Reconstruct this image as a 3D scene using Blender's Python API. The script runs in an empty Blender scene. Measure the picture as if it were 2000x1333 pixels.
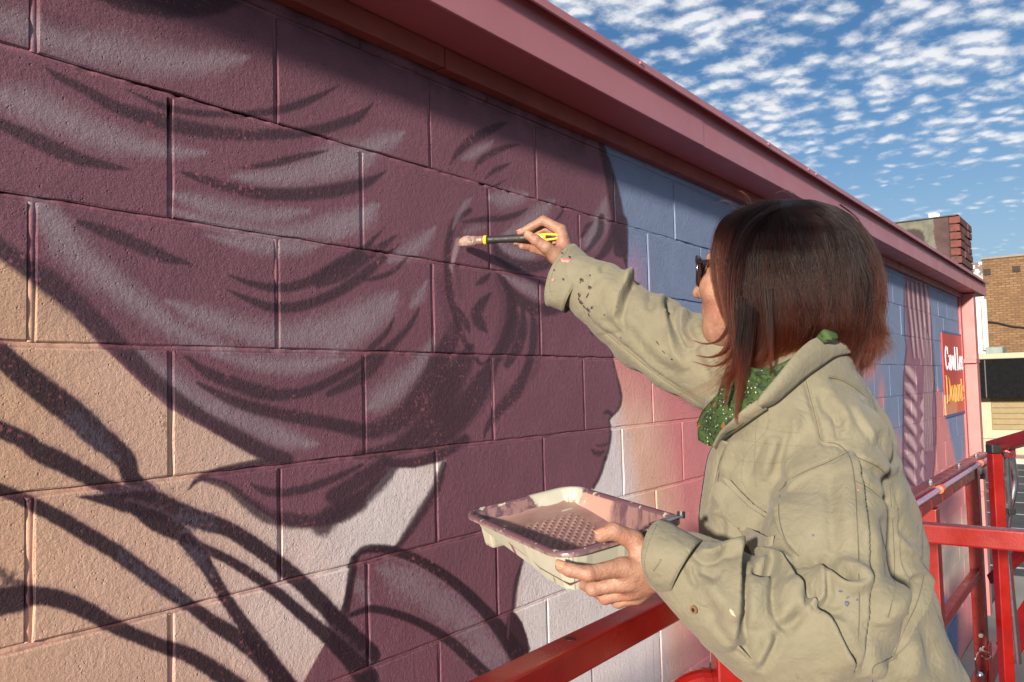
import bpy, bmesh, math, random
import numpy as np
from mathutils import Vector, Matrix

random.seed(7)
rng = np.random.default_rng(7)
SC = bpy.context.scene
COL = SC.collection
R = math.radians

# ------------------------------------------------------------------ camera
CAM = np.array([-0.49822, -1.19737, -0.07084])
RIGHT = np.array([0.6010631, -0.7988456, -0.0238518])
UP = np.array([-0.0289389, -0.0515796, 0.9982495])
FWD = np.array([0.7986775, 0.5993207, 0.0541203])
FPX = 1592.16                       # focal length in pixels of a 2000 px wide frame
cam_data = bpy.data.cameras.new('camera')
cam = bpy.data.objects.new('camera', cam_data)
COL.objects.link(cam)
cam_data.sensor_width = 36.0
cam_data.lens = 36.0 * FPX / 2000.0
cam_data.clip_start = 0.02
cam_data.clip_end = 4000.0
cam.matrix_world = Matrix(((RIGHT[0], UP[0], -FWD[0], CAM[0]), (RIGHT[1], UP[1], -FWD[1], CAM[1]),
                           (RIGHT[2], UP[2], -FWD[2], CAM[2]), (0, 0, 0, 1)))
SC.camera = cam

# ------------------------------------------------------------------ light
SUN_DIR = Vector((4.8, 1.0, -0.94)).normalized()      # the way the light travels
SUN_EL = math.asin(-SUN_DIR.z)
SUN_ROT = math.atan2(-SUN_DIR.x, -SUN_DIR.y)
sun_data = bpy.data.lights.new('sun', 'SUN')
sun_data.energy = 5.0
sun_data.angle = R(2.6)
sun_data.color = (1.0, 0.885, 0.755)
sun = bpy.data.objects.new('sun', sun_data)
COL.objects.link(sun)
sun.rotation_euler = SUN_DIR.to_track_quat('-Z', 'Y').to_euler()
sun.location = (-6, -5, 5)

SC.view_settings.view_transform = 'Standard'
SC.view_settings.look = 'None'
SC.view_settings.exposure = 0.62
SC.view_settings.gamma = 1.0
SC.view_settings.use_curve_mapping = False
SC.cycles.max_bounces = 6
SC.cycles.diffuse_bounces = 3
SC.cycles.glossy_bounces = 3
SC.cycles.transparent_max_bounces = 8
SC.cycles.use_adaptive_sampling = True
SC.cycles.use_denoising = True


class NT:
    """small helper to write node trees"""
    def __init__(self, tree):
        self.t = tree
        self.n = tree.nodes
        self.l = tree.links

    def node(self, kind, **kw):
        nd = self.n.new(kind)
        for k, v in kw.items():
            if k.startswith('in_'):
                key = k[3:]
                key = int(key) if key.isdigit() else key.replace('_', ' ')
                self.put(nd.inputs[key], v)
            else:
                setattr(nd, k, v)
        return nd

    def put(self, sock, v):
        if hasattr(v, 'bl_idname') and hasattr(v, 'is_output'):
            self.l.new(v, sock)
        elif hasattr(v, 'outputs'):
            self.l.new(v.outputs[0], sock)
        elif isinstance(v, (tuple, list)) and len(v) == 3 and sock.type == 'RGBA':
            sock.default_value = (*v, 1.0)
        else:
            sock.default_value = v

    def math(self, op, a, b=0.0, c=0.0, clamp=False):
        nd = self.n.new('ShaderNodeMath')
        nd.operation = op
        nd.use_clamp = clamp
        for s, v in zip(nd.inputs, (a, b, c)):
            self.put(s, v)
        return nd.outputs[0]

    def vmath(self, op, a, b=(0, 0, 0)):
        nd = self.n.new('ShaderNodeVectorMath')
        nd.operation = op
        self.put(nd.inputs[0], a)
        self.put(nd.inputs[1], b)
        return nd.outputs[1] if op in ('LENGTH', 'DISTANCE', 'DOT_PRODUCT') else nd.outputs[0]

    def mix(self, f, a, b, mode='MIX'):
        nd = self.n.new('ShaderNodeMix')
        nd.data_type = 'RGBA'
        nd.blend_type = mode
        self.put(nd.inputs[0], f)
        self.put(nd.inputs[6], a)
        self.put(nd.inputs[7], b)
        return nd.outputs[2]

    def ramp(self, f, stops, interp='LINEAR'):
        nd = self.n.new('ShaderNodeValToRGB')
        nd.color_ramp.interpolation = interp
        el = nd.color_ramp.elements
        while len(el) < len(stops):
            el.new(0.5)
        for e, (p, c) in zip(el, stops):
            e.position = p
            e.color = (*c, 1.0) if isinstance(c, (tuple, list)) else (c, c, c, 1.0)
        self.put(nd.inputs[0], f)
        return nd.outputs[0]

    def noise(self, vec, scale, detail=2.0, rough=0.5, dist=0.0):
        nd = self.n.new('ShaderNodeTexNoise')
        if vec is not None:
            self.put(nd.inputs['Vector'], vec)
        nd.inputs['Scale'].default_value = scale
        nd.inputs['Detail'].default_value = detail
        nd.inputs['Roughness'].default_value = rough
        nd.inputs['Distortion'].default_value = dist
        return nd.outputs[0]

    def voro(self, vec, scale, feature='F1', out=0, rand=1.0):
        nd = self.n.new('ShaderNodeTexVoronoi')
        nd.feature = feature
        if vec is not None:
            self.put(nd.inputs['Vector'], vec)
        nd.inputs['Scale'].default_value = scale
        nd.inputs['Randomness'].default_value = rand
        return nd.outputs[out]

    def mapr(self, v, a, b, c=0.0, d=1.0, smooth=False):
        nd = self.n.new('ShaderNodeMapRange')
        nd.interpolation_type = 'SMOOTHSTEP' if smooth else 'LINEAR'
        for s, x in zip(nd.inputs, (v, a, b, c, d)):
            self.put(s, x)
        return nd.outputs[0]


def srgb(r, g, b):
    f = lambda c: (c / 255) / 12.92 if c <= 10 else ((c / 255 + 0.055) / 1.055) ** 2.4
    return (f(r), f(g), f(b))


def alb(r, g, b, k=1.3):
    return tuple(min(0.9, c * k) for c in srgb(r, g, b))


# ------------------------------------------------------------------ sky
world = bpy.data.worlds.new('World')
SC.world = world
world.use_nodes = True
w = NT(world.node_tree)
w.n.clear()
wo = w.node('ShaderNodeOutputWorld')
bg = w.node('ShaderNodeBackground')
bg.inputs['Strength'].default_value = 0.056
sky = w.node('ShaderNodeTexSky', sky_type='NISHITA', sun_disc=False, sun_elevation=SUN_EL,
             sun_rotation=SUN_ROT, altitude=300.0, air_density=1.0, dust_density=0.35, ozone_density=2.2)
tc = w.node('ShaderNodeTexCoord')
dirn = w.vmath('NORMALIZE', tc.outputs['Generated'])
sp = w.node('ShaderNodeSeparateXYZ', in_0=dirn)
dz = w.math('MAXIMUM', sp.outputs[2], 0.0)
den = w.math('ADD', dz, 0.13)
px_ = w.math('DIVIDE', sp.outputs[0], den)
py_ = w.math('DIVIDE', sp.outputs[1], den)
cp = w.node('ShaderNodeCombineXYZ', in_0=px_, in_1=py_, in_2=0.0).outputs[0]


def cloud(vec):
    warp = w.node('ShaderNodeTexNoise', in_Vector=vec, in_Scale=5.0, in_Detail=3.0).outputs[1]
    wv = w.node('ShaderNodeVectorMath', operation='SCALE')
    w.put(wv.inputs[0], w.vmath('SUBTRACT', warp, (0.5, 0.5, 0.5)))
    wv.inputs['Scale'].default_value = 0.11
    v2 = w.vmath('ADD', vec, wv.outputs[0])
    vn = w.node('ShaderNodeTexVoronoi', feature='SMOOTH_F1', in_Vector=v2, in_Scale=16.0)
    vn.inputs['Smoothness'].default_value = 0.6
    cells = w.math('SUBTRACT', 0.78, w.math('MULTIPLY', vn.outputs[0], 0.75))
    fb = w.noise(vec, 34.0, 5.0, 0.6)
    big = w.noise(vec, 2.6, 2.0, 0.5)
    s = w.math('ADD', w.math('MULTIPLY', cells, 0.62), w.math('MULTIPLY', fb, 0.34))
    return w.math('ADD', s, w.math('MULTIPLY', w.math('SUBTRACT', big, 0.5), 0.5))


d0 = cloud(cp)
sh = w.vmath('ADD', cp, (-0.020, -0.008, 0.0))
d1 = cloud(sh)
thin = w.mapr(dz, 0.08, 0.36, -0.13, 0.075, True)        # fewer clouds towards the horizon
dens = w.math('ADD', d0, thin)
alpha = w.mapr(dens, 0.37, 0.68, 0.0, 1.0, True)
edge = w.math('SUBTRACT', d0, d1)
shade = w.mapr(edge, -0.10, 0.05, 0.0, 1.0, True)
ccol = w.mix(shade, (6.2, 7.2, 8.8), (10.6, 10.7, 11.0))
haze_f = w.mapr(dz, 0.0, 0.36, 0.72, 0.0, True)
tint = w.mix(1.0, sky.outputs[0], (0.76, 1.06, 1.32), 'MULTIPLY')
skyc = w.mix(haze_f, tint, (5.2, 6.6, 8.0))
streak_v = w.node('ShaderNodeCombineXYZ', in_0=w.math('MULTIPLY', px_, 0.5), in_1=w.math('MULTIPLY', py_, 0.16), in_2=2.0).outputs[0]
streak = w.mapr(w.noise(streak_v, 2.2, 4.0, 0.55), 0.5, 0.75, 0.0, 0.75, True)
streak = w.math('MULTIPLY', streak, w.mapr(dz, 0.3, 0.12, 0.0, 1.0, True))
skyc = w.mix(streak, skyc, (8.2, 8.6, 9.2))
final = w.mix(w.math('MULTIPLY', alpha, 0.95), skyc, ccol)
w.put(bg.inputs['Color'], final)
w.l.new(bg.outputs[0], wo.inputs[0])


# ------------------------------------------------------------------ helpers
def at(px, py, depth):
    """world point seen at pixel (px, py) of the 2000 px frame at a given distance along the view"""
    d = RIGHT * ((px - 1000.0) / FPX) + UP * ((666.5 - py) / FPX) + FWD
    return CAM + d * depth


def hit(px, py, ax, val):
    d = RIGHT * ((px - 1000.0) / FPX) + UP * ((666.5 - py) / FPX) + FWD
    return CAM + d * ((val - CAM[ax]) / d[ax])


def project(P):
    """world points (n,3) -> px, py, depth"""
    q = np.asarray(P, float) - CAM
    z = q @ FWD
    zz = np.where(np.abs(z) < 1e-6, 1e-6, z)
    return 1000.0 + FPX * (q @ RIGHT) / zz, 666.5 - FPX * (q @ UP) / zz, z


def link(o, parent=None):
    COL.objects.link(o)
    if parent is not None:
        o.parent = parent
    return o


def tag(o, label=None, cat=None, group=None, kind=None):
    if label:
        o['label'] = label
    if cat:
        o['category'] = cat
    if group:
        o['group'] = group
    if kind:
        o['kind'] = kind
    return o


def thing(name, label, cat, loc=(0, 0, 0), group=None):
    o = bpy.data.objects.new(name, None)
    o.empty_display_size = 0.1
    link(o)
    o.location = loc
    tag(o, label, cat, group)
    return o


def place(o, parent):
    """parent without moving: children are modelled in world coordinates"""
    o.parent = parent
    o.matrix_parent_inverse = Matrix.Translation(-parent.location)
    return o


def mesh_obj(name, verts, faces, mat=None, parent=None, smooth=False):
    me = bpy.data.meshes.new(name)
    v = np.asarray(verts, np.float32).reshape(-1, 3)
    if isinstance(faces, np.ndarray):
        n, k = faces.shape
        me.vertices.add(len(v))
        me.vertices.foreach_set('co', v.ravel())
        me.loops.add(n * k)
        me.loops.foreach_set('vertex_index', faces.astype(np.int32).ravel())
        me.polygons.add(n)
        me.polygons.foreach_set('loop_start', np.arange(0, n * k, k, dtype=np.int32))
        me.update(calc_edges=True)
        me.validate()
    else:
        me.from_pydata([tuple(map(float, x)) for x in v], [], faces)
    if smooth:
        me.polygons.foreach_set('use_smooth', np.ones(len(me.polygons), bool))
    if mat:
        for m in (mat if isinstance(mat, (list, tuple)) else [mat]):
            me.materials.append(m)
    o = bpy.data.objects.new(name, me)
    link(o)
    if parent is not None:
        place(o, parent)
    return o


def bm_obj(name, bm, mat=None, parent=None, smooth=False):
    me = bpy.data.meshes.new(name)
    bm.to_mesh(me)
    bm.free()
    if smooth:
        me.polygons.foreach_set('use_smooth', np.ones(len(me.polygons), bool))
    if mat:
        for m in (mat if isinstance(mat, (list, tuple)) else [mat]):
            me.materials.append(m)
    o = bpy.data.objects.new(name, me)
    link(o)
    if parent is not None:
        place(o, parent)
    return o


def frame_of(d):
    d = Vector(d).normalized()
    a = Vector((0, 0, 1)) if abs(d.z) < 0.95 else Vector((1, 0, 0))
    u = d.cross(a).normalized()
    return d, u, u.cross(d).normalized()


def bm_box(bm, lo, hi, bevel=0.0, seg=1):
    lo = Vector(lo)
    hi = Vector(hi)
    r = bmesh.ops.create_cube(bm, size=1.0, matrix=Matrix.Translation((lo + hi) / 2) @ Matrix.Diagonal((*(hi - lo), 1)))
    if bevel:
        es = list({e for v in r['verts'] for e in v.link_edges})
        bmesh.ops.bevel(bm, geom=es, offset=bevel, segments=seg, affect='EDGES', profile=0.6)


def bm_bar(bm, a, b, wd, ht, bevel=0.002, up=(0, 0, 1)):
    """a square tube from a to b"""
    a = Vector(a)
    b = Vector(b)
    d = (b - a).normalized()
    u = Vector(up)
    if abs(d.dot(u)) > 0.98:
        u = Vector((0, 1, 0))
    s = d.cross(u).normalized()
    u = s.cross(d).normalized()
    m = Matrix(((d.x, s.x, u.x, 0), (d.y, s.y, u.y, 0), (d.z, s.z, u.z, 0), (0, 0, 0, 1)))
    r = bmesh.ops.create_cube(bm, size=1.0, matrix=Matrix.Translation((a + b) / 2) @ m @ Matrix.Diagonal(((b - a).length, wd, ht, 1)))
    if bevel:
        es = list({e for v in r['verts'] for e in v.link_edges})
        bmesh.ops.bevel(bm, geom=es, offset=bevel, segments=2, affect='EDGES', profile=0.6)


def bm_tube(bm, pts, rad, seg=12, cap=True):
    """round tube along points; rad a number or a list"""
    P = [Vector(p) for p in pts]
    rr = rad if isinstance(rad, (list, tuple)) else [rad] * len(P)
    rings = []
    _, u, v = frame_of(P[1] - P[0])
    for i, p in enumerate(P):
        t = (P[min(i + 1, len(P) - 1)] - P[max(i - 1, 0)]).normalized()
        u = (u - t * u.dot(t)).normalized()
        v = t.cross(u)
        rings.append([bm.verts.new(p + (u * math.cos(a) + v * math.sin(a)) * rr[i])
                      for a in (2 * math.pi * k / seg for k in range(seg))])
    for r0, r1 in zip(rings, rings[1:]):
        for k in range(seg):
            bm.faces.new((r0[k], r0[(k + 1) % seg], r1[(k + 1) % seg], r1[k]))
    if cap:
        bm.faces.new(rings[0][::-1])
        bm.faces.new(rings[-1])


def bm_disc(bm, c, axis, r, h, seg=14):
    d, u, v = frame_of(axis)
    c = Vector(c)
    bm_tube(bm, [c - d * h / 2, c + d * h / 2], r, seg)


def catmull(pts, n=8):
    P = np.asarray(pts, float)
    if len(P) < 3:
        t = np.linspace(0, 1, n + 1)[:, None]
        return P[0] * (1 - t) + P[-1] * t
    Q = np.vstack([2 * P[0] - P[1], P, 2 * P[-1] - P[-2]])
    out = []
    for i in range(1, len(Q) - 2):
        p0, p1, p2, p3 = Q[i - 1], Q[i], Q[i + 1], Q[i + 2]
        t = np.linspace(0, 1, n, endpoint=False)[:, None]
        out.append(0.5 * (2 * p1 + (p2 - p0) * t + (2 * p0 - 5 * p1 + 4 * p2 - p3) * t ** 2 + (3 * p1 - p0 - 3 * p2 + p3) * t ** 3))
    out.append(P[-1:])
    return np.vstack(out)


def vnoise(X, Y, scale, seed=0):
    """value noise on arrays, 0..1"""
    r = np.random.default_rng(seed)
    G = r.random((256, 256)).astype(np.float32)
    x = X * scale
    y = Y * scale
    xi = np.floor(x).astype(int)
    yi = np.floor(y).astype(int)
    fx = (x - xi)
    fy = (y - yi)
    fx = fx * fx * (3 - 2 * fx)
    fy = fy * fy * (3 - 2 * fy)
    a = G[xi & 255, yi & 255]
    b = G[(xi + 1) & 255, yi & 255]
    c = G[xi & 255, (yi + 1) & 255]
    d = G[(xi + 1) & 255, (yi + 1) & 255]
    return (a * (1 - fx) + b * fx) * (1 - fy) + (c * (1 - fx) + d * fx) * fy


def material(name):
    m = bpy.data.materials.new(name)
    m.use_nodes = True
    t = NT(m.node_tree)
    bsdf = m.node_tree.nodes['Principled BSDF']
    return m, t, bsdf


def simple(name, col, rough=0.5, metal=0.0, bump=0.0, bscale=60.0, vary=0.12, vscale=8.0, coat=0.0, spec=0.5):
    m, t, b = material(name)
    g = t.node('ShaderNodeNewGeometry')
    pos = g.outputs['Position']
    n = t.noise(pos, vscale, 4.0, 0.6)
    f = t.mapr(n, 0.3, 0.7, 1.0 - vary, 1.0 + vary)
    sc = t.node('ShaderNodeVectorMath', operation='SCALE')
    sc.inputs[0].default_value = col
    t.put(sc.inputs['Scale'], f)
    t.put(b.inputs['Base Color'], sc.outputs[0])
    t.put(b.inputs['Roughness'], t.mapr(t.noise(pos, vscale * 3, 3.0), 0.3, 0.7, rough * 0.8, min(1.0, rough * 1.2)))
    b.inputs['Metallic'].default_value = metal
    b.inputs['Coat Weight'].default_value = coat
    b.inputs['Specular IOR Level'].default_value = spec
    if bump:
        bn = t.node('ShaderNodeBump', in_Strength=1.0, in_Distance=bump)
        t.put(bn.inputs['Height'], t.noise(pos, bscale, 4.0, 0.6))
        t.put(b.inputs['Normal'], bn.outputs[0])
    return m

# ------------------------------------------------------------------ mural paint on the wall
H = 0.2032
BW = 0.4064
Z1 = 0.35035                         # size of a measuring unit in the stroke lists below
REG = {1: (0, 0), 2: (650, 0), 3: (0, 433), 4: (0, 866), 5: (650, 433), 6: (650, 866), 0: None}


class Paint:
    """an image in wall metres: x along the wall, z up; painted with brush strokes given in wall space"""
    def __init__(self, x0, x1, z0, z1, res):
        self.x0, self.x1, self.z0, self.z1, self.res = x0, x1, z0, z1, res
        self.nx = int((x1 - x0) / res)
        self.nz = int((z1 - z0) / res)
        xs = x0 + (np.arange(self.nx) + 0.5) * res
        zs = z0 + (np.arange(self.nz) + 0.5) * res
        self.X, self.Z = np.meshgrid(xs, zs)
        P = np.stack([self.X, np.zeros_like(self.X), self.Z], -1).reshape(-1, 3)
        u, v, d = project(P)
        u[d < 0.1] = -9999
        self.U = u.reshape(self.X.shape).astype(np.float32)
        self.V = v.reshape(self.X.shape).astype(np.float32)
        self.C = np.zeros((self.nz, self.nx, 3), np.float32)
        self.grain = (0.55 * vnoise(self.X, self.Z, 330, 1) + 0.45 * vnoise(self.X, self.Z, 160, 2)).astype(np.float32) if res < 0.003 else (vnoise(self.X, self.Z, 100, 1) * 0.4 + 0.3).astype(np.float32)

    def box(self, pts, pad):
        q = np.array([hit(x + sx * pad, y + sy * pad, 1, 0.0) for x, y in pts for sx in (-1, 1) for sy in (-1, 1)])
        i0 = int(np.clip((q[:, 0].min() - self.x0) / self.res - 1, 0, self.nx))
        i1 = int(np.clip((q[:, 0].max() - self.x0) / self.res + 2, 0, self.nx))
        j0 = int(np.clip((q[:, 2].min() - self.z0) / self.res - 1, 0, self.nz))
        j1 = int(np.clip((q[:, 2].max() - self.z0) / self.res + 2, 0, self.nz))
        return (slice(j0, j1), slice(i0, i1)) if i1 > i0 and j1 > j0 else None

    def blend(self, sl, a, col):
        a = np.clip(a, 0, 1)[..., None]
        self.C[sl] = self.C[sl] * (1 - a) + np.asarray(col, np.float32) * a

    def stroke(self, pts, col, soft=0.3, op=1.0, spray=0.25):
        """pts: x, y, width in frame pixels"""
        P = np.asarray(pts, float)
        C = catmull(P, 5)
        sl = self.box(C[::2, :2].tolist() + [C[-1, :2].tolist()], C[:, 2].max() * 0.8 + 6)
        if sl is None:
            return
        U = self.U[sl]
        V = self.V[sl]
        best = np.full(U.shape, 1e9, np.float32)
        for a, b in zip(C[:-1], C[1:]):
            dx, dy = b[0] - a[0], b[1] - a[1]
            L = dx * dx + dy * dy + 1e-6
            t = np.clip(((U - a[0]) * dx + (V - a[1]) * dy) / L, 0, 1)
            d = np.hypot(U - a[0] - t * dx, V - a[1] - t * dy)
            hw = np.maximum((a[2] + (b[2] - a[2]) * t) * 0.5, 0.7)
            e = (d - hw) / (hw * soft + 1.2)
            best = np.minimum(best, e)
        g = (self.grain[sl] - 0.5)
        x = 0.5 - best * 0.5 + g * spray * 4.0
        x = np.clip(x, 0, 1)
        self.blend(sl, x * x * (3 - 2 * x) * op, col)

    def poly(self, pts, col, soft=1.0, op=1.0, smooth=True, spray=0.2):
        P = np.asarray(pts, float)[:, :2]
        if smooth:
            P = catmull(np.vstack([P, P[:1]]), 4)[:-1]
        sl = self.box(P.tolist(), soft * 2 + 4)
        if sl is None:
            return
        U = self.U[sl]
        V = self.V[sl]
        ins = np.zeros(U.shape, bool)
        dist = np.full(U.shape, 1e9, np.float32)
        n = len(P)
        for i in range(n):
            a = P[i]
            b = P[(i + 1) % n]
            dx, dy = b[0] - a[0], b[1] - a[1]
            if abs(dy) > 1e-9:
                c = ((a[1] > V) != (b[1] > V)) & (U < dx * (V - a[1]) / dy + a[0])
                ins ^= c
            t = np.clip(((U - a[0]) * dx + (V - a[1]) * dy) / (dx * dx + dy * dy + 1e-6), 0, 1)
            dist = np.minimum(dist, np.hypot(U - a[0] - t * dx, V - a[1] - t * dy))
        sd = np.where(ins, dist, -dist)
        x = np.clip(0.5 + sd / (2 * soft) + (self.grain[sl] - 0.5) * spray * 2, 0, 1)
        self.blend(sl, x * x * (3 - 2 * x) * op, col)

    def blob(self, x, y, rx, ry, col, op=1.0):
        sl = self.box([(x - rx * 2, y - ry * 2), (x + rx * 2, y + ry * 2)], 1)
        if sl is None:
            return
        e = np.exp(-((self.U[sl] - x) / rx) ** 2 - ((self.V[sl] - y) / ry) ** 2)
        self.blend(sl, e * op, col)

    def image(self, name):
        im = bpy.data.images.new(name, self.nx, self.nz, alpha=False, float_buffer=False)
        lin = np.clip(self.C, 0, 1)
        s = np.where(lin <= 0.0031308, lin * 12.92, 1.055 * np.power(np.maximum(lin, 1e-6), 1 / 2.4) - 0.055)
        buf = np.ones((self.nz, self.nx, 4), np.float32)
        buf[..., :3] = s
        im.pixels.foreach_set(buf.ravel())
        im.update()
        im.pack()
        return im


K_ = 1.5
P_ = alb(107, 71, 82, K_)
PD = alb(88, 59, 71, K_)
D_ = alb(58, 41, 50, K_)
DK = alb(40, 25, 34, K_)
G_ = alb(126, 110, 118, K_)
GL = alb(140, 122, 124, K_)
CR = alb(190, 158, 140, 1.42)
CY = alb(184, 148, 120, 1.4)
WH = alb(204, 196, 196, K_)
PK = alb(188, 120, 120, K_)
PE = alb(212, 164, 144, K_)
BL = alb(108, 122, 148, K_)
BD = alb(88, 104, 136, K_)


def rg(r, pts):
    ox, oy = REG[r]
    return [(ox + p[0] * Z1, oy + p[1] * Z1, (p[2] if len(p) > 2 else 6) * Z1) for p in pts]


def paint_near():
    m = Paint(-0.32, 2.7, -0.86, 0.72, 0.0019)
    # ground colours
    m.C[:] = CR
    m.blob(-60, 700, 260, 900, CY, 0.9)
    m.blob(760, 1020, 230, 300, WH, 0.9)
    m.blob(560, 1230, 160, 120, WH, 0.35)
    s_all = (slice(None), slice(None))
    U, V = m.U, m.V
    right = np.clip((U - 985) / 40, 0, 1)
    m.blend(s_all, right, WH)
    m.blend(s_all, np.clip((U - 1205 - (V - 900) * 0.22) / 45, 0, 1) * right, PE)
    m.blend(s_all, np.clip((U - 1268 - (V - 900) * 0.16) / 60, 0, 1) * right, PK)
    m.blend(s_all, np.clip((790 - V) / 90, 0, 1) * np.clip((U - 1150) / 30, 0, 1) * np.clip((V - 520) / 200, 0, 1), PK)
    m.blend(s_all, np.clip((715 - V + (U - 1250) * 0.20 + (m.grain - 0.5) * 30) / 110, 0, 1) * np.clip((U - 1100) / 30, 0, 1), BL)
    m.blob(1250, 765, 50, 45, PK, 0.5)
    m.blob(1238, 530, 22, 40, alb(150, 124, 150, K_), 0.85)
    m.blob(1228, 625, 40, 60, PK, 0.6)
    m.blob(1600, 800, 120, 120, PK, 0.5)
    m.blob(1280, 960, 34, 60, alb(196, 150, 128, K_), 0.4)
    m.blob(1370, 1280, 60, 70, alb(168, 108, 130, K_), 0.8)
    # the big dark head and neck
    head = [(-160, -200), (1182, -40), (1172, 262), (1184, 300), (1200, 400), (1216, 445), (1223, 500), (1222, 560), (1205, 620), (1194, 664), (1196, 703), (1202, 731),
            (1212, 762), (1214, 783), (1207, 801), (1195, 813), (1190, 824), (1193, 839), (1191, 864), (1183, 894), (1172, 929), (1160, 952),
            (1120, 985), (1060, 1030), (1022, 1088), (1006, 1160), (1003, 1195), (1020, 1216), (1031, 1250), (1034, 1276), (1045, 1420), (560, 1480), (592, 1333),
            (640, 1245), (668, 1190), (682, 1132), (690, 1095), (704, 1076), (731, 1067), (766, 1069), (778, 1061), (808, 1020), (846, 957), (858, 932), (871, 899), (850, 904),
            (808, 914), (766, 913), (745, 936), (724, 962), (689, 997), (648, 1024), (596, 1031), (548, 1025), (519, 1006), (484, 984), (448, 951), (413, 938), (384, 942),
            (366, 958), (380, 938), (420, 917), (470, 908), (519, 900), (498, 892), (438, 857), (385, 829), (326, 795), (280, 755), (228, 704), (196, 675), (147, 615), (105, 582),
            (65, 550), (46, 536), (0, 503), (-160, 420)]
    m.poly(head, P_, 2.0, 1.0, False, 0.25)
    inside = m.C[..., 2] < 0.16

    def S(r, pts, col=D_, soft=0.42, op=0.93, spray=0.10):
        m.stroke(rg(r, pts), col, soft, op, spray)

    # broad tonal variety in the hair
    for x, y, rx, ry, c, o in [(80, 60, 120, 60, PD, .5), (420, 90, 200, 60, PD, .6), (250, 560, 160, 90, PD, .5), (620, 760, 140, 80, PD, .5), (120, 420, 90, 60, PD, .5)]:
        m.blob(x, y, rx, ry, c, o)
    # grey highlights
    gs = 0.9
    for r, pts in [
        (1, [(-60, 60, 100), (0, 110, 120), (120, 150, 140), (300, 230, 110), (450, 260, 130), (650, 290, 150), (850, 330, 140), (1050, 350, 110), (1250, 340, 80), (1380, 320, 20)]),
        (1, [(-60, 520, 90), (0, 540, 100), (150, 580, 150), (300, 640, 140), (450, 710, 130), (600, 770, 120), (800, 820, 80), (1000, 850, 60), (1150, 850, 20)]),
        (1, [(1300, 985, 20), (1500, 990, 80), (1700, 960, 110), (1850, 910, 130), (1998, 870, 120), (2080, 830, 60)]),
        (1, [(950, 1080, 20), (1100, 1130, 70), (1300, 1180, 80), (1500, 1200, 70), (1720, 1180, 20)]),
        (1, [(950, 1170, 20), (1200, 1250, 60), (1500, 1310, 80), (1750, 1280, 90), (1998, 1230, 100), (2080, 1160, 40)]),
        (1, [(170, 1120, 40), (250, 1180, 100), (350, 1320, 120)]),
        (2, [(170, 830, 20), (260, 800, 80), (340, 775, 60), (400, 735, 8)]),
        (2, [(0, 900, 130), (120, 885, 110), (230, 850, 20)]),
        (2, [(0, 1270, 110), (150, 1200, 60), (260, 1140, 10)]),
        (2, [(720, 890, 8), (780, 860, 40), (850, 820, 30), (900, 780, 5)]),
        (2, [(870, 1100, 20), (950, 1110, 70), (1040, 1100, 50), (1090, 1080, 6)]),
        (2, [(960, 1310, 20), (1080, 1250, 60), (1150, 1190, 70), (1230, 1120, 15)]),
        (2, [(1430, 1350, 60), (1490, 1250, 60), (1510, 1170, 40), (1522, 1100, 8)]),
        (3, [(300, 0, 90), (360, 90, 120), (430, 180, 130), (560, 290, 120), (700, 400, 110), (850, 510, 100), (1000, 610, 90), (1150, 680, 80), (1320, 720, 20)]),
        (3, [(930, 440, 15), (1080, 510, 80), (1250, 570, 100), (1420, 620, 110), (1600, 640, 120), (1800, 610, 130), (1998, 540, 120), (2120, 470, 100)]),
        (3, [(1160, 80, 15), (1400, 130, 60), (1650, 150, 60), (1820, 120, 10)]),
        (3, [(780, 740, 40), (900, 850, 110), (1000, 930, 110), (1150, 1020, 110), (1350, 1110, 110), (1550, 1190, 100), (1700, 1235, 50), (1780, 1240, 6)]),
        (3, [(1200, 745, 20), (1450, 790, 70), (1700, 800, 70), (1920, 770, 10)]),
        (5, [(570, 30, 8), (500, 110, 60), (420, 170, 70), (320, 215, 30)]),
        (5, [(530, 330, 10), (480, 420, 45), (435, 480, 12)]),
        (5, [(360, 390, 10), (300, 470, 90), (200, 550, 110), (100, 620, 120), (0, 690, 100)]),
        (5, [(560, 650, 15), (500, 780, 70), (430, 860, 90), (340, 940, 110), (260, 1000, 90), (195, 1045, 12)]),
        (5, [(930, 120, 15), (1000, 165, 60), (1080, 180, 60), (1160, 165, 20)]),
        (5, [(955, 300, 10), (1030, 345, 35), (1110, 385, 50), (1150, 430, 10)]),
        (5, [(1490, -10, 50), (1460, 90, 50), (1415, 170, 12)]),
    ]:
        S(r, [(q[0], q[1], (q[2] if len(q) > 2 else 6) * 1.12) for q in pts], G_, 1.0, gs, 0.12)
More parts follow.
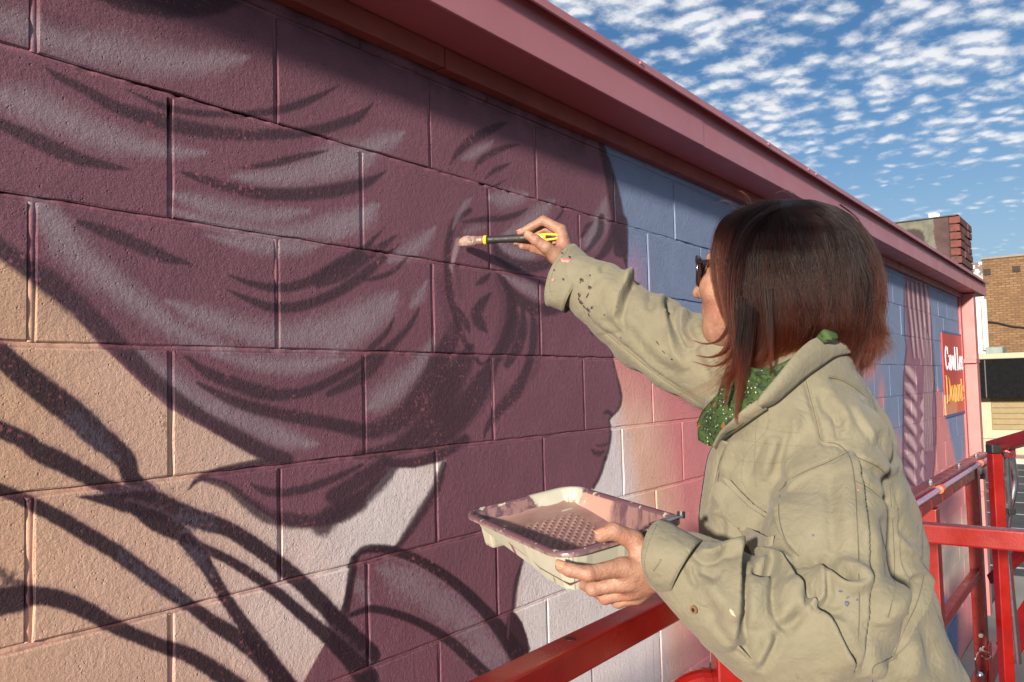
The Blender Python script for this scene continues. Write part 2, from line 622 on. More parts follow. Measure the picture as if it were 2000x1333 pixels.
    # dark strands
    for r, pts in [
        (1, [(450, -60, 20), (700, 20, 90), (950, 40, 130), (1200, 20, 120), (1400, -40, 60)]),
        (1, [(250, 375, 6), (330, 430, 40), (480, 505, 55), (650, 600, 70), (850, 665, 85), (1050, 715, 85), (1300, 750, 70), (1550, 750, 62), (1750, 730, 60), (1900, 690, 62), (2000, 650, 50), (2085, 570, 4)]),
        (1, [(700, 500, 4), (800, 545, 20), (900, 590, 35), (1050, 625, 40), (1250, 640, 36), (1450, 630, 42), (1600, 605, 50), (1750, 550, 42), (1895, 475, 4)]),
        (1, [(-60, 660, 60), (0, 690, 60), (150, 760, 80), (300, 830, 90), (450, 890, 70), (600, 925, 45), (730, 948, 8)]),
        (1, [(1330, 938, 6), (1430, 930, 30), (1550, 905, 45), (1650, 880, 40), (1750, 858, 28), (1830, 840, 4)]),
        (1, [(1000, 958, 5), (1100, 990, 40), (1250, 1040, 60), (1450, 1080, 70), (1650, 1085, 75), (1850, 1065, 80), (1998, 1035, 75), (2080, 1000, 40), (2160, 950, 4)]),
        (2, [(650, 920, 4), (700, 850, 35), (780, 780, 55), (870, 730, 50), (930, 700, 35), (978, 680, 4)]),
        (2, [(785, 960, 4), (830, 890, 35), (900, 850, 38), (970, 820, 30), (1040, 807, 6)]),
        (2, [(850, 1000, 4), (890, 960, 25), (940, 935, 28), (998, 906, 4)]),
        (2, [(870, 1050, 4), (920, 1030, 15), (978, 998, 3)]),
        (2, [(1235, 1235, 4), (1270, 1200, 15), (1312, 1125, 3)]),
        (2, [(1390, 1320, 20), (1425, 1260, 30), (1455, 1235, 4)]),
        (2, [(730, 1240, 14), (850, 1222, 35), (950, 1218, 35), (1030, 1195, 30), (1095, 1158, 4)]),
        (3, [(440, 0, 30), (600, 60, 70), (750, 120, 80), (900, 190, 70), (1000, 220, 40), (1080, 242, 5)]),
        (3, [(1280, 300, 10), (1400, 345, 35), (1530, 370, 50), (1650, 360, 55), (1800, 300, 60), (1998, 190, 55), (2080, 100, 25), (2150, 30, 4)]),
        (3, [(1270, 380, 8), (1400, 440, 40), (1530, 480, 55), (1680, 470, 60), (1850, 410, 60), (1998, 320, 60), (2120, 220, 40), (2230, 120, 5)]),
        (3, [(1040, 755, 20), (1150, 840, 60), (1350, 920, 80), (1500, 960, 80), (1650, 960, 60), (1800, 910, 50), (1998, 800, 40), (2130, 700, 10)]),
        (3, [(1100, 900, 20), (1300, 1000, 60), (1500, 1060, 70), (1750, 1110, 80), (1998, 1150, 60)]),
        (3, [(-80, 80, 110), (0, 150, 110), (120, 230, 110), (250, 320, 140), (400, 440, 130), (550, 580, 115), (700, 730, 105), (850, 880, 95), (1000, 1000, 80), (1150, 1105, 75), (1300, 1190, 90), (1450, 1275, 95), (1600, 1330, 80)]),
        (5, [(350, 80, 15), (260, 150, 50), (150, 230, 60), (50, 300, 60), (-80, 350, 50)]),
        (5, [(420, 200, 10), (330, 280, 30), (220, 320, 25), (140, 322, 6)]),
        (5, [(210, 125, 6), (100, 190, 40), (0, 250, 50), (-100, 320, 40)]),
        (5, [(480, 490, 15), (430, 580, 35), (360, 660, 40), (280, 740, 60), (200, 830, 70), (100, 900, 60), (-20, 960, 40)]),
        (5, [(345, 535, 8), (300, 620, 30), (215, 705, 40)]),
        # around the ear
        (5, [(760, -60, 30), (680, 0, 36), (645, 120, 45), (640, 250, 45), (645, 380, 45), (670, 480, 40), (700, 580, 35), (740, 680, 30), (790, 750, 25), (830, 795, 20), (880, 765, 8)]),
        (5, [(955, 315, 14), (985, 420, 50), (985, 520, 60), (960, 620, 50), (930, 700, 50), (870, 775, 20)]),
        (5, [(885, 395, 6), (835, 450, 50), (800, 510, 60), (820, 570, 60), (862, 620, 6)]),
        (5, [(690, 475, 12), (728, 540, 40), (750, 590, 30), (762, 625, 4)]),
        (5, [(795, 355, 8), (840, 325, 40), (885, 285, 6)]),
        (5, [(900, 120, 20), (930, 190, 60), (1000, 235, 70), (1090, 252, 70), (1180, 240, 60), (1270, 185, 30)]),
        (5, [(915, 285, 14), (980, 380, 50), (1060, 450, 70), (1150, 492, 70), (1250, 480, 70), (1320, 445, 12)]),
        (5, [(1010, 460, 30), (1010, 560, 60), (980, 660, 60), (925, 770, 40)]),
        (5, [(1060, 495, 25), (1060, 600, 50), (1030, 700, 60), (970, 800, 40)]),
        (5, [(1110, 495, 25), (1122, 600, 45), (1110, 720, 45), (1080, 830, 50), (1020, 950, 70), (940, 1040, 60), (880, 1120, 40), (850, 1180, 20), (845, 1220, 4)]),
        (5, [(690, 560, 50), (650, 680, 100), (600, 760, 110), (555, 850, 110), (490, 960, 120), (400, 1080, 125), (280, 1150, 110), (150, 1170, 80), (-20, 1130, 60)]),
        (5, [(770, 700, 40), (720, 800, 120), (660, 900, 150), (620, 1000, 150), (540, 1120, 140), (430, 1220, 110), (300, 1280, 80), (140, 1300, 50)]),
        (5, [(890, 800, 70), (800, 960, 140), (720, 1080, 130), (640, 1180, 110), (560, 1240, 70), (480, 1260, 20)]),
        (5, [(1500, -30, 30), (1490, 60, 40), (1440, 140, 30), (1370, 210, 12)]),
        (5, [(1575, 0, 36), (1550, 110, 50), (1500, 190, 40), (1430, 235, 6)]),
        (5, [(1425, 560, 12), (1440, 600, 20), (1446, 640, 4)]),
        (5, [(1470, 550, 40), (1482, 620, 34), (1490, 668, 5)]),
        (5, [(1510, 1072, 8), (1535, 1062, 25), (1556, 1078, 18)]),
        (6, [(1442, 35, 8), (1475, 58, 34), (1512, 45, 14)]),
        (6, [(1470, 10, 6), (1500, 14, 18), (1530, 4, 12)]),
        # hair falling on the neck
        (6, [(-60, 460, 120), (0, 400, 120), (150, 310, 100), (270, 210, 80), (345, 135, 40)]),
        (6, [(320, 112, 50), (450, 108, 55), (560, 80, 60), (640, 40, 60), (740, -20, 60)]),
        (6, [(0, 300, 90), (150, 200, 80), (300, 100, 60)]),
        (6, [(620, 110, 30), (575, 250, 55), (490, 390, 55), (410, 510, 45), (352, 590, 24)]),
        (6, [(1062, 635, 14), (1022, 780, 26), (1006, 930, 22)]),
        # lower lock
        (4, [(1050, 258, 8), (1100, 205, 30), (1200, 155, 30), (1350, 120, 30), (1520, 90, 40)]),
        (4, [(1130, 196, 30), (1270, 245, 50), (1380, 335, 70), (1480, 400, 85), (1600, 430, 90), (1750, 435, 80), (1900, 395, 90), (1998, 335, 100)]),
        (4, [(1400, 230, 12), (1480, 268, 45), (1600, 275, 50), (1750, 240, 50), (1900, 180, 40), (2020, 120, 20)]),
    ]:
        S(r, pts, D_, 0.32, 0.86 if r in (5, 2) else 0.90)
    S(2, [(1485, 770, 16), (1510, 850, 40), (1545, 980, 58), (1572, 1100, 70), (1595, 1250, 76), (1605, 1400, 76)], D_, 0.15)
    S(5, [(1610, 0, 74), (1620, 100, 60), (1640, 260, 10)], D_, 0.15)
    S(5, [(1555, 660, 10), (1562, 770, 12), (1580, 850, 13), (1604, 940, 14), (1608, 1000, 14), (1590, 1050, 14), (1556, 1085, 12), (1542, 1110, 12), (1550, 1160, 14), (1543, 1240, 16), (1520, 1330, 16)], D_, 0.3)
    S(6, [(1520, 80, 16), (1490, 180, 18), (1452, 250, 16)], D_, 0.3)
    # soft second contour round the ear and cheek
    for pts in [[(735, 20, 20), (690, 90, 34), (690, 200, 30), (700, 330, 26), (712, 430, 10)], [(600, 300, 30), (606, 420, 40), (640, 540, 40), (660, 640, 30)],
                [(900, 300, 10), (940, 400, 34), (950, 520, 40), (920, 620, 30), (890, 690, 10)], [(1160, 520, 20), (1165, 640, 34), (1150, 760, 34), (1110, 880, 20)]]:
        S(5, pts, PD, 0.6, 0.7)
    # ear light and the fresh stroke under the brush
    S(2, [(668, 1280, 8), (700, 1200, 25), (740, 1140, 30), (775, 1105, 8)], G_, 0.6, 0.7)
    S(5, [(700, 105, 30), (682, 170, 28), (668, 226, 20)], alb(158, 132, 136, K_), 0.5, 0.9)
    S(5, [(662, 250, 18), (664, 285, 8)], alb(150, 124, 130, K_), 0.6, 0.8)
    S(5, [(740, 60, 30), (790, 40, 40), (850, 30, 10)], G_, 0.8, 0.5)
    # hat brim shapes and shoulder at the bottom
    S(6, [(-40, 900, 40), (30, 1020, 120), (80, 1150, 110), (150, 1270, 120), (240, 1400, 120)], DK, 0.2)
    for pts in [[(250, 700, 30), (400, 760, 150), (550, 850, 170), (700, 960, 160), (820, 1080, 140), (930, 1200, 110)],
                [(640, 1120, 20), (780, 1180, 90), (900, 1290, 110), (960, 1360, 90)],
                [(110, 760, 30), (150, 800, 70), (190, 880, 30)]]:
        S(6, pts, G_, 0.9, 0.75, 0.35)
    S(6, [(118, 650, 50), (100, 760, 46), (80, 880, 46), (50, 1000, 60)], DK, 0.15)
    S(6, [(120, 640, 30), (165, 598, 40), (230, 588, 50), (330, 598, 55), (450, 640, 55), (600, 722, 60), (740, 830, 64), (860, 950, 70), (950, 1060, 84), (1040, 1190, 110)], DK, 0.15)
    S(6, [(60, 975, 20), (200, 925, 42), (330, 945, 46), (480, 1000, 50), (620, 1080, 58), (740, 1180, 66), (860, 1300, 76)], DK, 0.2)
    m.poly([(x, y) for x, y, _ in rg(6, [(975, 960), (1010, 938), (1060, 1010), (1092, 1110), (1096, 1160), (1000, 1190), (960, 1080)])], DK, 1.5, 0.85)
    S(6, [(985, 940, 14), (978, 1060, 10), (975, 1090, 4)], PD, 0.3)
    # antennae and veil lines on the cream ground
    for pts in [
        rg(3, [(-90, 640, 120), (0, 740, 130), (100, 830, 140), (250, 950, 150), (420, 1080, 150), (550, 1200, 140), (690, 1320, 120)]) + rg(4, [(740, 200, 95), (840, 270, 70)]),
        rg(3, [(-90, 1120, 90), (0, 1160, 92), (150, 1230, 100)]) + rg(4, [(200, 40, 108), (350, 110, 110), (500, 190, 100), (620, 250, 84), (720, 275, 60), (820, 300, 50)]),
        rg(4, [(-90, 230, 60), (0, 260, 70), (100, 300, 70), (200, 350, 80), (350, 430, 88), (500, 520, 90), (650, 610, 90), (800, 720, 90), (950, 830, 86), (1080, 920, 70), (1200, 1010, 86), (1330, 1090, 100), (1430, 1170, 105), (1550, 1300, 110), (1640, 1420, 110)]),
        rg(4, [(-90, 880, 180), (0, 880, 165), (80, 870, 150), (200, 850, 110), (330, 870, 100), (480, 930, 100), (600, 1000, 90), (750, 1070, 80), (900, 1130, 80), (1050, 1180, 88), (1200, 1270, 100), (1400, 1420, 110)]),
        rg(4, [(425, 298, 4), (550, 310, 50), (700, 330, 110), (850, 345, 160), (1000, 390, 120), (1150, 440, 105), (1270, 480, 90), (1400, 560, 90), (1550, 670, 92), (1680, 780, 95), (1800, 900, 95), (1900, 1010, 100), (2060, 1180, 120)]),
        rg(4, [(720, 350, 50), (880, 440, 115), (1000, 500, 100), (1100, 570, 60), (1250, 640, 55), (1400, 730, 60), (1550, 840, 65), (1700, 970, 70), (1850, 1100, 90), (2050, 1300, 120)]),
        rg(4, [(1030, 540, 80), (1120, 640, 88), (1200, 770, 70), (1280, 900, 70), (1350, 1000, 75), (1420, 1110, 100), (1500, 1220, 105), (1640, 1400, 110)]),
    ]:
        # cool overspray first, then the dark body of the line
        m.stroke([(x, y - 4, ww * 1.16) for x, y, ww in pts], alb(112, 84, 104, K_), 0.3, 0.32, 0.35)
        m.stroke(pts, DK, 0.12, 0.97, 0.15)
    m.stroke(rg(4, [(-30, 690, 40), (40, 750, 70), (110, 800, 60)]), DK, 0.6, 0.8, 0.5)
    for pts in [rg(3, [(430, 1090, 90), (520, 1190, 90), (640, 1300, 70)]), rg(4, [(1010, 420, 60), (1100, 440, 90), (1190, 465, 50)]), rg(4, [(700, 640, 50), (850, 760, 50), (1040, 890, 50)]),
                rg(4, [(1040, 570, 40), (1110, 640, 50), (1180, 730, 30)])]:
        m.stroke(pts, alb(80, 76, 92, K_), 0.8, 0.42, 0.7)
    # pinholes of old pink paint that the dark spray missed
    pin = vnoise(m.X, m.Z, 420, 11) * 0.65 + vnoise(m.X, m.Z, 210, 12) * 0.35
    patch = vnoise(m.X, m.Z, 9, 13) * 0.6 + vnoise(m.X, m.Z, 23, 14) * 0.4
    lum = m.C.mean(-1)
    a = np.clip((pin - 0.79 + (patch - 0.5) * 0.42) * 8, 0, 1) * np.clip((0.17 - lum) * 14, 0, 1)
    m.blend(s_all, a * 0.62, alb(170, 98, 104, K_))
    dk = np.clip((0.20 - pin - (patch - 0.5) * 0.12) * 10, 0, 1)
    m.C *= (1 - 0.35 * dk)[..., None]
    wv = (vnoise(m.X, m.Z, 6, 21) - 0.5) * 0.10 + (vnoise(m.X, m.Z, 22, 22) - 0.5) * 0.08
    m.C *= (1 + wv)[..., None]
    # rust weeping from a joint
    m.stroke([(321, 815, 4), (320, 830, 5), (321, 848, 4)], alb(120, 80, 40, K_), 0.8, 0.7, 0.8)
    return m


def paint_far():
    m = Paint(2.6, 9.3, -2.5, 0.75, 0.0055)
    s_all = (slice(None), slice(None))
    U, V = m.U, m.V
    m.C[:] = BL
    n = (m.grain - 0.5)
    m.blend(s_all, np.clip((V - 860 + 60 * np.sin(U * 0.06)) / 60 + n, 0, 1), PK)
    m.blend(s_all, np.clip((V - 1010 + (U - 1850) * 0.8) / 60, 0, 1), alb(206, 178, 160, K_))
    m.blend(s_all, np.clip((V - 1130 - (1850 - U) * 0.9) / 40, 0, 1), PK)
    m.blend(s_all, np.clip((V - 1160 - (U - 1850) * 1.2) / 20 + n, 0, 1) * np.clip((1875 - U) / 8, 0, 1), BD)
    m.poly([(1830, 758), (1838, 765), (1848, 800), (1852, 835), (1866, 900), (1875, 960), (1800, 1010), (1815, 900), (1826, 800)], PK, 4, 1.0)
    m.poly([(1876, 880), (1852, 818), (1890, 800), (1905, 790), (1905, 870)], BL, 3, 1.0, False)
    for x, y, rx, ry in [(1722, 775, 6, 32), (1695, 715, 16, 30), (1683, 690, 14, 16), (1752, 890, 12, 40), (1730, 960, 30, 60)]:
        m.blob(x, y, rx, ry, PK, 0.9)
    # draped column of feathers
    m.poly([(1768, 540), (1814, 560), (1820, 640), (1822, 700), (1826, 760), (1829, 800), (1828, 860), (1822, 940), (1818, 980), (1764, 980), (1764, 920), (1765, 860), (1764, 800), (1765, 735),
            (1768, 700), (1769, 690), (1772, 670), (1767, 600)], alb(128, 88, 104, K_), 2, 1.0, False)
    lt = alb(196, 164, 166, K_)
    ds = alb(58, 38, 52, K_)
    for i in range(5):
        x = 1773 + i * 8.5
        m.stroke([(x, 552, 1), (x + 3 + i, 600, 4.6), (x + 9, 650, 4.4), (x + 14, 700, 1)], lt, 0.5, 0.8)
        m.stroke([(x - 3, 552, 1.5), (x, 600, 4.2), (x + 5, 650, 3.4), (x + 10, 700, 1)], ds, 0.5, 0.8)
    for i in range(7):
        y = 715 + i * 33
        m.stroke([(1767, y, 2), (1776, y + 8, 10), (1786, y + 24, 8), (1790, y + 36, 1)], lt, 0.5, 0.85)
        m.stroke([(1766, y + 14, 1), (1774, y + 24, 4), (1784, y + 36, 3)], ds, 0.6, 0.85)
        m.stroke([(1804, y + 60, 1), (1800, y + 76, 8), (1804, y + 92, 2)], lt, 0.5, 0.8)
        m.stroke([(1796, y + 78, 1), (1802, y + 62, 3), (1810, y + 74, 1)], ds, 0.6, 0.8)
    for i in range(6):
        x = 1806 + i * 3.2
        m.stroke([(x - 1, 640 + i * 6, 0.8), (x + 1, 720, 2.2), (x - 2, 800, 2.2), (x, 880, 1)], lt, 0.5, 0.7)
        m.stroke([(x, 640 + i * 6, 0.6), (x + 2.5, 720, 1.9), (x + 0, 800, 1.9), (x + 2, 880, 1)], ds, 0.5, 0.8)
    m.stroke([(1766, 560, 2), (1766, 640, 2), (1770, 680, 2), (1765, 740, 2.5), (1764, 860, 2.5), (1764, 960, 2.5)], ds, 0.4, 0.9)
    m.stroke([(1817, 600, 1.5), (1822, 700, 2), (1828, 800, 2), (1827, 880, 2), (1819, 970, 2)], ds, 0.4, 0.9)
    # strips where the sign's masking tape was painted over
    wv = (vnoise(m.X, m.Z, 6, 21) - 0.5) * 0.10 + (vnoise(m.X, m.Z, 22, 22) - 0.5) * 0.06
    m.C *= (1 + wv)[..., None]
    return m


near = paint_near()
IM_NEAR = near.image('mural_near')
IM_NEAR.name = 'mural_near'
far = paint_far()
IM_FAR = far.image('mural_far')


def wall_material(name, pink=0.0, bump=0.0016):
    m, t, b = material(name)
    g = t.node('ShaderNodeNewGeometry')
    pos = g.outputs['Position']
    s = t.node('ShaderNodeSeparateXYZ', in_0=pos)
    x, z = s.outputs[0], s.outputs[2]
    cols = []
    for im, q in ((IM_NEAR, near), (IM_FAR, far)):
        u = t.mapr(x, q.x0, q.x0 + q.nx * q.res)
        v = t.mapr(z, q.z0, q.z0 + q.nz * q.res)
        uv = t.node('ShaderNodeCombineXYZ', in_0=u, in_1=v, in_2=0.0)
        tx = t.node('ShaderNodeTexImage', image=im, extension='EXTEND', interpolation='Cubic')
        t.put(tx.inputs['Vector'], uv)
        cols.append(tx.outputs[0])
    col = t.mix(t.mapr(x, 2.62, 2.68), cols[0], cols[1])
    if pink:
        col = t.mix(t.math('MULTIPLY', t.math('MULTIPLY', t.mapr(t.noise(pos, 14.0, 3.0), 0.35, 0.62), t.mapr(x, 1.7, 1.5)), pink), col, alb(176, 108, 112, K_))
    # patchy darker colour towards the wall's top edge, near end only
    top_dark = t.math('MULTIPLY', t.mapr(z, 0.52, 0.66, 0.0, 1.0, True), t.mapr(t.noise(pos, 9.0, 5.0, 0.65), 0.38, 0.6))
    top_dark = t.math('MULTIPLY', top_dark, t.mapr(x, 1.55, 1.45, 0.0, 1.0))
    col = t.mix(t.math('MULTIPLY', top_dark, 0.75), col, alb(46, 30, 32, K_))
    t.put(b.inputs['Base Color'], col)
    b.inputs['Roughness'].default_value = 0.62
    b.inputs['Specular IOR Level'].default_value = 0.35
    n1 = t.noise(pos, 230.0, 6.0, 0.72, 0.0)
    n2 = t.noise(pos, 80.0, 5.0, 0.6)
    pits = t.mapr(t.voro(pos, 130.0), 0.02, 0.28, 0.0, 1.0, True)
    gate = t.mapr(t.noise(pos, 40.0, 2.0), 0.5, 0.68)
    hgt = t.math('ADD', t.math('MULTIPLY', n1, 0.8), t.math('MULTIPLY', n2, 0.9))
    hgt = t.math('ADD', hgt, t.math('MULTIPLY', t.math('MULTIPLY', t.math('SUBTRACT', pits, 1.0), gate), 1.3))
    bn = t.node('ShaderNodeBump', in_Strength=1.0, in_Distance=bump)
    t.put(bn.inputs['Height'], hgt)
    t.put(b.inputs['Normal'], bn.outputs[0])
    return m


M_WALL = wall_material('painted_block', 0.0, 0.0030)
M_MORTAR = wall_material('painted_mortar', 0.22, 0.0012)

# ------------------------------------------------------------------ the painted building
shop = thing('shop_building', 'painted block shop with a dark mural of a face and a dusty pink eave', 'building', (4.2, 0.2, -2.4))
WALL_X0, WALL_X1 = -0.95, 8.2
GROUND = -2.4
EAVE = 0.68


def block_mesh(wd, ht, seed, dep=0.0015):
    r = random.Random(seed)
    nx = 9 if wd > 0.3 else 5
    e = 0.0026
    xs = [-wd / 2, -wd / 2 + e] + [-wd / 2 + e + (wd - 2 * e) * k / (nx - 1) for k in range(1, nx - 1)] + [wd / 2 - e, wd / 2]
    zs = [-ht / 2, -ht / 2 + e] + [-ht / 2 + e + (ht - 2 * e) * k / 4 for k in range(1, 4)] + [ht / 2 - e, ht / 2]
    V, F = [], []
    for i, x in enumerate(xs):
        for j, z in enumerate(zs):
            rim = i in (0, len(xs) - 1) or j in (0, len(zs) - 1)
            V.append((x + (r.uniform(-0.0011, 0.0011) if rim else 0), (dep + r.uniform(-0.3, 0.3) * dep) if rim else r.uniform(-0.0003, 0.0003),
                      z + (r.uniform(-0.0013, 0.0013) if rim else 0)))
    nz = len(zs)
    for i in range(len(xs) - 1):
        for j in range(nz - 1):
            a = i * nz + j
            F.append((a, a + nz, a + nz + 1, a + 1))
    rimi = [i * nz for i in range(len(xs))] + [(len(xs) - 1) * nz + j for j in range(1, nz)] + [i * nz + nz - 1 for i in range(len(xs) - 2, -1, -1)] + [j for j in range(nz - 2, 0, -1)]
    base = len(V)
    for k in rimi:
        V.append((V[k][0], 0.045, V[k][2]))
    n = len(rimi)
    for k in range(n):
        F.append((rimi[(k + 1) % n], rimi[k], base + k, base + (k + 1) % n))
    me = bpy.data.meshes.new('block')
    me.from_pydata(V, [], F)
    me.materials.append(M_WALL)
    return me


full = [block_mesh(BW - 0.0082, H - 0.0082, k) for k in range(6)]
full_far = [block_mesh(BW - 0.0064, H - 0.0070, 20 + k, 0.0010) for k in range(4)]
spots = []
joints_v = []
for k in range(-12, 4):
    off = 0.5 * BW if k % 2 else 0.0
    i0 = int(math.floor((WALL_X0 - off) / BW))
    for i in range(i0, 40):
        x0 = off + i * BW
        x1 = x0 + BW
        if x1 < WALL_X0 + 0.1 or x0 > WALL_X1 - 0.05:
            continue
        x1 = min(x1, WALL_X1)
        z = (k + 0.5) * H
        spots.append((x0, x1, k, z))
        joints_v.append((x0, k))


def shows(x0, x1, z):
    u, v, d = project([[(x0 + x1) / 2, 0, z]])
    if d[0] < 0.2 or not (-250 < u[0] < 2000 and -200 < v[0] < 1500):
        return 0.0
    if u[0] < 900 and z < -0.8:
        return 0.0
    return 1.0 / d[0] ** 2


order = sorted(spots, key=lambda s: -shows(s[0], s[1], s[3]))
keep = [s for s in order if shows(s[0], s[1], s[3]) > 0][:290]
rest = [s for s in order if s not in keep]
rb = random.Random(3)
for x0, x1, k, z in keep:
    if x1 - x0 > BW - 0.01:
        me = rb.choice(full if x0 < 2.1 else full_far)
    else:
        me = block_mesh(x1 - x0 - 0.0082, H - 0.0082, 77)
    o = bpy.data.objects.new('block', me)
    link(o)
    o.location = ((x0 + x1) / 2, rb.uniform(-0.0012, 0.0012), z)
    place(o, shop)
bm = bmesh.new()
for x0, x1, k, z in rest:
    bm_box(bm, (x0 + 0.005, 0.001, z - H / 2 + 0.005), (x1 - 0.005, 0.045, z + H / 2 - 0.005), 0.003)
tag(bm_obj('block_courses', bm, M_WALL, shop), kind='stuff')

# mortar: strips with a ragged shrinkage crack along the upper edge of the bed joints
M_CORE = simple('dark_core', (0.02, 0.015, 0.015), 0.9)
V, F = [], []
for k in range(-12, 5):
    zc = k * H
    step = 0.006
    xs = np.concatenate([np.arange(WALL_X0, 2.8, step), np.arange(2.8, WALL_X1 + 0.01, 0.05)])
    n1 = vnoise(xs, xs * 0 + k * 3.3, 55, 31)
    n2 = vnoise(xs, xs * 0 + k * 7.1, 5.0, 32)
    n3 = vnoise(xs, xs * 0 + k * 5.7, 150, 33)
    crackw = {2: 0.0042, 1: 0.0034, 0: 0.0032, -1: 0.0022, 3: 0.0012}.get(k, 0.0012)
    gap = np.clip((n1 * 0.6 + n3 * 0.6 - 0.35) * 1.4, 0, 1.2) * crackw * np.clip(n2 * 1.7, 0.2, 1.2)
    gap[xs > 2.0] *= 0.6
    top = zc + 0.0058 - gap - np.clip(n3 - 0.6, 0, 1) * 0.003
    y = 0.0024 + (n1 - 0.5) * 0.0018
    for a, (x, tz, yy) in enumerate(zip(xs, top, y)):
        b = len(V)
        V += [(x, yy + 0.003, zc - 0.0075), (x, yy, zc - 0.002), (x, yy + 0.0015, tz), (x, 0.044, tz + 0.0002)]
        if a:
            for q in range(3):
                F.append((b - 4 + q, b + q, b + q + 1, b - 3 + q))
for x0, k in joints_v:
    if x0 < WALL_X0 + 0.05:
        continue
    zs = np.linspace(k * H + 0.0045, (k + 1) * H - 0.0045, 26)
    n1 = vnoise(zs, zs * 0 + x0 * 9.1, 70, 41)
    wide = 0.0056
    crack = 0.0
    if k == 1 and abs(x0 - 0.5 * BW) < 0.02:
        crack = 0.008
    for a, (z, q) in enumerate(zip(zs, n1)):
        b = len(V)
        cr = crack * max(0.0, min(1.0, (z - k * H - 0.08) / 0.06)) * (0.4 + 0.6 * q)
        yy = 0.0021 + (q - 0.5) * 0.0016
        if x0 > 2.1:
            yy = 0.0006 + q * 0.0006
        V += [(x0 - wide + cr, 0.044 if cr > 0.001 else yy + 0.002, z), (x0 - wide + cr + 0.0005, yy, z), (x0 + 0.001, yy, z), (x0 + wide, yy + 0.002, z)]
        if a:
            for q2 in range(3):
                F.append((b - 4 + q2, b - 3 + q2, b + q2 + 1, b + q2))
mo = mesh_obj('mortar_joints', V, F, M_MORTAR, shop, True)
tag(mo, kind='stuff')
bm = bmesh.new()
bm_box(bm, (WALL_X0, 0.0435, GROUND), (WALL_X1, 0.25, EAVE + 0.1))
bm_box(bm, (WALL_X1 - 0.2, 0.26, GROUND), (WALL_X1, 6.0, EAVE + 0.1))
bm_obj('wall_core', bm, M_CORE, shop)

# ---- eave
EV = alb(156, 98, 104, 1.5)
M_EAVE = simple('dusty_pink_metal', EV, 0.42, bump=0.0004, bscale=25, vary=0.06, vscale=3.0)
M_FRIEZE = simple('red_brown_timber', alb(120, 58, 52, 1.5), 0.55, bump=0.0012, bscale=40, vary=0.2, vscale=7)
M_SOFF = simple('soffit_paint', alb(150, 82, 88, 1.4), 0.5, vary=0.07, vscale=2.0)
FY = -0.155
XE = 8.5
for a, b in [(-1.0, 0.833), (0.836, 3.4), (3.403, 6.1), (6.103, 8.2)]:
    bm = bmesh.new()
    bm_box(bm, (a, -0.032, 0.632 + rb.uniform(-.002, .002)), (b, 0.0, EAVE - 0.001), 0.002)
    bm_obj('frieze_board', bm, M_FRIEZE, shop)
bm = bmesh.new()
bm_box(bm, (-1.0, FY + 0.004, EAVE), (XE - 0.004, 0.12, EAVE + 0.02))
bm_obj('soffit', bm, M_SOFF, shop)
# fascia pieces, folded metal with overlaps; each slightly out of line
for a, b in [(-1.0, 1.9), (1.9, 4.95), (4.95, 7.45), (7.45, XE)]:
    bm = bmesh.new()
    q = rb.uniform(-0.001, 0.001)
    bm_box(bm, (a, FY - 0.004 + q, EAVE - 0.004), (b + 0.03, FY + 0.003 + q, EAVE + 0.135), 0.0012)
    bm_obj('fascia', bm, M_EAVE, shop)
# drip edge: a lip that stands proud of the fascia, returns inwards and covers the roof edge
prof = [(FY - 0.030, EAVE + 0.100), (FY - 0.034, EAVE + 0.102), (FY - 0.034, EAVE + 0.122), (FY - 0.026, EAVE + 0.128), (0.3, EAVE + 0.136), (0.3, EAVE + 0.131), (FY - 0.02, EAVE + 0.122), (FY - 0.03, EAVE + 0.117)]
V = [(x, y, z) for x in (-1.0, XE + 0.02) for y, z in prof]
n = len(prof)
F = [(k, (k + 1) % n, n + (k + 1) % n, n + k) for k in range(n)] + [tuple(range(n - 1, -1, -1)), tuple(range(n, 2 * n))]
mesh_obj('drip_edge', V, F, M_EAVE, shop)
bm = bmesh.new()
bm_box(bm, (XE - 0.002, FY - 0.004, EAVE - 0.004), (XE + 0.006, 6.0, EAVE + 0.12), 0.001)
bm_obj('end_fascia', bm, M_EAVE, shop)
bm = bmesh.new()
bm_box(bm, (-1.0, -0.10, EAVE + 0.137), (XE, 6.0, EAVE + 0.155))
bm_obj('roof', bm, simple('grey_roofing', (0.2, 0.19, 0.18), 0.9, bump=0.003, bscale=40), shop)
for px, py in [(1250, 128), (1501, 305), (1580, 372), (1595, 385)]:
    q = hit(px, py, 1, FY - 0.034)
    bm = bmesh.new()
    bm_disc(bm, (q[0], FY - 0.036, EAVE + 0.113), (0, 1, 0), 0.0045, 0.006, 8)
    bm_obj('screw_head', bm, M_EAVE, shop)
# rainwater pipe boxed in at the corner
M_PIPE = simple('salmon_paint', alb(204, 128, 124, 0.82), 0.5, vary=0.08, vscale=4)
bm = bmesh.new()
bm_box(bm, (8.02, -0.115, GROUND + 0.15), (8.17, -0.012, EAVE - 0.006), 0.008, 2)
bm_obj('downspout', bm, M_PIPE, shop)
for z in (0.05, -1.15):
    bm = bmesh.new()
    bm_box(bm, (7.965, -0.119, z - 0.02), (8.2, -0.001, z + 0.02), 0.003)
    bm_obj('pipe_strap', bm, M_PIPE, shop)
bm = bmesh.new()
bm_box(bm, (7.92, -0.02, GROUND + 0.1), (7.955, 0.0, EAVE - 0.05), 0.003)
bm_obj('corner_trim', bm, simple('maroon_paint', alb(150, 84, 84, 1.4), 0.6), shop)

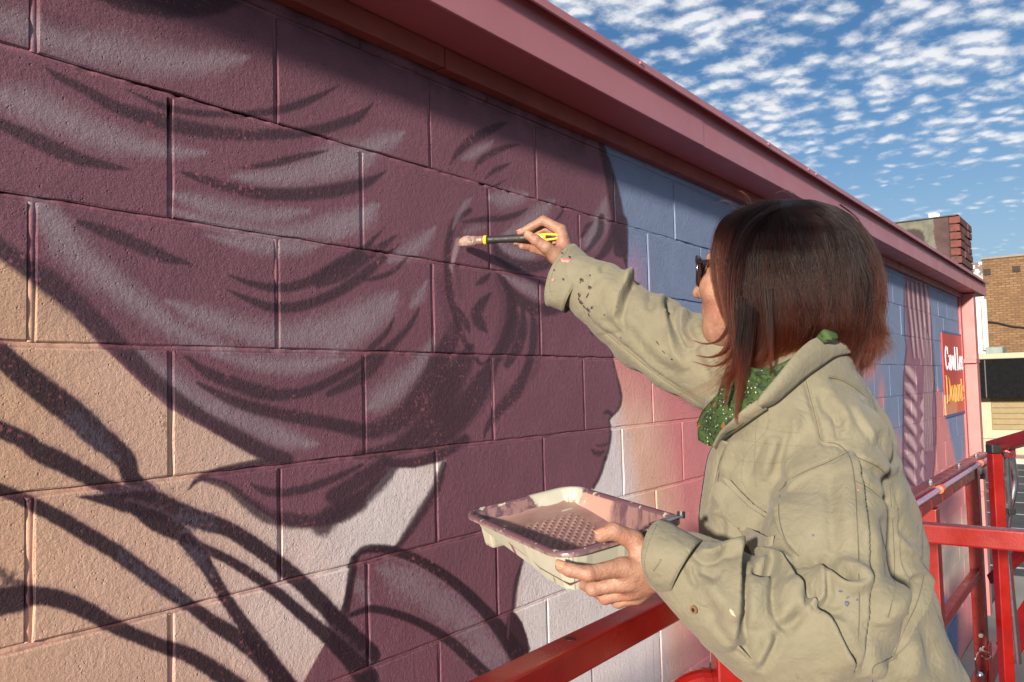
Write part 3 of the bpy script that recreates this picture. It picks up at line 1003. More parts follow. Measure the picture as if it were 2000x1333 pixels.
# ------------------------------------------------------------------ ground
m, t, b = material('asphalt')
g = t.node('ShaderNodeNewGeometry').outputs['Position']
sx = t.node('ShaderNodeSeparateXYZ', in_0=g)
n = t.noise(g, 1.2, 5.0, 0.6)
col = t.mix(t.mapr(n, 0.3, 0.7), (0.055, 0.055, 0.058), (0.10, 0.098, 0.095))
col = t.mix(t.mapr(t.noise(g, 160.0, 2.0), 0.58, 0.75, 0.0, 0.5), col, (0.2, 0.19, 0.18))
t.put(b.inputs['Base Color'], col)
b.inputs['Roughness'].default_value = 0.9
bn = t.node('ShaderNodeBump', in_Strength=0.8, in_Distance=0.004)
t.put(bn.inputs['Height'], t.noise(g, 120.0, 3.0))
t.put(b.inputs['Normal'], bn.outputs[0])
M_ASPH = m
M_CONC = simple('concrete', (0.42, 0.38, 0.32), 0.85, bump=0.002, bscale=50, vary=0.14, vscale=1.5)
M_LINE = simple('road_paint', (0.62, 0.61, 0.57), 0.7, bump=0.001, bscale=60, vary=0.25, vscale=12)
tag(mesh_obj('ground', [(-600, -600, GROUND - 0.02), (600, -600, GROUND - 0.02), (600, 600, GROUND - 0.02), (-600, 600, GROUND - 0.02)], [(0, 1, 2, 3)], simple('bare_ground', (0.16, 0.14, 0.11), 0.95, vary=0.2, vscale=0.4)), kind='structure')
tag(mesh_obj('parking_lot', [(-30, -30, GROUND - 0.008), (24.2, -30, GROUND - 0.008), (24.2, 20, GROUND - 0.008), (-30, 20, GROUND - 0.008)], [(0, 1, 2, 3)], M_ASPH), kind='structure')
bm = bmesh.new()
bm_box(bm, (24.2, -30, GROUND - 0.05), (26.0, 20, GROUND + 0.13), 0.02)
tag(bm_obj('pavement', bm, M_CONC), kind='structure')
bm = bmesh.new()
bm_box(bm, (-2.0, -0.9, GROUND - 0.03), (10.5, -0.002, GROUND + 0.015), 0.005)
tag(bm_obj('walkway', bm, M_CONC), kind='structure')
# bay lines
V, F = [], []
for k in range(9):
    x = 11.0 + k * 1.45
    q = len(V)
    V += [(x, -14, GROUND - 0.004), (x + 0.1, -14, GROUND - 0.004), (x + 0.1, 5.5, GROUND - 0.004), (x, 5.5, GROUND - 0.004)]
    F.append((q, q + 1, q + 2, q + 3))
tag(mesh_obj('bay_lines', V, F, M_LINE), kind='structure')

# ------------------------------------------------------------------ chimney on the roof
XC, YC = 8.3, 0.02
ZC0, ZC1 = EAVE + 0.155, 1.455
ch = thing('chimney', 'square brick chimney patched with grey and dark cement on the shop roof', 'chimney', (XC + 0.4, 0.4, ZC0))
m, t, b = material('patched_cement')
g = t.node('ShaderNodeNewGeometry').outputs['Position']
s3 = t.node('ShaderNodeSeparateXYZ', in_0=g)
pf = t.math('ADD', s3.outputs[1], t.math('MULTIPLY', t.math('SUBTRACT', t.noise(g, 5.0, 4.0, 0.6), 0.5), 0.16))
grey = t.mix(t.mapr(t.noise(g, 14.0, 4.0), 0.3, 0.7), (0.10, 0.10, 0.075), (0.17, 0.165, 0.125))
dark = t.mix(t.mapr(t.noise(g, 9.0, 5.0), 0.3, 0.7), (0.055, 0.032, 0.03), (0.105, 0.06, 0.055))
zf = t.math('ADD', s3.outputs[2], t.math('MULTIPLY', t.noise(g, 7.0, 4.0), 0.15))
blob = t.math('MULTIPLY', t.mapr(pf, 0.30, 0.32), t.mapr(zf, 1.46, 1.42))
mid = t.mapr(pf, 0.215, 0.205)
low = t.mapr(zf, 1.02, 1.0)
col = t.mix(blob, grey, (0.05, 0.036, 0.032))
col = t.mix(t.math('MULTIPLY', mid, t.math('SUBTRACT', 1.0, low)), col, dark)
t.put(b.inputs['Base Color'], col)
b.inputs['Roughness'].default_value = 0.9
bn = t.node('ShaderNodeBump', in_Strength=1.0, in_Distance=0.008)
t.put(bn.inputs['Height'], t.noise(g, 22.0, 5.0, 0.65))
t.put(b.inputs['Normal'], bn.outputs[0])
M_REND = m
bm = bmesh.new()
bm_box(bm, (XC + 0.006, YC + 0.006, ZC0), (XC + 0.75, 0.95, ZC1), 0.004)
bm_obj('core', bm, simple('dark_mortar', (0.05, 0.035, 0.032), 0.95), ch)
bm = bmesh.new()
bm_box(bm, (XC - 0.012, YC + 0.075, ZC0), (XC + 0.004, 0.95, ZC1 - 0.004), 0.004)
bm_obj('cement_render', bm, M_REND, ch)
bm = bmesh.new()
bm_box(bm, (XC - 0.02, YC - 0.012, ZC1), (XC + 0.77, 0.97, ZC1 + 0.012), 0.003)
bm_obj('cap', bm, simple('dark_metal_cap', (0.05, 0.05, 0.045), 0.6), ch)
M_BRK = simple('old_red_brick', alb(100, 62, 60, 1.1), 0.85, bump=0.004, bscale=60, vary=0.3, vscale=9)
M_BRO = simple('orange_brick', alb(136, 78, 68, 0.62), 0.85, bump=0.004, bscale=60, vary=0.25, vscale=9)
rb = random.Random(11)
nb = 8
hb = (ZC1 - ZC0) / nb
for k in range(nb):
    z0 = ZC0 + k * hb
    for j in range(3):
        x0 = XC + j * 0.25
        bm = bmesh.new()
        bm_box(bm, (x0 - (0.012 if j == 0 else -0.006), YC - 0.02 + rb.uniform(-0.006, 0.006), z0 + 0.006), (x0 + 0.243, YC + 0.07, z0 + hb - 0.006), 0.007, 2)
        bm_obj('brick', bm, M_BRO if (j == 0 and k > 2) else M_BRK, ch)
cb = bmesh.new()
bm_box(cb, (XC + 0.02, 0.20, ZC1 + 0.013), (XC + 0.08, 0.27, ZC1 + 0.06), 0.004)
bm_box(cb, (XC + 0.03, 0.175, ZC1 + 0.013), (XC + 0.07, 0.197, ZC1 + 0.05), 0.004)
tag(bm_obj('flue_bracket', cb, simple('white_paint_metal', (0.75, 0.75, 0.74), 0.5)), 'small white metal bracket standing on the chimney cap', 'bracket')
# a low kerb of the roof edge that shows beyond the fascia
# ------------------------------------------------------------------ shop sign on the wall
def sign():
    q = {k: hit(*p, 1, -0.012) for k, p in dict(tl=(1840, 648), tr=(1879, 658), bl=(1848, 811), br=(1888, 803)).items()}
    x0 = 0.5 * (q['tl'][0] + q['bl'][0])
    x1 = 0.5 * (q['tr'][0] + q['br'][0])
    z1 = 0.5 * (q['tl'][2] + q['tr'][2])
    z0 = 0.5 * (q['bl'][2] + q['br'][2])
    s = thing('shop_sign', 'red shop sign reading Carol Lee Donuts on the blue part of the wall', 'sign', ((x0 + x1) / 2, -0.006, z0))
    m, t, b = material('sign_red')
    g = t.node('ShaderNodeNewGeometry').outputs['Position']
    s3 = t.node('ShaderNodeSeparateXYZ', in_0=g)
    up = t.mapr(s3.outputs[2], z0 + 0.16, z0 + 0.17)
    lf = t.mapr(s3.outputs[0], x0 + 0.55, x0 + 0.57)
    red = t.mix(t.mapr(t.noise(g, 2.5, 2.0), 0.35, 0.65), alb(176, 52, 38, 1.4), alb(160, 40, 38, 1.4))
    low = t.mix(lf, alb(208, 130, 92, 1.3), alb(196, 78, 52, 1.3))
    t.put(b.inputs['Base Color'], t.mix(up, low, red))
    b.inputs['Roughness'].default_value = 0.45
    bm = bmesh.new()
    bm_box(bm, (x0, -0.012, z0), (x1, -0.001, z1), 0.002)
    bm_obj('sign_panel', bm, m, s)
    mb = simple('blue_masking_tape', alb(78, 100, 146, 1.2), 0.7, vary=0.1)
    for a, c in ((z0 - 0.018, z0 + 0.002), (z1 - 0.002, z1 + 0.014)):
        bm = bmesh.new()
        bm_box(bm, (x0 - 0.02, -0.0145, a), (x1 + 0.02, -0.0125, c))
        bm_obj('masking_tape', bm, mb, s)
    W_, H_ = x1 - x0, z1 - z0

    def glyphs(text, xa, xb, zb, hx, mat):
        """serif letters built from stems, bowls and serifs; x-height 0.62"""
        bm = bmesh.new()

        def rect(ax, az, bx, bz):
            bm_box(bm, (ax, -0.0165, az), (bx, -0.0122, bz))

        def ring(cx, cz, rx, rz, tx, tz, a0=0, a1=360):
            n = 18
            o, i = [], []
            for k in range(n + 1):
                a = R(a0 + (a1 - a0) * k / n)
                o.append((cx + rx * math.cos(a), cz + rz * math.sin(a)))
                i.append((cx + (rx - tx) * math.cos(a), cz + (rz - tz) * math.sin(a)))
            vs = [[bm.verts.new((p[0], y, p[1])) for p in L] for L in (o, i) for y in (-0.0165, -0.0122)]
            for k in range(n):
                bm.faces.new((vs[0][k], vs[0][k + 1], vs[2][k + 1], vs[2][k]))
                bm.faces.new((vs[0][k + 1], vs[0][k], vs[1][k], vs[1][k + 1]))
                bm.faces.new((vs[2][k], vs[2][k + 1], vs[3][k + 1], vs[3][k]))
        wid = {'C': .78, 'D': .84, 'L': .66, 'a': .56, 'r': .46, 'o': .6, 'l': .44, 'e': .56, 'n': .64, 'u': .64, 't': .4, 's': .48, ' ': .3}
        tot = sum(wid[c] for c in text)
        k = (xb - xa) / tot
        st = 0.092 * k
        th = 0.05 * hx
        x = xa
        xh = 0.64 * hx
        for c in text:
            ww = wid[c] * k
            a, b2 = x + 0.07 * k, x + ww - 0.07 * k
            cx = (a + b2) / 2
            rx = (b2 - a) / 2
            se = 0.05 * k
            if c == 'C':
                ring(cx, zb + hx / 2, rx, hx / 2, st, th, 45, 315)
                rect(b2 - st * 0.5, zb + hx * 0.66, b2, zb + hx * 0.95)
            elif c == 'D':
                rect(a + se, zb, a + se + st, zb + hx)
                rect(a, zb, cx, zb + th)
                rect(a, zb + hx - th, cx, zb + hx)
                ring(cx - rx * 0.3, zb + hx / 2, rx * 1.3, hx / 2, st, th, -90, 90)
            elif c == 'L':
                rect(a + se, zb, a + se + st, zb + hx)
                rect(a, zb, b2, zb + th)
                rect(b2 - st * 0.4, zb, b2, zb + hx * 0.28)
                rect(a, zb + hx - th, a + st + 2 * se, zb + hx)
            elif c in 'oe':
                ring(cx, zb + xh / 2, rx, xh / 2, st, th, *((0, 360) if c == 'o' else (0, 320)))
                if c == 'e':
                    rect(a + st * 0.8, zb + xh * 0.48, b2, zb + xh * 0.48 + th)
            elif c == 'a':
                rect(b2 - st, zb, b2, zb + xh * 0.75)
                ring(cx, zb + xh * 0.72, rx, xh * 0.28, st, th, 0, 150)
                ring(cx - rx * 0.1, zb + xh * 0.27, rx * 0.9, xh * 0.27, st, th)
            elif c == 'l':
                rect(cx - st / 2, zb, cx + st / 2, zb + hx)
            elif c in 'rnu':
                rect(a + se, zb, a + se + st, zb + xh)
                if c != 'u':
                    rect(a, zb, a + st + 2 * se, zb + th)
                    rect(a, zb + xh - th, a + se + st, zb + xh)
                if c == 'r':
                    ring(b2 - rx * 0.6, zb + xh * 0.8, rx * 0.7, xh * 0.2, st, th, 20, 180)
                else:
                    rect(b2 - se - st, zb, b2 - se, zb + xh * (0.8 if c == 'n' else 1))
                    if c == 'n':
                        ring(cx + se, zb + xh * 0.72, rx - se * 2, xh * 0.28, st * .6, th, 0, 180)
                        rect(b2 - st - 2 * se, zb, b2, zb + th)
                    else:
                        ring(cx, zb + xh * 0.28, rx - se, xh * 0.28, st * .6, th, 180, 360)
            elif c == 't':
                rect(cx - st / 2, zb, cx + st / 2, zb + hx * 0.85)
                rect(a, zb + xh - th, b2, zb + xh)
            elif c == 's':
                ring(cx, zb + xh * 0.73, rx, xh * 0.27, st * .8, th, 20, 270)
                ring(cx, zb + xh * 0.27, rx, xh * 0.27, st * .8, th, -160, 90)
            x += ww
        return bm
    mw = simple('white_sign_letters', alb(226, 206, 216, 1.3), 0.5, vary=0.03)
    my = simple('yellow_sign_letters', alb(204, 152, 66, 1.2), 0.5, vary=0.05)
    bm_obj('lettering', glyphs('Carol Lee', x0 + 0.07 * W_, x1 - 0.04 * W_, z0 + 0.54 * H_, 0.30 * H_, mw), mw, s)
    bm_obj('lettering', glyphs('Donuts', x0 + 0.05 * W_, x1 - 0.03 * W_, z0 + 0.14 * H_, 0.34 * H_, my), my, s)


sign()

# ------------------------------------------------------------------ buildings across the car park
m, t, b = material('tan_brickwork')
g = t.node('ShaderNodeNewGeometry').outputs['Position']
s3 = t.node('ShaderNodeSeparateXYZ', in_0=g)
uv = t.node('ShaderNodeCombineXYZ', in_0=t.math('ADD', s3.outputs[1], t.math('MULTIPLY', s3.outputs[0], 1.0)), in_1=s3.outputs[2], in_2=0.0)
br = t.node('ShaderNodeTexBrick', in_Vector=uv.outputs[0])
br.inputs['Scale'].default_value = 1.0
br.inputs['Brick Width'].default_value = 0.24
br.inputs['Row Height'].default_value = 0.085
br.inputs['Mortar Size'].default_value = 0.012
br.inputs['Color1'].default_value = (*alb(122, 90, 64, 0.7), 1)
br.inputs['Color2'].default_value = (*alb(166, 132, 96, 0.7), 1)
br.inputs['Mortar'].default_value = (*alb(112, 88, 66, 0.7), 1)
cc = t.mix(t.mapr(t.noise(g, 3.0, 5.0, 0.65), 0.35, 0.65, 0.0, 0.8), br.outputs[0], alb(146, 112, 78, 0.7))
cc = t.mix(t.mapr(t.noise(g, 0.9, 3.0), 0.45, 0.65, 0.0, 0.5), cc, alb(126, 94, 66, 0.7))
t.put(b.inputs['Base Color'], cc)
b.inputs['Roughness'].default_value = 0.9
bn = t.node('ShaderNodeBump', in_Strength=1.0, in_Distance=0.02)
t.put(bn.inputs['Height'], t.math('SUBTRACT', t.noise(g, 10.0, 4.0), br.outputs[1]))
t.put(b.inputs['Normal'], bn.outputs[0])
M_TAN = m
XB = 33.0


def pz(x, y, X):
    return hit(x, y, 0, X)


top = pz(1950, 505, XB)[2]
yl = pz(1921, 560, XB)[1]
bb = thing('brick_building', 'tall tan brick building with a bare side wall and small dark vents', 'building', (XB + 4, 0, GROUND))
bm = bmesh.new()
bm_box(bm, (XB, -9, GROUND), (XB + 10, yl, top), 0.01)
bm_obj('wall', bm, M_TAN, bb)
bm = bmesh.new()
bm_box(bm, (XB - 0.06, -9.05, top), (XB + 10, yl + 0.05, top + 0.07), 0.01)
bm_obj('parapet_cap', bm, simple('grey_coping', (0.24, 0.21, 0.17), 0.8), bb)
m, t, b = material('white_painted_brick')
g = t.node('ShaderNodeNewGeometry').outputs['Position']
s3 = t.node('ShaderNodeSeparateXYZ', in_0=g)
sc_ = pz(1914, 523, XB)
dd = t.vmath('DISTANCE', g, tuple(sc_))
stain = t.math('MULTIPLY', t.mapr(dd, 0.45, 0.25, 0.0, 1.0), t.mapr(t.noise(g, 6.0, 4.0), 0.44, 0.52))
t.put(b.inputs['Base Color'], t.mix(stain, (0.62, 0.61, 0.58), (0.16, 0.12, 0.11)))
b.inputs['Roughness'].default_value = 0.8
bm = bmesh.new()
bm_box(bm, (XB - 0.03, yl + 0.001, GROUND), (XB + 9, yl + 4.5, top - 0.08), 0.01)
bm_obj('white_wall', bm, m, bb, )
for px, py, s_ in [(1928, 532, .22), (1985, 526, .22)]:
    q = pz(px, py, XB)
    bm = bmesh.new()
    bm_box(bm, (XB - 0.05, q[1] - s_ / 2, q[2] - s_ / 2), (XB + 0.1, q[1] + s_ / 2, q[2] + s_ / 2), 0.01)
    bm_obj('vent', bm, simple('vent_dark', (0.04, 0.03, 0.025), 0.9), bb)
bm = bmesh.new()
p0, p1 = pz(1921, 585, XB - 0.2), pz(1929, 684, XB - 0.2)
bm_tube(bm, [p0, (p0[0], p0[1], p1[2]), ], 0.09, 10)
bm_obj('gutter_pipe', bm, simple('pale_pipe', (0.66, 0.66, 0.6), 0.5), bb)
# sagging cable along the brick wall
pts = [pz(x, y, XB - 0.15) for x, y in [(1926, 628), (1950, 631), (1975, 637), (2003, 640), (2100, 648)]]
bm = bmesh.new()
bm_tube(bm, [tuple(p) for p in catmull(pts, 5)], 0.025, 6)
bm_obj('cable', bm, simple('black_cable', (0.02, 0.02, 0.02), 0.6), bb)

XS = 26.0
st = thing('low_shop', 'low shop with a black fascia, cream parapet and closed tan shutter', 'building', (XS + 3, 0, GROUND))
z_t = pz(1960, 690, XS)[2]
z_b = pz(1960, 701, XS)[2]
z_f = pz(1960, 777, XS)[2]
z_s = pz(1960, 841, XS)[2]
yl2, yr2 = 3.2, -8.0
M_CRM = simple('cream_render', alb(216, 196, 166, 0.72), 0.8, vary=0.08, vscale=1)
bm = bmesh.new()
bm_box(bm, (XS - 0.1, yr2, z_b), (XS + 5.5, yl2, z_t), 0.02)
bm_obj('parapet', bm, M_CRM, st)
bm = bmesh.new()
bm_box(bm, (XS - 0.5, yr2 + 0.05, z_f), (XS + 0.2, yl2 - 0.05, z_b - 0.004), 0.01)
bm_obj('fascia', bm, simple('black_fascia', (0.008, 0.008, 0.009), 0.9, vary=0.25, spec=0.1), st)
for yy in (-0.4, 0.75, 1.9):
    bm = bmesh.new()
    bm_box(bm, (XS - 0.512, yy, z_f + 0.02), (XS - 0.501, yy + 0.03, z_b - 0.03), 0.002)
    bm_obj('fascia_seam', bm, simple('dark_grey_trim', (0.05, 0.05, 0.055), 0.5), st)
bm = bmesh.new()
bm_box(bm, (XS + 0.2, yr2, GROUND), (XS + 5.4, yl2, z_b - 0.006), 0.01)
bm_obj('wall', bm, M_CRM, st)
m_sh = simple('tan_shutter', alb(146, 128, 90, 0.9), 0.6, vary=0.08)
zz = z_s
k = 0
while zz < z_f + 0.1:
    bm = bmesh.new()
    bm_box(bm, (XS + 0.17, yr2 + 1, zz), (XS + 0.198, 1.9, zz + 0.152), 0.012)
    bm_obj('shutter_slat', bm, m_sh, st)
    zz += 0.155
bm = bmesh.new()
q0, q1 = pz(1925, 688, XS + 0.6), pz(1958, 681, XS + 0.6)
bm_box(bm, (XS + 0.6, q1[1], z_t), (XS + 1.6, q0[1], z_t + 0.20), 0.02)
tag(bm_obj('roof_unit', bm, simple('grey_green_metal', (0.2, 0.26, 0.24), 0.6)), 'small grey green metal box on the roof of the low shop', 'vent box')
# a low pale wall in front of the shutter
bm = bmesh.new()
bm_box(bm, (25.3, -9, GROUND + 0.13), (25.55, 4.0, GROUND + 0.55), 0.02)
tag(bm_obj('boundary_wall', bm, M_CRM), 'low cream wall in front of the closed tan shutter', 'wall')

# ------------------------------------------------------------------ the work platform
m, t, b = material('red_lift_paint')
g = t.node('ShaderNodeNewGeometry').outputs['Position']
dirt = t.mapr(t.noise(g, 26.0, 5.0, 0.65), 0.60, 0.72, 0.0, 0.45)
scuff = t.mapr(t.noise(g, 9.0, 4.0, 0.7), 0.35, 0.65)
red = t.mix(scuff, alb(156, 22, 16, 0.62), alb(176, 30, 20, 0.66))
chips = t.mapr(t.noise(g, 75.0, 5.0, 0.7), 0.69, 0.71, 0.0, 0.8)
scr = t.node('ShaderNodeVectorMath', operation='MULTIPLY')
t.put(scr.inputs[0], g)
scr.inputs[1].default_value = (6.0, 40.0, 160.0)
scratch = t.mapr(t.noise(scr.outputs[0], 1.0, 3.0, 0.6), 0.70, 0.74, 0.0, 0.45)
col = t.mix(dirt, red, alb(112, 56, 42, 0.8))
col = t.mix(scratch, col, alb(190, 96, 80, 0.8))
t.put(b.inputs['Base Color'], t.mix(chips, col, alb(70, 46, 40, 0.8)))
t.put(b.inputs['Roughness'], t.mapr(t.noise(g, 14.0, 4.0), 0.3, 0.7, 0.22, 0.45))
b.inputs['Coat Weight'].default_value = 0.25
b.inputs['Coat Roughness'].default_value = 0.2
bn = t.node('ShaderNodeBump', in_Strength=0.5, in_Distance=0.0005)
t.put(bn.inputs['Height'], t.noise(g, 300.0, 2.0))
t.put(b.inputs['Normal'], bn.outputs[0])
M_RED = m
M_ZINC = simple('galvanised_steel', (0.74, 0.75, 0.78), 0.17, 1.0, vary=0.04, vscale=12)
M_BLK = simple('black_plastic', (0.018, 0.018, 0.018), 0.45, vary=0.1)
M_ROD = simple('worn_bright_rod', alb(200, 160, 190, 1.2), 0.25, 0.5, vary=0.15, vscale=20)
FLOOR = -1.45
YR = -0.582
lift = thing('lift_platform', 'red scissor lift platform with square tube guard rails around the painter', 'lift platform', (1.2, -1.0, GROUND))


def bar(name, a, c, wd=0.04, ht=0.04, mat=None, bev=0.004, up=(0, 0, 1), parent=None):
    bm = bmesh.new()
    bm_bar(bm, a, c, wd, ht, bev, up)
    return bm_obj(name, bm, mat or M_RED, parent or lift)


ZT = -0.436
near_rail = bar('guard_rail', (-1.35, YR, ZT), (1.36, YR, ZT), 0.041, 0.041)
q = hit(1115, 1249, 2, ZT + 0.0206)
bm = bmesh.new()
bm_disc(bm, (q[0], YR + 0.003, ZT + 0.0207), (0, 0, 1), 0.0075, 0.0014, 16)
bm_obj('bolt_hole', bm, simple('dark_hole', (0.03, 0.004, 0.003), 0.7), lift)
# gate post in front of the painter, with a bent tube welded to it
pp = at(1420, 1290, 1.285)
bar('post', (pp[0], pp[1], FLOOR), (pp[0], pp[1], pp[2] + 0.12), 0.042, 0.042, up=(0.62, -0.78, 0))
e0 = at(1412, 1338, 1.285)
e1 = at(1372, 1336, 1.285)
e2 = at(1338, 1350, 1.285)
e3 = at(1322, 1385, 1.285)
e4 = at(1318, 1500, 1.285)
bm = bmesh.new()
bm_tube(bm, [tuple(p) for p in catmull([e0, e1, e2, e3, e4], 6)], 0.022, 16)
bm_obj('bent_tube', bm, M_RED, lift)
bm = bmesh.new()
ax = (e1 - e0)
bm_disc(bm, tuple(e1 + (e0 - e1) * 0.15), tuple(ax), 0.0245, 0.012, 18)
bm_obj('tube_collar', bm, M_RED, lift)
# cross bar behind the painter
bar('cross_bar', (1.425, -0.72, -0.4035), (1.41, -1.95, -0.4035), 0.04, 0.040)
bar('cross_bar_post', (1.43, -0.72, FLOOR), (1.43, -0.72, -0.4035), 0.04, 0.04)
# the far guard along the wall
ZF = -0.478
X0, X1 = 1.5, 4.42
bar('guard_rail', (X0, YR, ZF - 0.02), (X1, YR, ZF - 0.02), 0.05, 0.04)
zl = hit(1787, 1013, 1, YR - 0.02)[2]
zl2 = hit(1899, 948, 1, YR - 0.02)[2]
zl = 0.5 * (zl + zl2)
xs = [X0]
for px in (1787, 1808, 1831, 1851, 1870, 1886, 1899):
    xs.append(hit(px, 985, 1, YR)[0])
xs.append(X1)
for a, c in zip(xs, xs[1:]):
    bm = bmesh.new()
    bm_box(bm, (a + 0.008, YR - 0.020, zl + 0.005), (c - 0.008, YR - 0.010, ZF - 0.045), 0.001)
    bm_obj('slotted_plate', bm, M_RED, lift)
bm = bmesh.new()
bm_box(bm, (X0, YR - 0.006, zl), (X1, YR + 0.006, ZF - 0.041), 0.001)
bm_obj('backing_plate', bm, M_RED, lift)
zr = 0.5 * (hit(1786, 982, 1, YR - 0.035)[2] + hit(1921, 905, 1, YR - 0.035)[2])
bm = bmesh.new()
bm_tube(bm, [(X0, YR - 0.036, zr), (X1 - 0.02, YR - 0.036, zr)], 0.0105, 12)
bm_obj('sliding_rod', bm, M_ROD, lift)
for px in (1836, 1918):
    x = hit(px, 950, 1, YR - 0.035)[0]
    bm = bmesh.new()
    bm_disc(bm, (x, YR - 0.036, zr), (1, 0, 0), 0.0155, 0.05, 14)
    bm_obj('rod_clip', bm, simple('orange_clip', alb(206, 92, 50, 1.3), 0.4), lift)
for px, py in [(1772, 957), (1815, 928), (1871, 902), (1905, 886)]:
    x = hit(px, py, 1, YR)[0]
    bm = bmesh.new()
    bm_disc(bm, (x, YR - 0.004, ZF + 0.002), (0, 0, 1), 0.014, 0.004, 14)
    bm_disc(bm, (x, YR - 0.004, ZF + 0.008), (0, 0, 1), 0.009, 0.010, 6)
    bm_obj('bolt', bm, M_ZINC, lift)
xa = hit(1824, 1150, 1, YR)[0]
xb = hit(1911, 1150, 1, YR)[0]
bar('post', (xa, YR, FLOOR - 0.15), (xa, YR, zl), 0.055, 0.075, up=(1, 0, 0))
bar('post', (xb, YR, FLOOR - 0.15), (xb, YR, ZF), 0.055, 0.075, up=(1, 0, 0))
zm = 0.5 * (hit(1845, 1195, 1, YR)[2] + hit(1905, 1130, 1, YR)[2])
bar('mid_rail', (X0, YR, zm), (xb - 0.03, YR, zm), 0.035, 0.04)
q = hit(1923, 923, 1, YR - 0.03)
bm = bmesh.new()
bm_box(bm, (q[0] - 0.05, YR - 0.05, q[2] - 0.03), (q[0] + 0.06, YR - 0.012, q[2] + 0.035), 0.004)
bm_obj('latch_bracket', bm, M_ZINC, lift)
# post foot with pins and a lanyard pin
bm = bmesh.new()
bm_box(bm, (xb - 0.05, YR - 0.036, FLOOR - 0.15), (xb + 0.05, YR - 0.030, hit(1908, 1270, 1, YR)[2]), 0.002)
bm_obj('post_socket', bm, M_RED, lift)
for px, py in [(1893, 1273), (1893, 1305)]:
    q = hit(px, py, 1, YR)
    bm = bmesh.new()
    bm_disc(bm, (xb - 0.065, YR - 0.01, q[2]), (1, 0, 0), 0.010, 0.035, 10)
    bm_obj('socket_bolt', bm, M_ZINC, lift)
bm = bmesh.new()
loop = [hit(x, y, 1, YR - 0.045) for x, y in [(1914, 1318), (1908, 1302), (1905, 1286), (1910, 1275), (1921, 1272), (1932, 1276), (1934, 1284), (1925, 1288), (1918, 1282)]]
bm_tube(bm, [tuple(p) for p in catmull(loop, 5)], 0.003, 6)
bm_obj('lanyard', bm, M_ZINC, lift)
bm = bmesh.new()
q = hit(1914, 1319, 1, YR - 0.047)
bmesh.ops.create_uvsphere(bm, u_segments=12, v_segments=8, radius=0.014, matrix=Matrix.Translation(Vector(q)))
bm_obj('pin_ball', bm, M_ZINC, lift, True)

# ---- gate post with black cap, bracket and bent steel tubes
D3 = 2.95
g3 = at(1942, 880, D3)
bar('gate_post', (g3[0], g3[1], FLOOR - 0.1), (g3[0], g3[1], at(1942, 886, D3)[2]), 0.038, 0.038, up=(0.6, -0.8, 0))
bm = bmesh.new()
bm_bar(bm, (g3[0], g3[1], at(1942, 886, D3)[2] + 0.001), (g3[0], g3[1], at(1942, 868, D3)[2]), 0.042, 0.042, 0.005, (0.6, -0.8, 0))
bm_obj('post_cap', bm, M_BLK, lift)
for dz_, dd in ((0, 0.0), (0.0, 0.05)):
    a = at(1951, 883, D3 + dd)
    c = at(1983, 881, D3 + dd)
    bm = bmesh.new()
    bm_bar(bm, tuple(a), tuple(c), 0.006, 0.042, 0.001)
    bm_obj('hinge_plate', bm, M_RED, lift)
for px, py in [(1962, 888), (1975, 884)]:
    q = at(px, py, D3 - 0.012)
    bm = bmesh.new()
    bm_disc(bm, tuple(q), tuple(FWD), 0.008, 0.014, 8)
    bm_obj('hinge_bolt', bm, M_ZINC, lift)


def tube_px(name, pts, rad, mat):
    bm = bmesh.new()
    bm_tube(bm, [tuple(p) for p in catmull([at(*p) for p in pts], 6)], rad, 14)
    return bm_obj(name, bm, mat, lift)


tube_px('steel_tube', [(1963, 893, 3.0), (1965, 940, 3.0), (1968, 995, 3.0), (1961, 1008, 3.0), (1960, 1035, 3.0), (1967, 1100, 3.0), (1975, 1180, 3.0), (1986, 1295, 3.0)], 0.0165, M_ZINC)
tube_px('steel_tube', [(1975, 886, 3.06), (1979, 915, 3.06), (1982, 940, 3.06), (1979, 965, 3.06), (1971, 1000, 3.06), (1966, 1040, 3.06)], 0.0125, M_ZINC)
for px in (1957, 1972):
    bm = bmesh.new()
    a = at(px - 6, 998 + (px - 1957) * 0.1, 2.975)
    c = at(px + 8, 998, 2.975)
    bm_bar(bm, tuple(a), tuple(c), 0.03, 0.022, 0.003)
    bm_obj('black_clamp', bm, M_BLK, lift)
bm = bmesh.new()
bm_disc(bm, tuple(at(1954, 1006, 2.96)), tuple(RIGHT), 0.006, 0.04, 8)
bm_obj('clamp_bolt', bm, M_BLK, lift)
# the other guard rails behind the gate
bar('guard_rail', tuple(at(1938, 874, 3.05)), tuple(at(2130, 822, 2.4)), 0.045, 0.045)
bar('mid_rail', tuple(at(1938, 1132, 3.4)), tuple(at(2100, 990, 2.9)), 0.035, 0.04)
bm = bmesh.new()
bm_bar(bm, tuple(at(1962, 1278, 3.25)), tuple(at(2060, 1130, 3.0)), 0.01, 0.10, 0.002)
bm_obj('toe_board', bm, M_RED, lift)
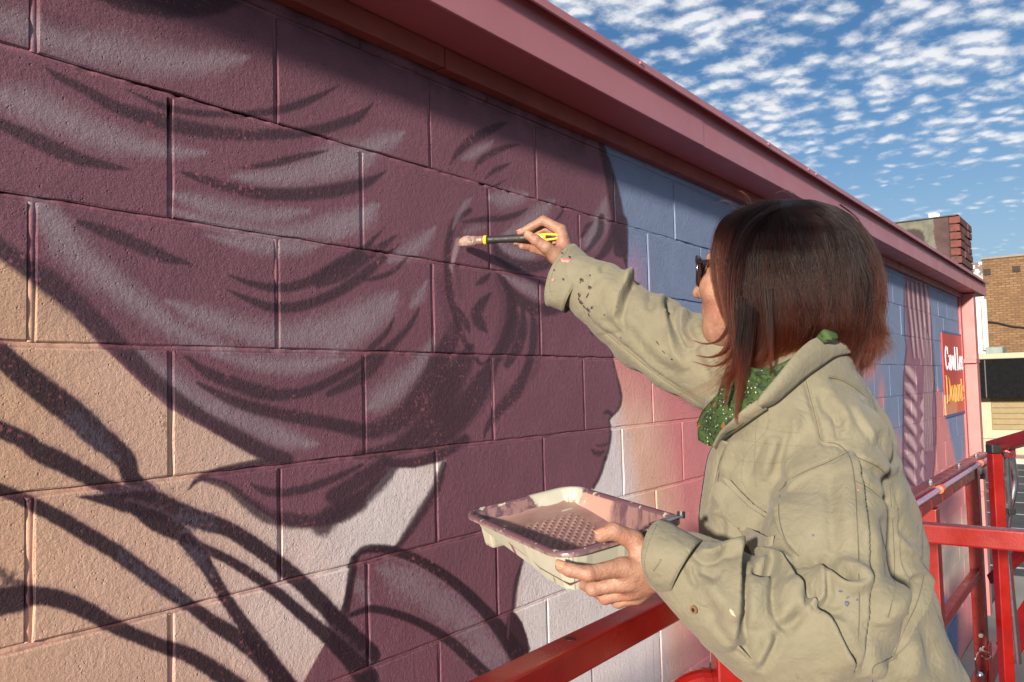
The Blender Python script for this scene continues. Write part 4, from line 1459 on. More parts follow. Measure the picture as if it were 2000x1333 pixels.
# deck
m, t, b = material('red_chequer_deck')
g = t.node('ShaderNodeNewGeometry').outputs['Position']
t.put(b.inputs['Base Color'], t.mix(t.mapr(t.noise(g, 8.0, 5.0), 0.4, 0.65), alb(140, 30, 22, 1.3), alb(96, 40, 32, 1.2)))
b.inputs['Roughness'].default_value = 0.5
bn = t.node('ShaderNodeBump', in_Strength=1.0, in_Distance=0.002)
t.put(bn.inputs['Height'], t.voro(g, 45.0))
t.put(b.inputs['Normal'], bn.outputs[0])
M_DECK = m
bm = bmesh.new()
bm_box(bm, (-1.35, -1.95, FLOOR - 0.06), (3.55, YR - 0.03, FLOOR), 0.004)
bm_obj('deck', bm, M_DECK, lift)
bar('deck_beam', (-1.35, YR, FLOOR - 0.07), (X1, YR, FLOOR - 0.07), 0.05, 0.12)
for x in (-1.33, -0.3):
    bar('post', (x, YR, FLOOR - 0.02), (x, YR, ZT - 0.02))
bar('guard_rail', (-1.35, -1.93, ZT), (1.36, -1.93, ZT))
bar('guard_rail', (-1.35, YR, ZT), (-1.35, -1.93, ZT))
for x in (-1.33, 0.1, 1.41):
    bar('post', (x, -1.93, FLOOR - 0.02), (x, -1.93, ZT))
# scissor arms and chassis under the deck
bm = bmesh.new()
bm_box(bm, (-1.2, -1.85, GROUND + 0.18), (1.3, -0.65, GROUND + 0.42), 0.02)
bm_obj('chassis', bm, M_RED, lift)
for y in (-0.75, -1.75):
    for a, c in (((-1.1, 1.1)), ((1.1, -1.1))):
        bar('scissor_arm', (a, y, GROUND + 0.45), (c, y + 0.05 * (1 if a > 0 else -1), FLOOR - 0.08), 0.04, 0.09)
for x in (-0.95, 1.05):
    for y in (-0.68, -1.82):
        bm = bmesh.new()
        bm_disc(bm, (x, y, GROUND + 0.16), (0, 1, 0), 0.165, 0.12, 24)
        bm_obj('wheel', bm, M_BLK, lift)

# ------------------------------------------------------------------ implicit modelling tools
def capsule(P, a, b, ra, rb):
    ab = b - a
    t = np.clip(((P - a) @ ab) / (ab @ ab + 1e-12), 0, 1)
    d = P - a - t[:, None] * ab
    return np.sqrt((d * d).sum(1)) - (ra + (rb - ra) * t)


def ellipsoid(P, c, axes, rad):
    q = np.stack([(P - c) @ a / r for a, r in zip(axes, rad)], 1)
    k = np.sqrt((q * q).sum(1))
    return (k - 1.0) * min(rad)


def smin(a, b, k):
    h = np.clip(0.5 + 0.5 * (b - a) / k, 0, 1)
    return b * (1 - h) + a * h - k * h * (1 - h)


def chain(P, pts, k):
    """pts: list of (xyz, r)"""
    d = None
    for (a, ra), (b, rb_) in zip(pts[:-1], pts[1:]):
        c = capsule(P, a, b, ra, rb_)
        d = c if d is None else smin(d, c, k)
    return d


def polygonise(f, lo, hi, vox, iters=2):
    """surface nets over a signed distance function, evaluated only near the surface"""
    lo = np.asarray(lo, float)
    n = np.ceil((np.asarray(hi) - lo) / vox).astype(int) + 1
    B = 8
    nb = (n + B - 1) // B
    n = nb * B
    G = np.full(n, 1.0, np.float32)
    ci = np.stack(np.meshgrid(*[np.arange(k) for k in nb], indexing='ij'), -1).reshape(-1, 3)
    cc = lo + (ci * B + (B - 1) / 2) * vox
    dc = f(cc)
    r = B * vox * 0.87 * 1.5
    G6 = G.reshape(nb[0], B, nb[1], B, nb[2], B)
    sgn = np.where(dc < 0, -1.0, 1.0).reshape(nb).astype(np.float32)
    G6[:] = sgn[:, None, :, None, :, None]
    act = ci[np.abs(dc) < r]
    off = np.stack(np.meshgrid(*[np.arange(B)] * 3, indexing='ij'), -1).reshape(-1, 3)
    for s in range(0, len(act), 600):
        a = act[s:s + 600]
        P = lo + (a[:, None, :] * B + off[None]).reshape(-1, 3) * vox
        d = f(P).astype(np.float32).reshape(len(a), B, B, B)
        for q, (i, j, k) in enumerate(a):
            G6[i, :, j, :, k, :] = d[q]
    S = G < 0
    N = n - 1
    cnt = np.zeros(N, np.int8)
    for dx in (0, 1):
        for dy in (0, 1):
            for dz_ in (0, 1):
                cnt += S[dx:dx + N[0], dy:dy + N[1], dz_:dz_ + N[2]]
    cells = np.argwhere((cnt > 0) & (cnt < 8))
    idx = np.full(N, -1, np.int32)
    idx[cells[:, 0], cells[:, 1], cells[:, 2]] = np.arange(len(cells))
    acc = np.zeros((len(cells), 3))
    num = np.zeros(len(cells))
    corner = [(a, b, c) for a in (0, 1) for b in (0, 1) for c in (0, 1)]
    val = {c: G[cells[:, 0] + c[0], cells[:, 1] + c[1], cells[:, 2] + c[2]] for c in corner}
    for c in corner:
        for ax in range(3):
            if c[ax] == 0:
                e = list(c)
                e[ax] = 1
                v0, v1 = val[c], val[tuple(e)]
                m_ = (v0 < 0) != (v1 < 0)
                t = np.where(m_, v0 / np.where(np.abs(v0 - v1) < 1e-9, 1, v0 - v1), 0)
                p = np.tile(np.array(c, float), (len(cells), 1))
                p[:, ax] += t
                acc[m_] += p[m_]
                num[m_] += 1
    V = lo + (cells + acc / np.maximum(num, 1)[:, None]) * vox
    F = []
    for ax in range(3):
        u, v = (ax + 1) % 3, (ax + 2) % 3
        sl0 = [slice(0, -1) if k == ax else slice(0, None) for k in range(3)]
        sl1 = [slice(1, None) if k == ax else slice(0, None) for k in range(3)]
        A, Bq = S[tuple(sl0)], S[tuple(sl1)]
        e = np.argwhere(A != Bq)
        ok = (e[:, u] > 0) & (e[:, v] > 0) & (e[:, u] < N[u]) & (e[:, v] < N[v])
        e = e[ok]
        flip = A[e[:, 0], e[:, 1], e[:, 2]]
        q = []
        for du, dv in ((-1, -1), (0, -1), (0, 0), (-1, 0)):
            c = e.copy()
            c[:, u] += du
            c[:, v] += dv
            q.append(idx[c[:, 0], c[:, 1], c[:, 2]])
        q = np.stack(q, 1)
        q[~flip] = q[~flip][:, ::-1]
        F.append(q)
    F = np.vstack(F)
    F = F[(F >= 0).all(1)]
    for _ in range(iters):
        V = laplace(V, F, 0.5)
    return V, F


def laplace(V, F, k):
    acc = np.zeros_like(V)
    num = np.zeros(len(V))
    for a, b in ((0, 1), (1, 2), (2, 3), (3, 0)):
        for s, d in ((a, b), (b, a)):
            acc += np.stack([np.bincount(F[:, s], V[F[:, d], c], len(V)) for c in range(3)], 1)
            num += np.bincount(F[:, s], minlength=len(V))
    return V + k * (acc / np.maximum(num, 1)[:, None] - V)


def vnormals(V, F):
    a = V[F[:, 2]] - V[F[:, 0]]
    b = V[F[:, 3]] - V[F[:, 1]]
    fn = np.cross(a, b)
    N = np.stack([sum(np.bincount(F[:, k], fn[:, c], len(V)) for k in range(4)) for c in range(3)], 1)
    return N / np.maximum(np.linalg.norm(N, axis=1), 1e-12)[:, None]


def PT(l):
    return [(at(x, y, d), r) for x, y, d, r in l]


LEFT_ = -RIGHT
HD = 1.44
# axes of the head: forward (to the left and a little away), up, and her right
hf = LEFT_ * 0.81 + FWD * 0.59
hf /= np.linalg.norm(hf)
hu = np.array([0, 0, 1.0]) - hf * hf[2]
hu /= np.linalg.norm(hu)
hr = np.cross(hf, hu)
HEADAX = (hf, hu, hr)
HC = at(1508, 514, HD)


def head_sdf(P):
    P = HC + (P - HC) / 1.05
    d = ellipsoid(P, HC, HEADAX, (0.093, 0.098, 0.075))
    fc = HC + hf * 0.052 - hu * 0.055
    d = smin(d, ellipsoid(P, fc, HEADAX, (0.066, 0.082, 0.060)), 0.03)
    ch_ = HC + hf * 0.098 - hu * 0.116
    d = smin(d, capsule(P, ch_, ch_ - hf * 0.0, 0.017, 0.017), 0.035)
    for s in (-1, 1):
        d = smin(d, capsule(P, HC + hf * 0.085 - hu * 0.108 + hr * 0.012 * s, HC + hf * 0.008 - hu * 0.082 + hr * 0.054 * s, 0.014, 0.016), 0.03)   # jaw
        d = smin(d, ellipsoid(P, HC + hf * 0.088 - hu * 0.042 + hr * 0.038 * s, HEADAX, (0.022, 0.022, 0.024)), 0.02)    # cheek
        d = smin(d, capsule(P, HC + hf * 0.097 + hu * 0.008 + hr * 0.012 * s, HC + hf * 0.088 + hu * 0.008 + hr * 0.046 * s, 0.009, 0.009), 0.016)  # brow
        eye = HC + hf * 0.101 - hu * 0.012 + hr * 0.031 * s
        d = np.maximum(d, -(np.linalg.norm(P - eye, axis=1) - 0.011) * 0.8)
        d = smin(d, np.linalg.norm(P - (eye - hf * 0.012), axis=1) - 0.0125, 0.005)
        d = smin(d, ellipsoid(P, HC - hf * 0.002 - hu * 0.022 + hr * 0.076 * s, HEADAX, (0.016, 0.03, 0.007)), 0.008)   # ear
    d = smin(d, capsule(P, HC + hf * 0.108 - hu * 0.004, HC + hf * 0.131 - hu * 0.046, 0.007, 0.0105), 0.014)     # nose
    for s in (-1, 1):
        d = smin(d, np.linalg.norm(P - (HC + hf * 0.119 - hu * 0.049 + hr * 0.011 * s), axis=1) - 0.0075, 0.008)
    for k, zz_ in enumerate((0.071, 0.083)):
        d = smin(d, capsule(P, HC + hf * 0.110 - hu * zz_ - hr * 0.014, HC + hf * 0.110 - hu * zz_ + hr * 0.014, 0.0062, 0.0062), 0.007)
        d = smin(d, capsule(P, HC + hf * 0.114 - hu * zz_ - hr * 0.004, HC + hf * 0.114 - hu * zz_ + hr * 0.004, 0.006, 0.006), 0.007)
    return d


NECK0 = HC - hu * 0.06 - hf * 0.02
NECK1 = at(1515, 765, 1.415)

LH = dict(
    wrist=(1292, 1122, 1.138, .025),
    index=[(1216, 1108, 1.117, .0135), (1149, 1121, 1.097, .0104), (1113, 1114, 1.100, .0094), (1095, 1107, 1.106, .0080)],
    middle=[(1209, 1139, 1.126, .0130), (1158, 1150, 1.127, .0102), (1140, 1139, 1.152, .0092), (1131, 1125, 1.176, .0080)],
    ring=[(1225, 1156, 1.142, .0122), (1182, 1167, 1.150, .0096), (1162, 1154, 1.176, .0088), (1152, 1140, 1.200, .0078)],
    little=[(1243, 1165, 1.158, .0112), (1207, 1176, 1.167, .0086), (1190, 1165, 1.186, .0080), (1180, 1152, 1.205, .0070)],
    thumb=[(1262, 1092, 1.132, .0175), (1238, 1056, 1.136, .0142), (1198, 1038, 1.128, .0118), (1174, 1047, 1.124, .0098)])
RH = dict(
    wrist=(1108, 522, 1.778, .0255),
    index=[(1095, 450, 1.785, .0130), (1061, 431, 1.795, .0102), (1037, 444, 1.800, .0092), (1016, 455, 1.803, .0080)],
    middle=[(1101, 463, 1.800, .0130), (1065, 446, 1.818, .0102), (1036, 466, 1.818, .0090), (1008, 474, 1.812, .0080)],
    ring=[(1104, 480, 1.812, .0120), (1068, 478, 1.830, .0096), (1044, 484, 1.822, .0086), (1020, 482, 1.814, .0078)],
    little=[(1105, 495, 1.820, .0112), (1078, 500, 1.832, .0086), (1058, 493, 1.826, .0078), (1040, 489, 1.820, .0070)],
    thumb=[(1086, 500, 1.766, .0170), (1066, 484, 1.750, .0135), (1046, 469, 1.745, .0112), (1031, 460, 1.747, .0096)])


def hand_sdf(H):
    wr = (at(*H['wrist'][:3]), H['wrist'][3])
    fingers = {k: PT(H[k]) for k in ('index', 'middle', 'ring', 'little', 'thumb')}

    def f(P):
        d = None
        mcps = [fingers[k][0] for k in ('index', 'middle', 'ring', 'little')]
        for (m_, r) in mcps:
            # a flattened metacarpal: two parallel rods give the palm its thickness
            c = capsule(P, wr[0] + (m_ - wr[0]) * 0.12, m_, wr[1] * 0.62, r * 1.02)
            d = c if d is None else smin(d, c, 0.010)
        for a, b in zip(mcps[:-1], mcps[1:]):
            d = smin(d, capsule(P, a[0] * 0.82 + wr[0] * 0.18, b[0] * 0.82 + wr[0] * 0.18, a[1] * 0.9, b[1] * 0.9), 0.008)
        th = fingers['thumb']
        d = smin(d, capsule(P, wr[0] * 0.75 + th[0][0] * 0.25, th[0][0], wr[1] * 0.75, th[0][1]), 0.012)
        d = smin(d, capsule(P, th[0][0], mcps[0][0] * 0.55 + wr[0] * 0.45, th[0][1] * 0.8, 0.012), 0.012)
        d = smin(d, chain(P, th, 0.004), 0.007)
        d = smin(d, np.linalg.norm(P - th[2][0], axis=1) - th[2][1] * 1.04, 0.003)
        for k in ('index', 'middle', 'ring', 'little'):
            fg = fingers[k]
            c = chain(P, fg, 0.003)
            c = smin(c, np.linalg.norm(P - fg[1][0], axis=1) - fg[1][1] * 1.06, 0.003)     # knuckle
            d = smin(d, c, 0.0035)
        return d
    pts = np.array([p for v in fingers.values() for p, _ in v] + [wr[0]])
    return f, pts.min(0) - 0.03, pts.max(0) + 0.03, wr, fingers


person = thing('person', 'woman with red brown bob, khaki shirt and green bandana painting the wall', 'person', (1.02, -0.74, FLOOR))

m, t, b = material('skin')
g = t.node('ShaderNodeNewGeometry').outputs['Position']
mot = t.mapr(t.noise(g, 55.0, 4.0, 0.6), 0.35, 0.65)
base = t.mix(mot, alb(172, 124, 102, 0.78), alb(192, 148, 124, 0.78))
base = t.mix(t.mapr(t.noise(g, 22.0, 2.0), 0.5, 0.7, 0.0, 0.4), base, alb(184, 112, 96, 0.8))
t.put(b.inputs['Base Color'], base)
b.inputs['Roughness'].default_value = 0.48
b.inputs['Subsurface Weight'].default_value = 0.12
b.inputs['Subsurface Radius'].default_value = (0.008, 0.003, 0.0015)
b.inputs['Subsurface Scale'].default_value = 0.6
bn = t.node('ShaderNodeBump', in_Strength=1.0, in_Distance=0.0011)
crease = t.math('ADD', t.noise(g, 320.0, 3.0, 0.6), t.math('MULTIPLY', t.noise(g, 90.0, 3.0, 0.6, 1.0), 1.5))
t.put(bn.inputs['Height'], crease)
t.put(b.inputs['Normal'], bn.outputs[0])
M_SKIN = m

LS = at(1630, 890, 1.31)
RS = at(1450, 715, 1.55)
LE = at(1600, 1240, 1.13)
RE = at(1290, 660, 1.655)
PEL = np.array([1.08, -0.72, -0.52])
CHEST = at(1580, 900, 1.41)


def body_parts():
    Vs, Fs = [], []
    off = 0

    def add(V, F):
        nonlocal off
        Vs.append(V)
        Fs.append(F + off)
        off += len(V)
    add(*polygonise(head_sdf, HC - 0.17, HC + 0.17, 0.0024, 1))
    wr = {}
    for nm, H in (('L', LH), ('R', RH)):
        f, lo, hi, w_, fg = hand_sdf(H)
        wr[nm] = (w_, fg)
        add(*polygonise(f, lo, hi, 0.0016, 1))
    D = 0.85
    hipl, hipr = PEL + LEFT_ * 0.0 - FWD * 0.085, PEL + FWD * 0.085
    knl, knr = np.array([1.0, -0.86, -0.98]), np.array([1.14, -0.72, -0.98])
    anl, anr = np.array([1.02, -0.87, FLOOR + 0.09]), np.array([1.17, -0.73, FLOOR + 0.09])

    def body(P):
        d = chain(P, [(NECK0, 0.05), (NECK1, 0.052)], 0.01)
        d = smin(d, chain(P, [(NECK1, 0.06), (CHEST, 0.105), (PEL + np.array([0, 0, 0.2]), 0.095), (PEL, 0.105)], 0.03), 0.04)
        d = smin(d, chain(P, [(LS, 0.05), (LE, 0.040), (wr['L'][0][0], 0.024)], 0.01), 0.03)
        d = smin(d, chain(P, [(RS, 0.05), (RE, 0.040), (wr['R'][0][0], 0.024)], 0.01), 0.03)
        d = smin(d, capsule(P, NECK1, LS, 0.045, 0.045), 0.03)
        d = smin(d, capsule(P, NECK1, RS, 0.045, 0.045), 0.03)
        for h_, k_, a_ in ((hipl, knl, anl), (hipr, knr, anr)):
            d = smin(d, chain(P, [(h_, 0.085), (k_, 0.055), (a_, 0.038)], 0.01), 0.03)
            d = smin(d, capsule(P, a_ + np.array([0, 0, -0.055]), a_ + hf * 0.15 + np.array([0, 0, -0.06]), 0.035, 0.028), 0.02)
        return d
    add(*polygonise(body, (0.3, -1.1, FLOOR - 0.02), (1.45, -0.1, 0.3), 0.009, 1))
    return np.vstack(Vs), np.vstack(Fs), wr, (hipl, hipr, knl, knr, anl, anr)


Vb, Fb, WR, LEGS = body_parts()
tmp = mesh_obj('body', Vb, Fb.astype(np.int32), M_SKIN)
md = tmp.modifiers.new('remesh', 'REMESH')
md.mode = 'VOXEL'
md.voxel_size = 0.0021
md.use_smooth_shade = True
sm = tmp.modifiers.new('smooth', 'SMOOTH')
sm.iterations = 3
sm.factor = 0.5
bpy.context.view_layer.update()
dg = bpy.context.evaluated_depsgraph_get()
me = bpy.data.meshes.new_from_object(tmp.evaluated_get(dg))
old = tmp.data
tmp.modifiers.clear()
tmp.data = me
me.name = 'body'
me.polygons.foreach_set('use_smooth', np.ones(len(me.polygons), bool))
bpy.data.meshes.remove(old)
if not me.materials:
    me.materials.append(M_SKIN)
place(tmp, person)
body_obj = tmp

# fingernails
M_NAIL = simple('fingernail', alb(204, 142, 114, 0.95), 0.28, vary=0.05)


def nail(tip, prev, up, r):
    d = tip - prev
    d /= np.linalg.norm(d)
    up = up - d * (up @ d)
    up /= np.linalg.norm(up)
    s = np.cross(d, up)
    V, F = [], []
    nu, nv = 6, 6
    for i in range(nu + 1):
        for j in range(nv + 1):
            a = (i / nu - 0.5) * 1.7
            l_ = j / nv
            wv = math.sqrt(max(0.0, 1 - max(0.0, (l_ - 0.55) / 0.45) ** 2 * 0.75))
            q = tip + d * (l_ * r * 1.75 - r * 0.85) + (up * math.cos(a * wv) + s * math.sin(a * wv)) * (r * (1.035 - 0.10 * max(0, l_ - 0.5)))
            V.append(q)
    for i in range(nu):
        for j in range(nv):
            k = i * (nv + 1) + j
            F.append((k, k + 1, k + nv + 2, k + nv + 1))
    o = mesh_obj('fingernail', V, F, M_NAIL, person, True)
    s_ = o.modifiers.new('thick', 'SOLIDIFY')
    s_.thickness = 0.0006
    s_.offset = 0
    return o


fl = WR['L'][1]
fr = WR['R'][1]
nail(fl['index'][3][0], fl['index'][2][0], UP * 0.75 - FWD * 0.5, fl['index'][3][1])
nail(fl['thumb'][3][0], fl['thumb'][2][0], UP * 0.8 - RIGHT * 0.4 - FWD * 0.25, fl['thumb'][3][1])
nail(fr['thumb'][3][0], fr['thumb'][2][0], UP * 0.75 - FWD * 0.45, fr['thumb'][3][1])
nail(fr['index'][3][0], fr['index'][2][0], UP * 0.95 - FWD * 0.1, fr['index'][3][1])

# ------------------------------------------------------------------ the shirt
m, t, b = material('khaki_cotton')
g = t.node('ShaderNodeNewGeometry').outputs['Position']
KH = alb(160, 153, 128, 0.60)
fade = t.mapr(t.noise(g, 16.0, 5.0, 0.65), 0.3, 0.7)
kc = t.mix(fade, tuple(c * 0.88 for c in KH), tuple(min(0.85, c * 1.10) for c in KH))
kc = t.mix(t.mapr(t.noise(g, 42.0, 5.0, 0.7), 0.62, 0.74, 0.0, 0.35), kc, alb(126, 118, 94, 0.52))
kc = t.mix(t.mapr(t.noise(g, 7.0, 2.0), 0.45, 0.7, 0.0, 0.35), kc, alb(164, 158, 134, 0.62))
t.put(b.inputs['Base Color'], kc)
b.inputs['Roughness'].default_value = 0.85
b.inputs['Sheen Weight'].default_value = 0.12
b.inputs['Specular IOR Level'].default_value = 0.25
weave = t.math('ADD', t.noise(g, 900.0, 1.0), t.math('MULTIPLY', t.noise(g, 130.0, 4.0, 0.65), 1.6))
wr1 = t.math('ABSOLUTE', t.math('SUBTRACT', t.noise(g, 20.0, 3.0, 0.55, 0.6), 0.5))
wr2 = t.math('ABSOLUTE', t.math('SUBTRACT', t.noise(g, 48.0, 3.0, 0.55, 0.5), 0.5))
hh = t.math('ADD', t.math('MULTIPLY', weave, 0.10), t.math('ADD', t.math('MULTIPLY', wr1, -1.5), t.math('MULTIPLY', wr2, -0.8)))
bn = t.node('ShaderNodeBump', in_Strength=1.0, in_Distance=0.0036)
t.put(bn.inputs['Height'], hh)
t.put(b.inputs['Normal'], bn.outputs[0])
M_KHAKI = m
M_THREAD = simple('khaki_thread', tuple(c * 0.86 for c in KH), 0.9)

ROWS = np.array([  # py, left, right, centre depth, half depth
    (668, 1560, 1640, 1.385, 0.045),
    (700, 1510, 1658, 1.39, 0.075),
    (735, 1480, 1674, 1.395, 0.105),
    (780, 1450, 1704, 1.40, 0.135),
    (830, 1425, 1735, 1.405, 0.152),
    (870, 1404, 1750, 1.41, 0.160),
    (930, 1388, 1765, 1.415, 0.163),
    (1000, 1372, 1792, 1.42, 0.163),
    (1060, 1370, 1809, 1.42, 0.163),
    (1120, 1374, 1810, 1.42, 0.163),
    (1180, 1378, 1832, 1.42, 0.165),
    (1240, 1383, 1853, 1.42, 0.168),
    (1333, 1384, 1888, 1.42, 0.172),
    (1420, 1388, 1912, 1.42, 0.175)], float)


def torso_sdf(P):
    x, y, d = project(P)
    yc = np.clip(y, ROWS[0, 0], ROWS[-1, 0])
    L, Rr, dc, hd = (np.interp(yc, ROWS[:, 0], ROWS[:, k]) for k in (1, 2, 3, 4))
    cx = (L + Rr) / 2
    hw = (Rr - L) / 2
    u = np.abs((x - cx) / hw)
    v = np.abs((d - dc) / hd)
    p = 2.35
    e = (u ** p + v ** p) ** (1 / p)
    sc = np.minimum(hw * d / FPX, hd)
    dist = (e - 1) * sc
    over = np.maximum(ROWS[0, 0] - y, y - ROWS[-1, 0]) * d / FPX
    return np.where(over > 0, np.sqrt(np.maximum(dist, 0) ** 2 + over ** 2) + np.minimum(dist, 0) * 0, np.maximum(dist, over))


SL_R = PT([(1480, 735, 1.52, .085), (1400, 712, 1.57, .090), (1330, 692, 1.615, .079), (1270, 652, 1.655, .076), (1220, 617, 1.69, .068), (1165, 573, 1.722, .060), (1135, 552, 1.74, .056)])
SL_L = PT([(1628, 880, 1.30, .080), (1612, 980, 1.225, .074), (1604, 1080, 1.165, .080), (1596, 1190, 1.13, .094), (1556, 1235, 1.115, .098), (1490, 1212, 1.105, .076), (1430, 1178, 1.11, .065), (1380, 1146, 1.12, .058), (1335, 1116, 1.13, .050)])


def shirt_sdf(P):
    d = torso_sdf(P)
    d = smin(d, capsule(P, at(1560, 800, 1.40), at(1634, 870, 1.29), 0.075, 0.076), 0.03)
    d = smin(d, chain(P, SL_R, 0.012), 0.022)
    d = smin(d, chain(P, SL_L, 0.012), 0.012)
    return d


Vs, Fs = polygonise(shirt_sdf, (0.48, -1.0, -0.72), (1.36, -0.26, 0.24), 0.0028, 3)


def fold_height(x, y, lines):
    """relief in metres at pixels (x, y); each line: kind, amplitude, width px, points"""
    hgt = np.zeros(len(x))
    for kind, amp, wd, pts in lines:
        C = catmull(pts, 6)
        lo = C.min(0) - wd * 3.2
        hi = C.max(0) + wd * 3.2
        sel = np.nonzero((x > lo[0]) & (x < hi[0]) & (y > lo[1]) & (y < hi[1]))[0]
        if not len(sel):
            continue
        X = x[sel]
        Y = y[sel]
        best = np.full(len(sel), 1e9)
        sgn = np.zeros(len(sel))
        along = np.zeros(len(sel))
        n = len(C) - 1
        for i in range(n):
            a, c = C[i], C[i + 1]
            dx, dy = c - a
            Lq = dx * dx + dy * dy + 1e-9
            t = np.clip(((X - a[0]) * dx + (Y - a[1]) * dy) / Lq, 0, 1)
            d = np.hypot(X - a[0] - t * dx, Y - a[1] - t * dy)
            s = np.sign(dx * (Y - a[1]) - dy * (X - a[0]))     # >0: to the right hand when walking along (y down)
            up = d < best
            best = np.where(up, d, best)
            sgn = np.where(up, s, sgn)
            along = np.where(up, (i + t) / n, along)
        taper = np.clip(np.minimum(along, 1 - along) * 5.0, 0, 1) ** 0.7
        endf = np.where((along < 1e-6) | (along > 1 - 1e-6), np.exp(-(best / (wd * 0.5)) ** 2), 1.0)
        taper = np.maximum(taper, 0.0) * endf
        if kind == 'ridge':
            q = np.exp(-(best / wd) ** 2)
        elif kind == 'valley':
            q = -np.exp(-(best / wd) ** 2)
        else:                                    # step: cloth lapping over on the right hand side, or left for 'stepl'
            sd = best * sgn * (1 if kind == 'step' else -1)
            q = np.where(sd > 0, np.exp(-(sd / wd) ** 1.3), np.exp(-(sd / 5.0) ** 2)) - 0.45 * np.where(sd < 0, np.exp(-((sd + 8) / 8.0) ** 2), 0)
        hgt[sel] += 1.55 * amp * q * taper
    return hgt


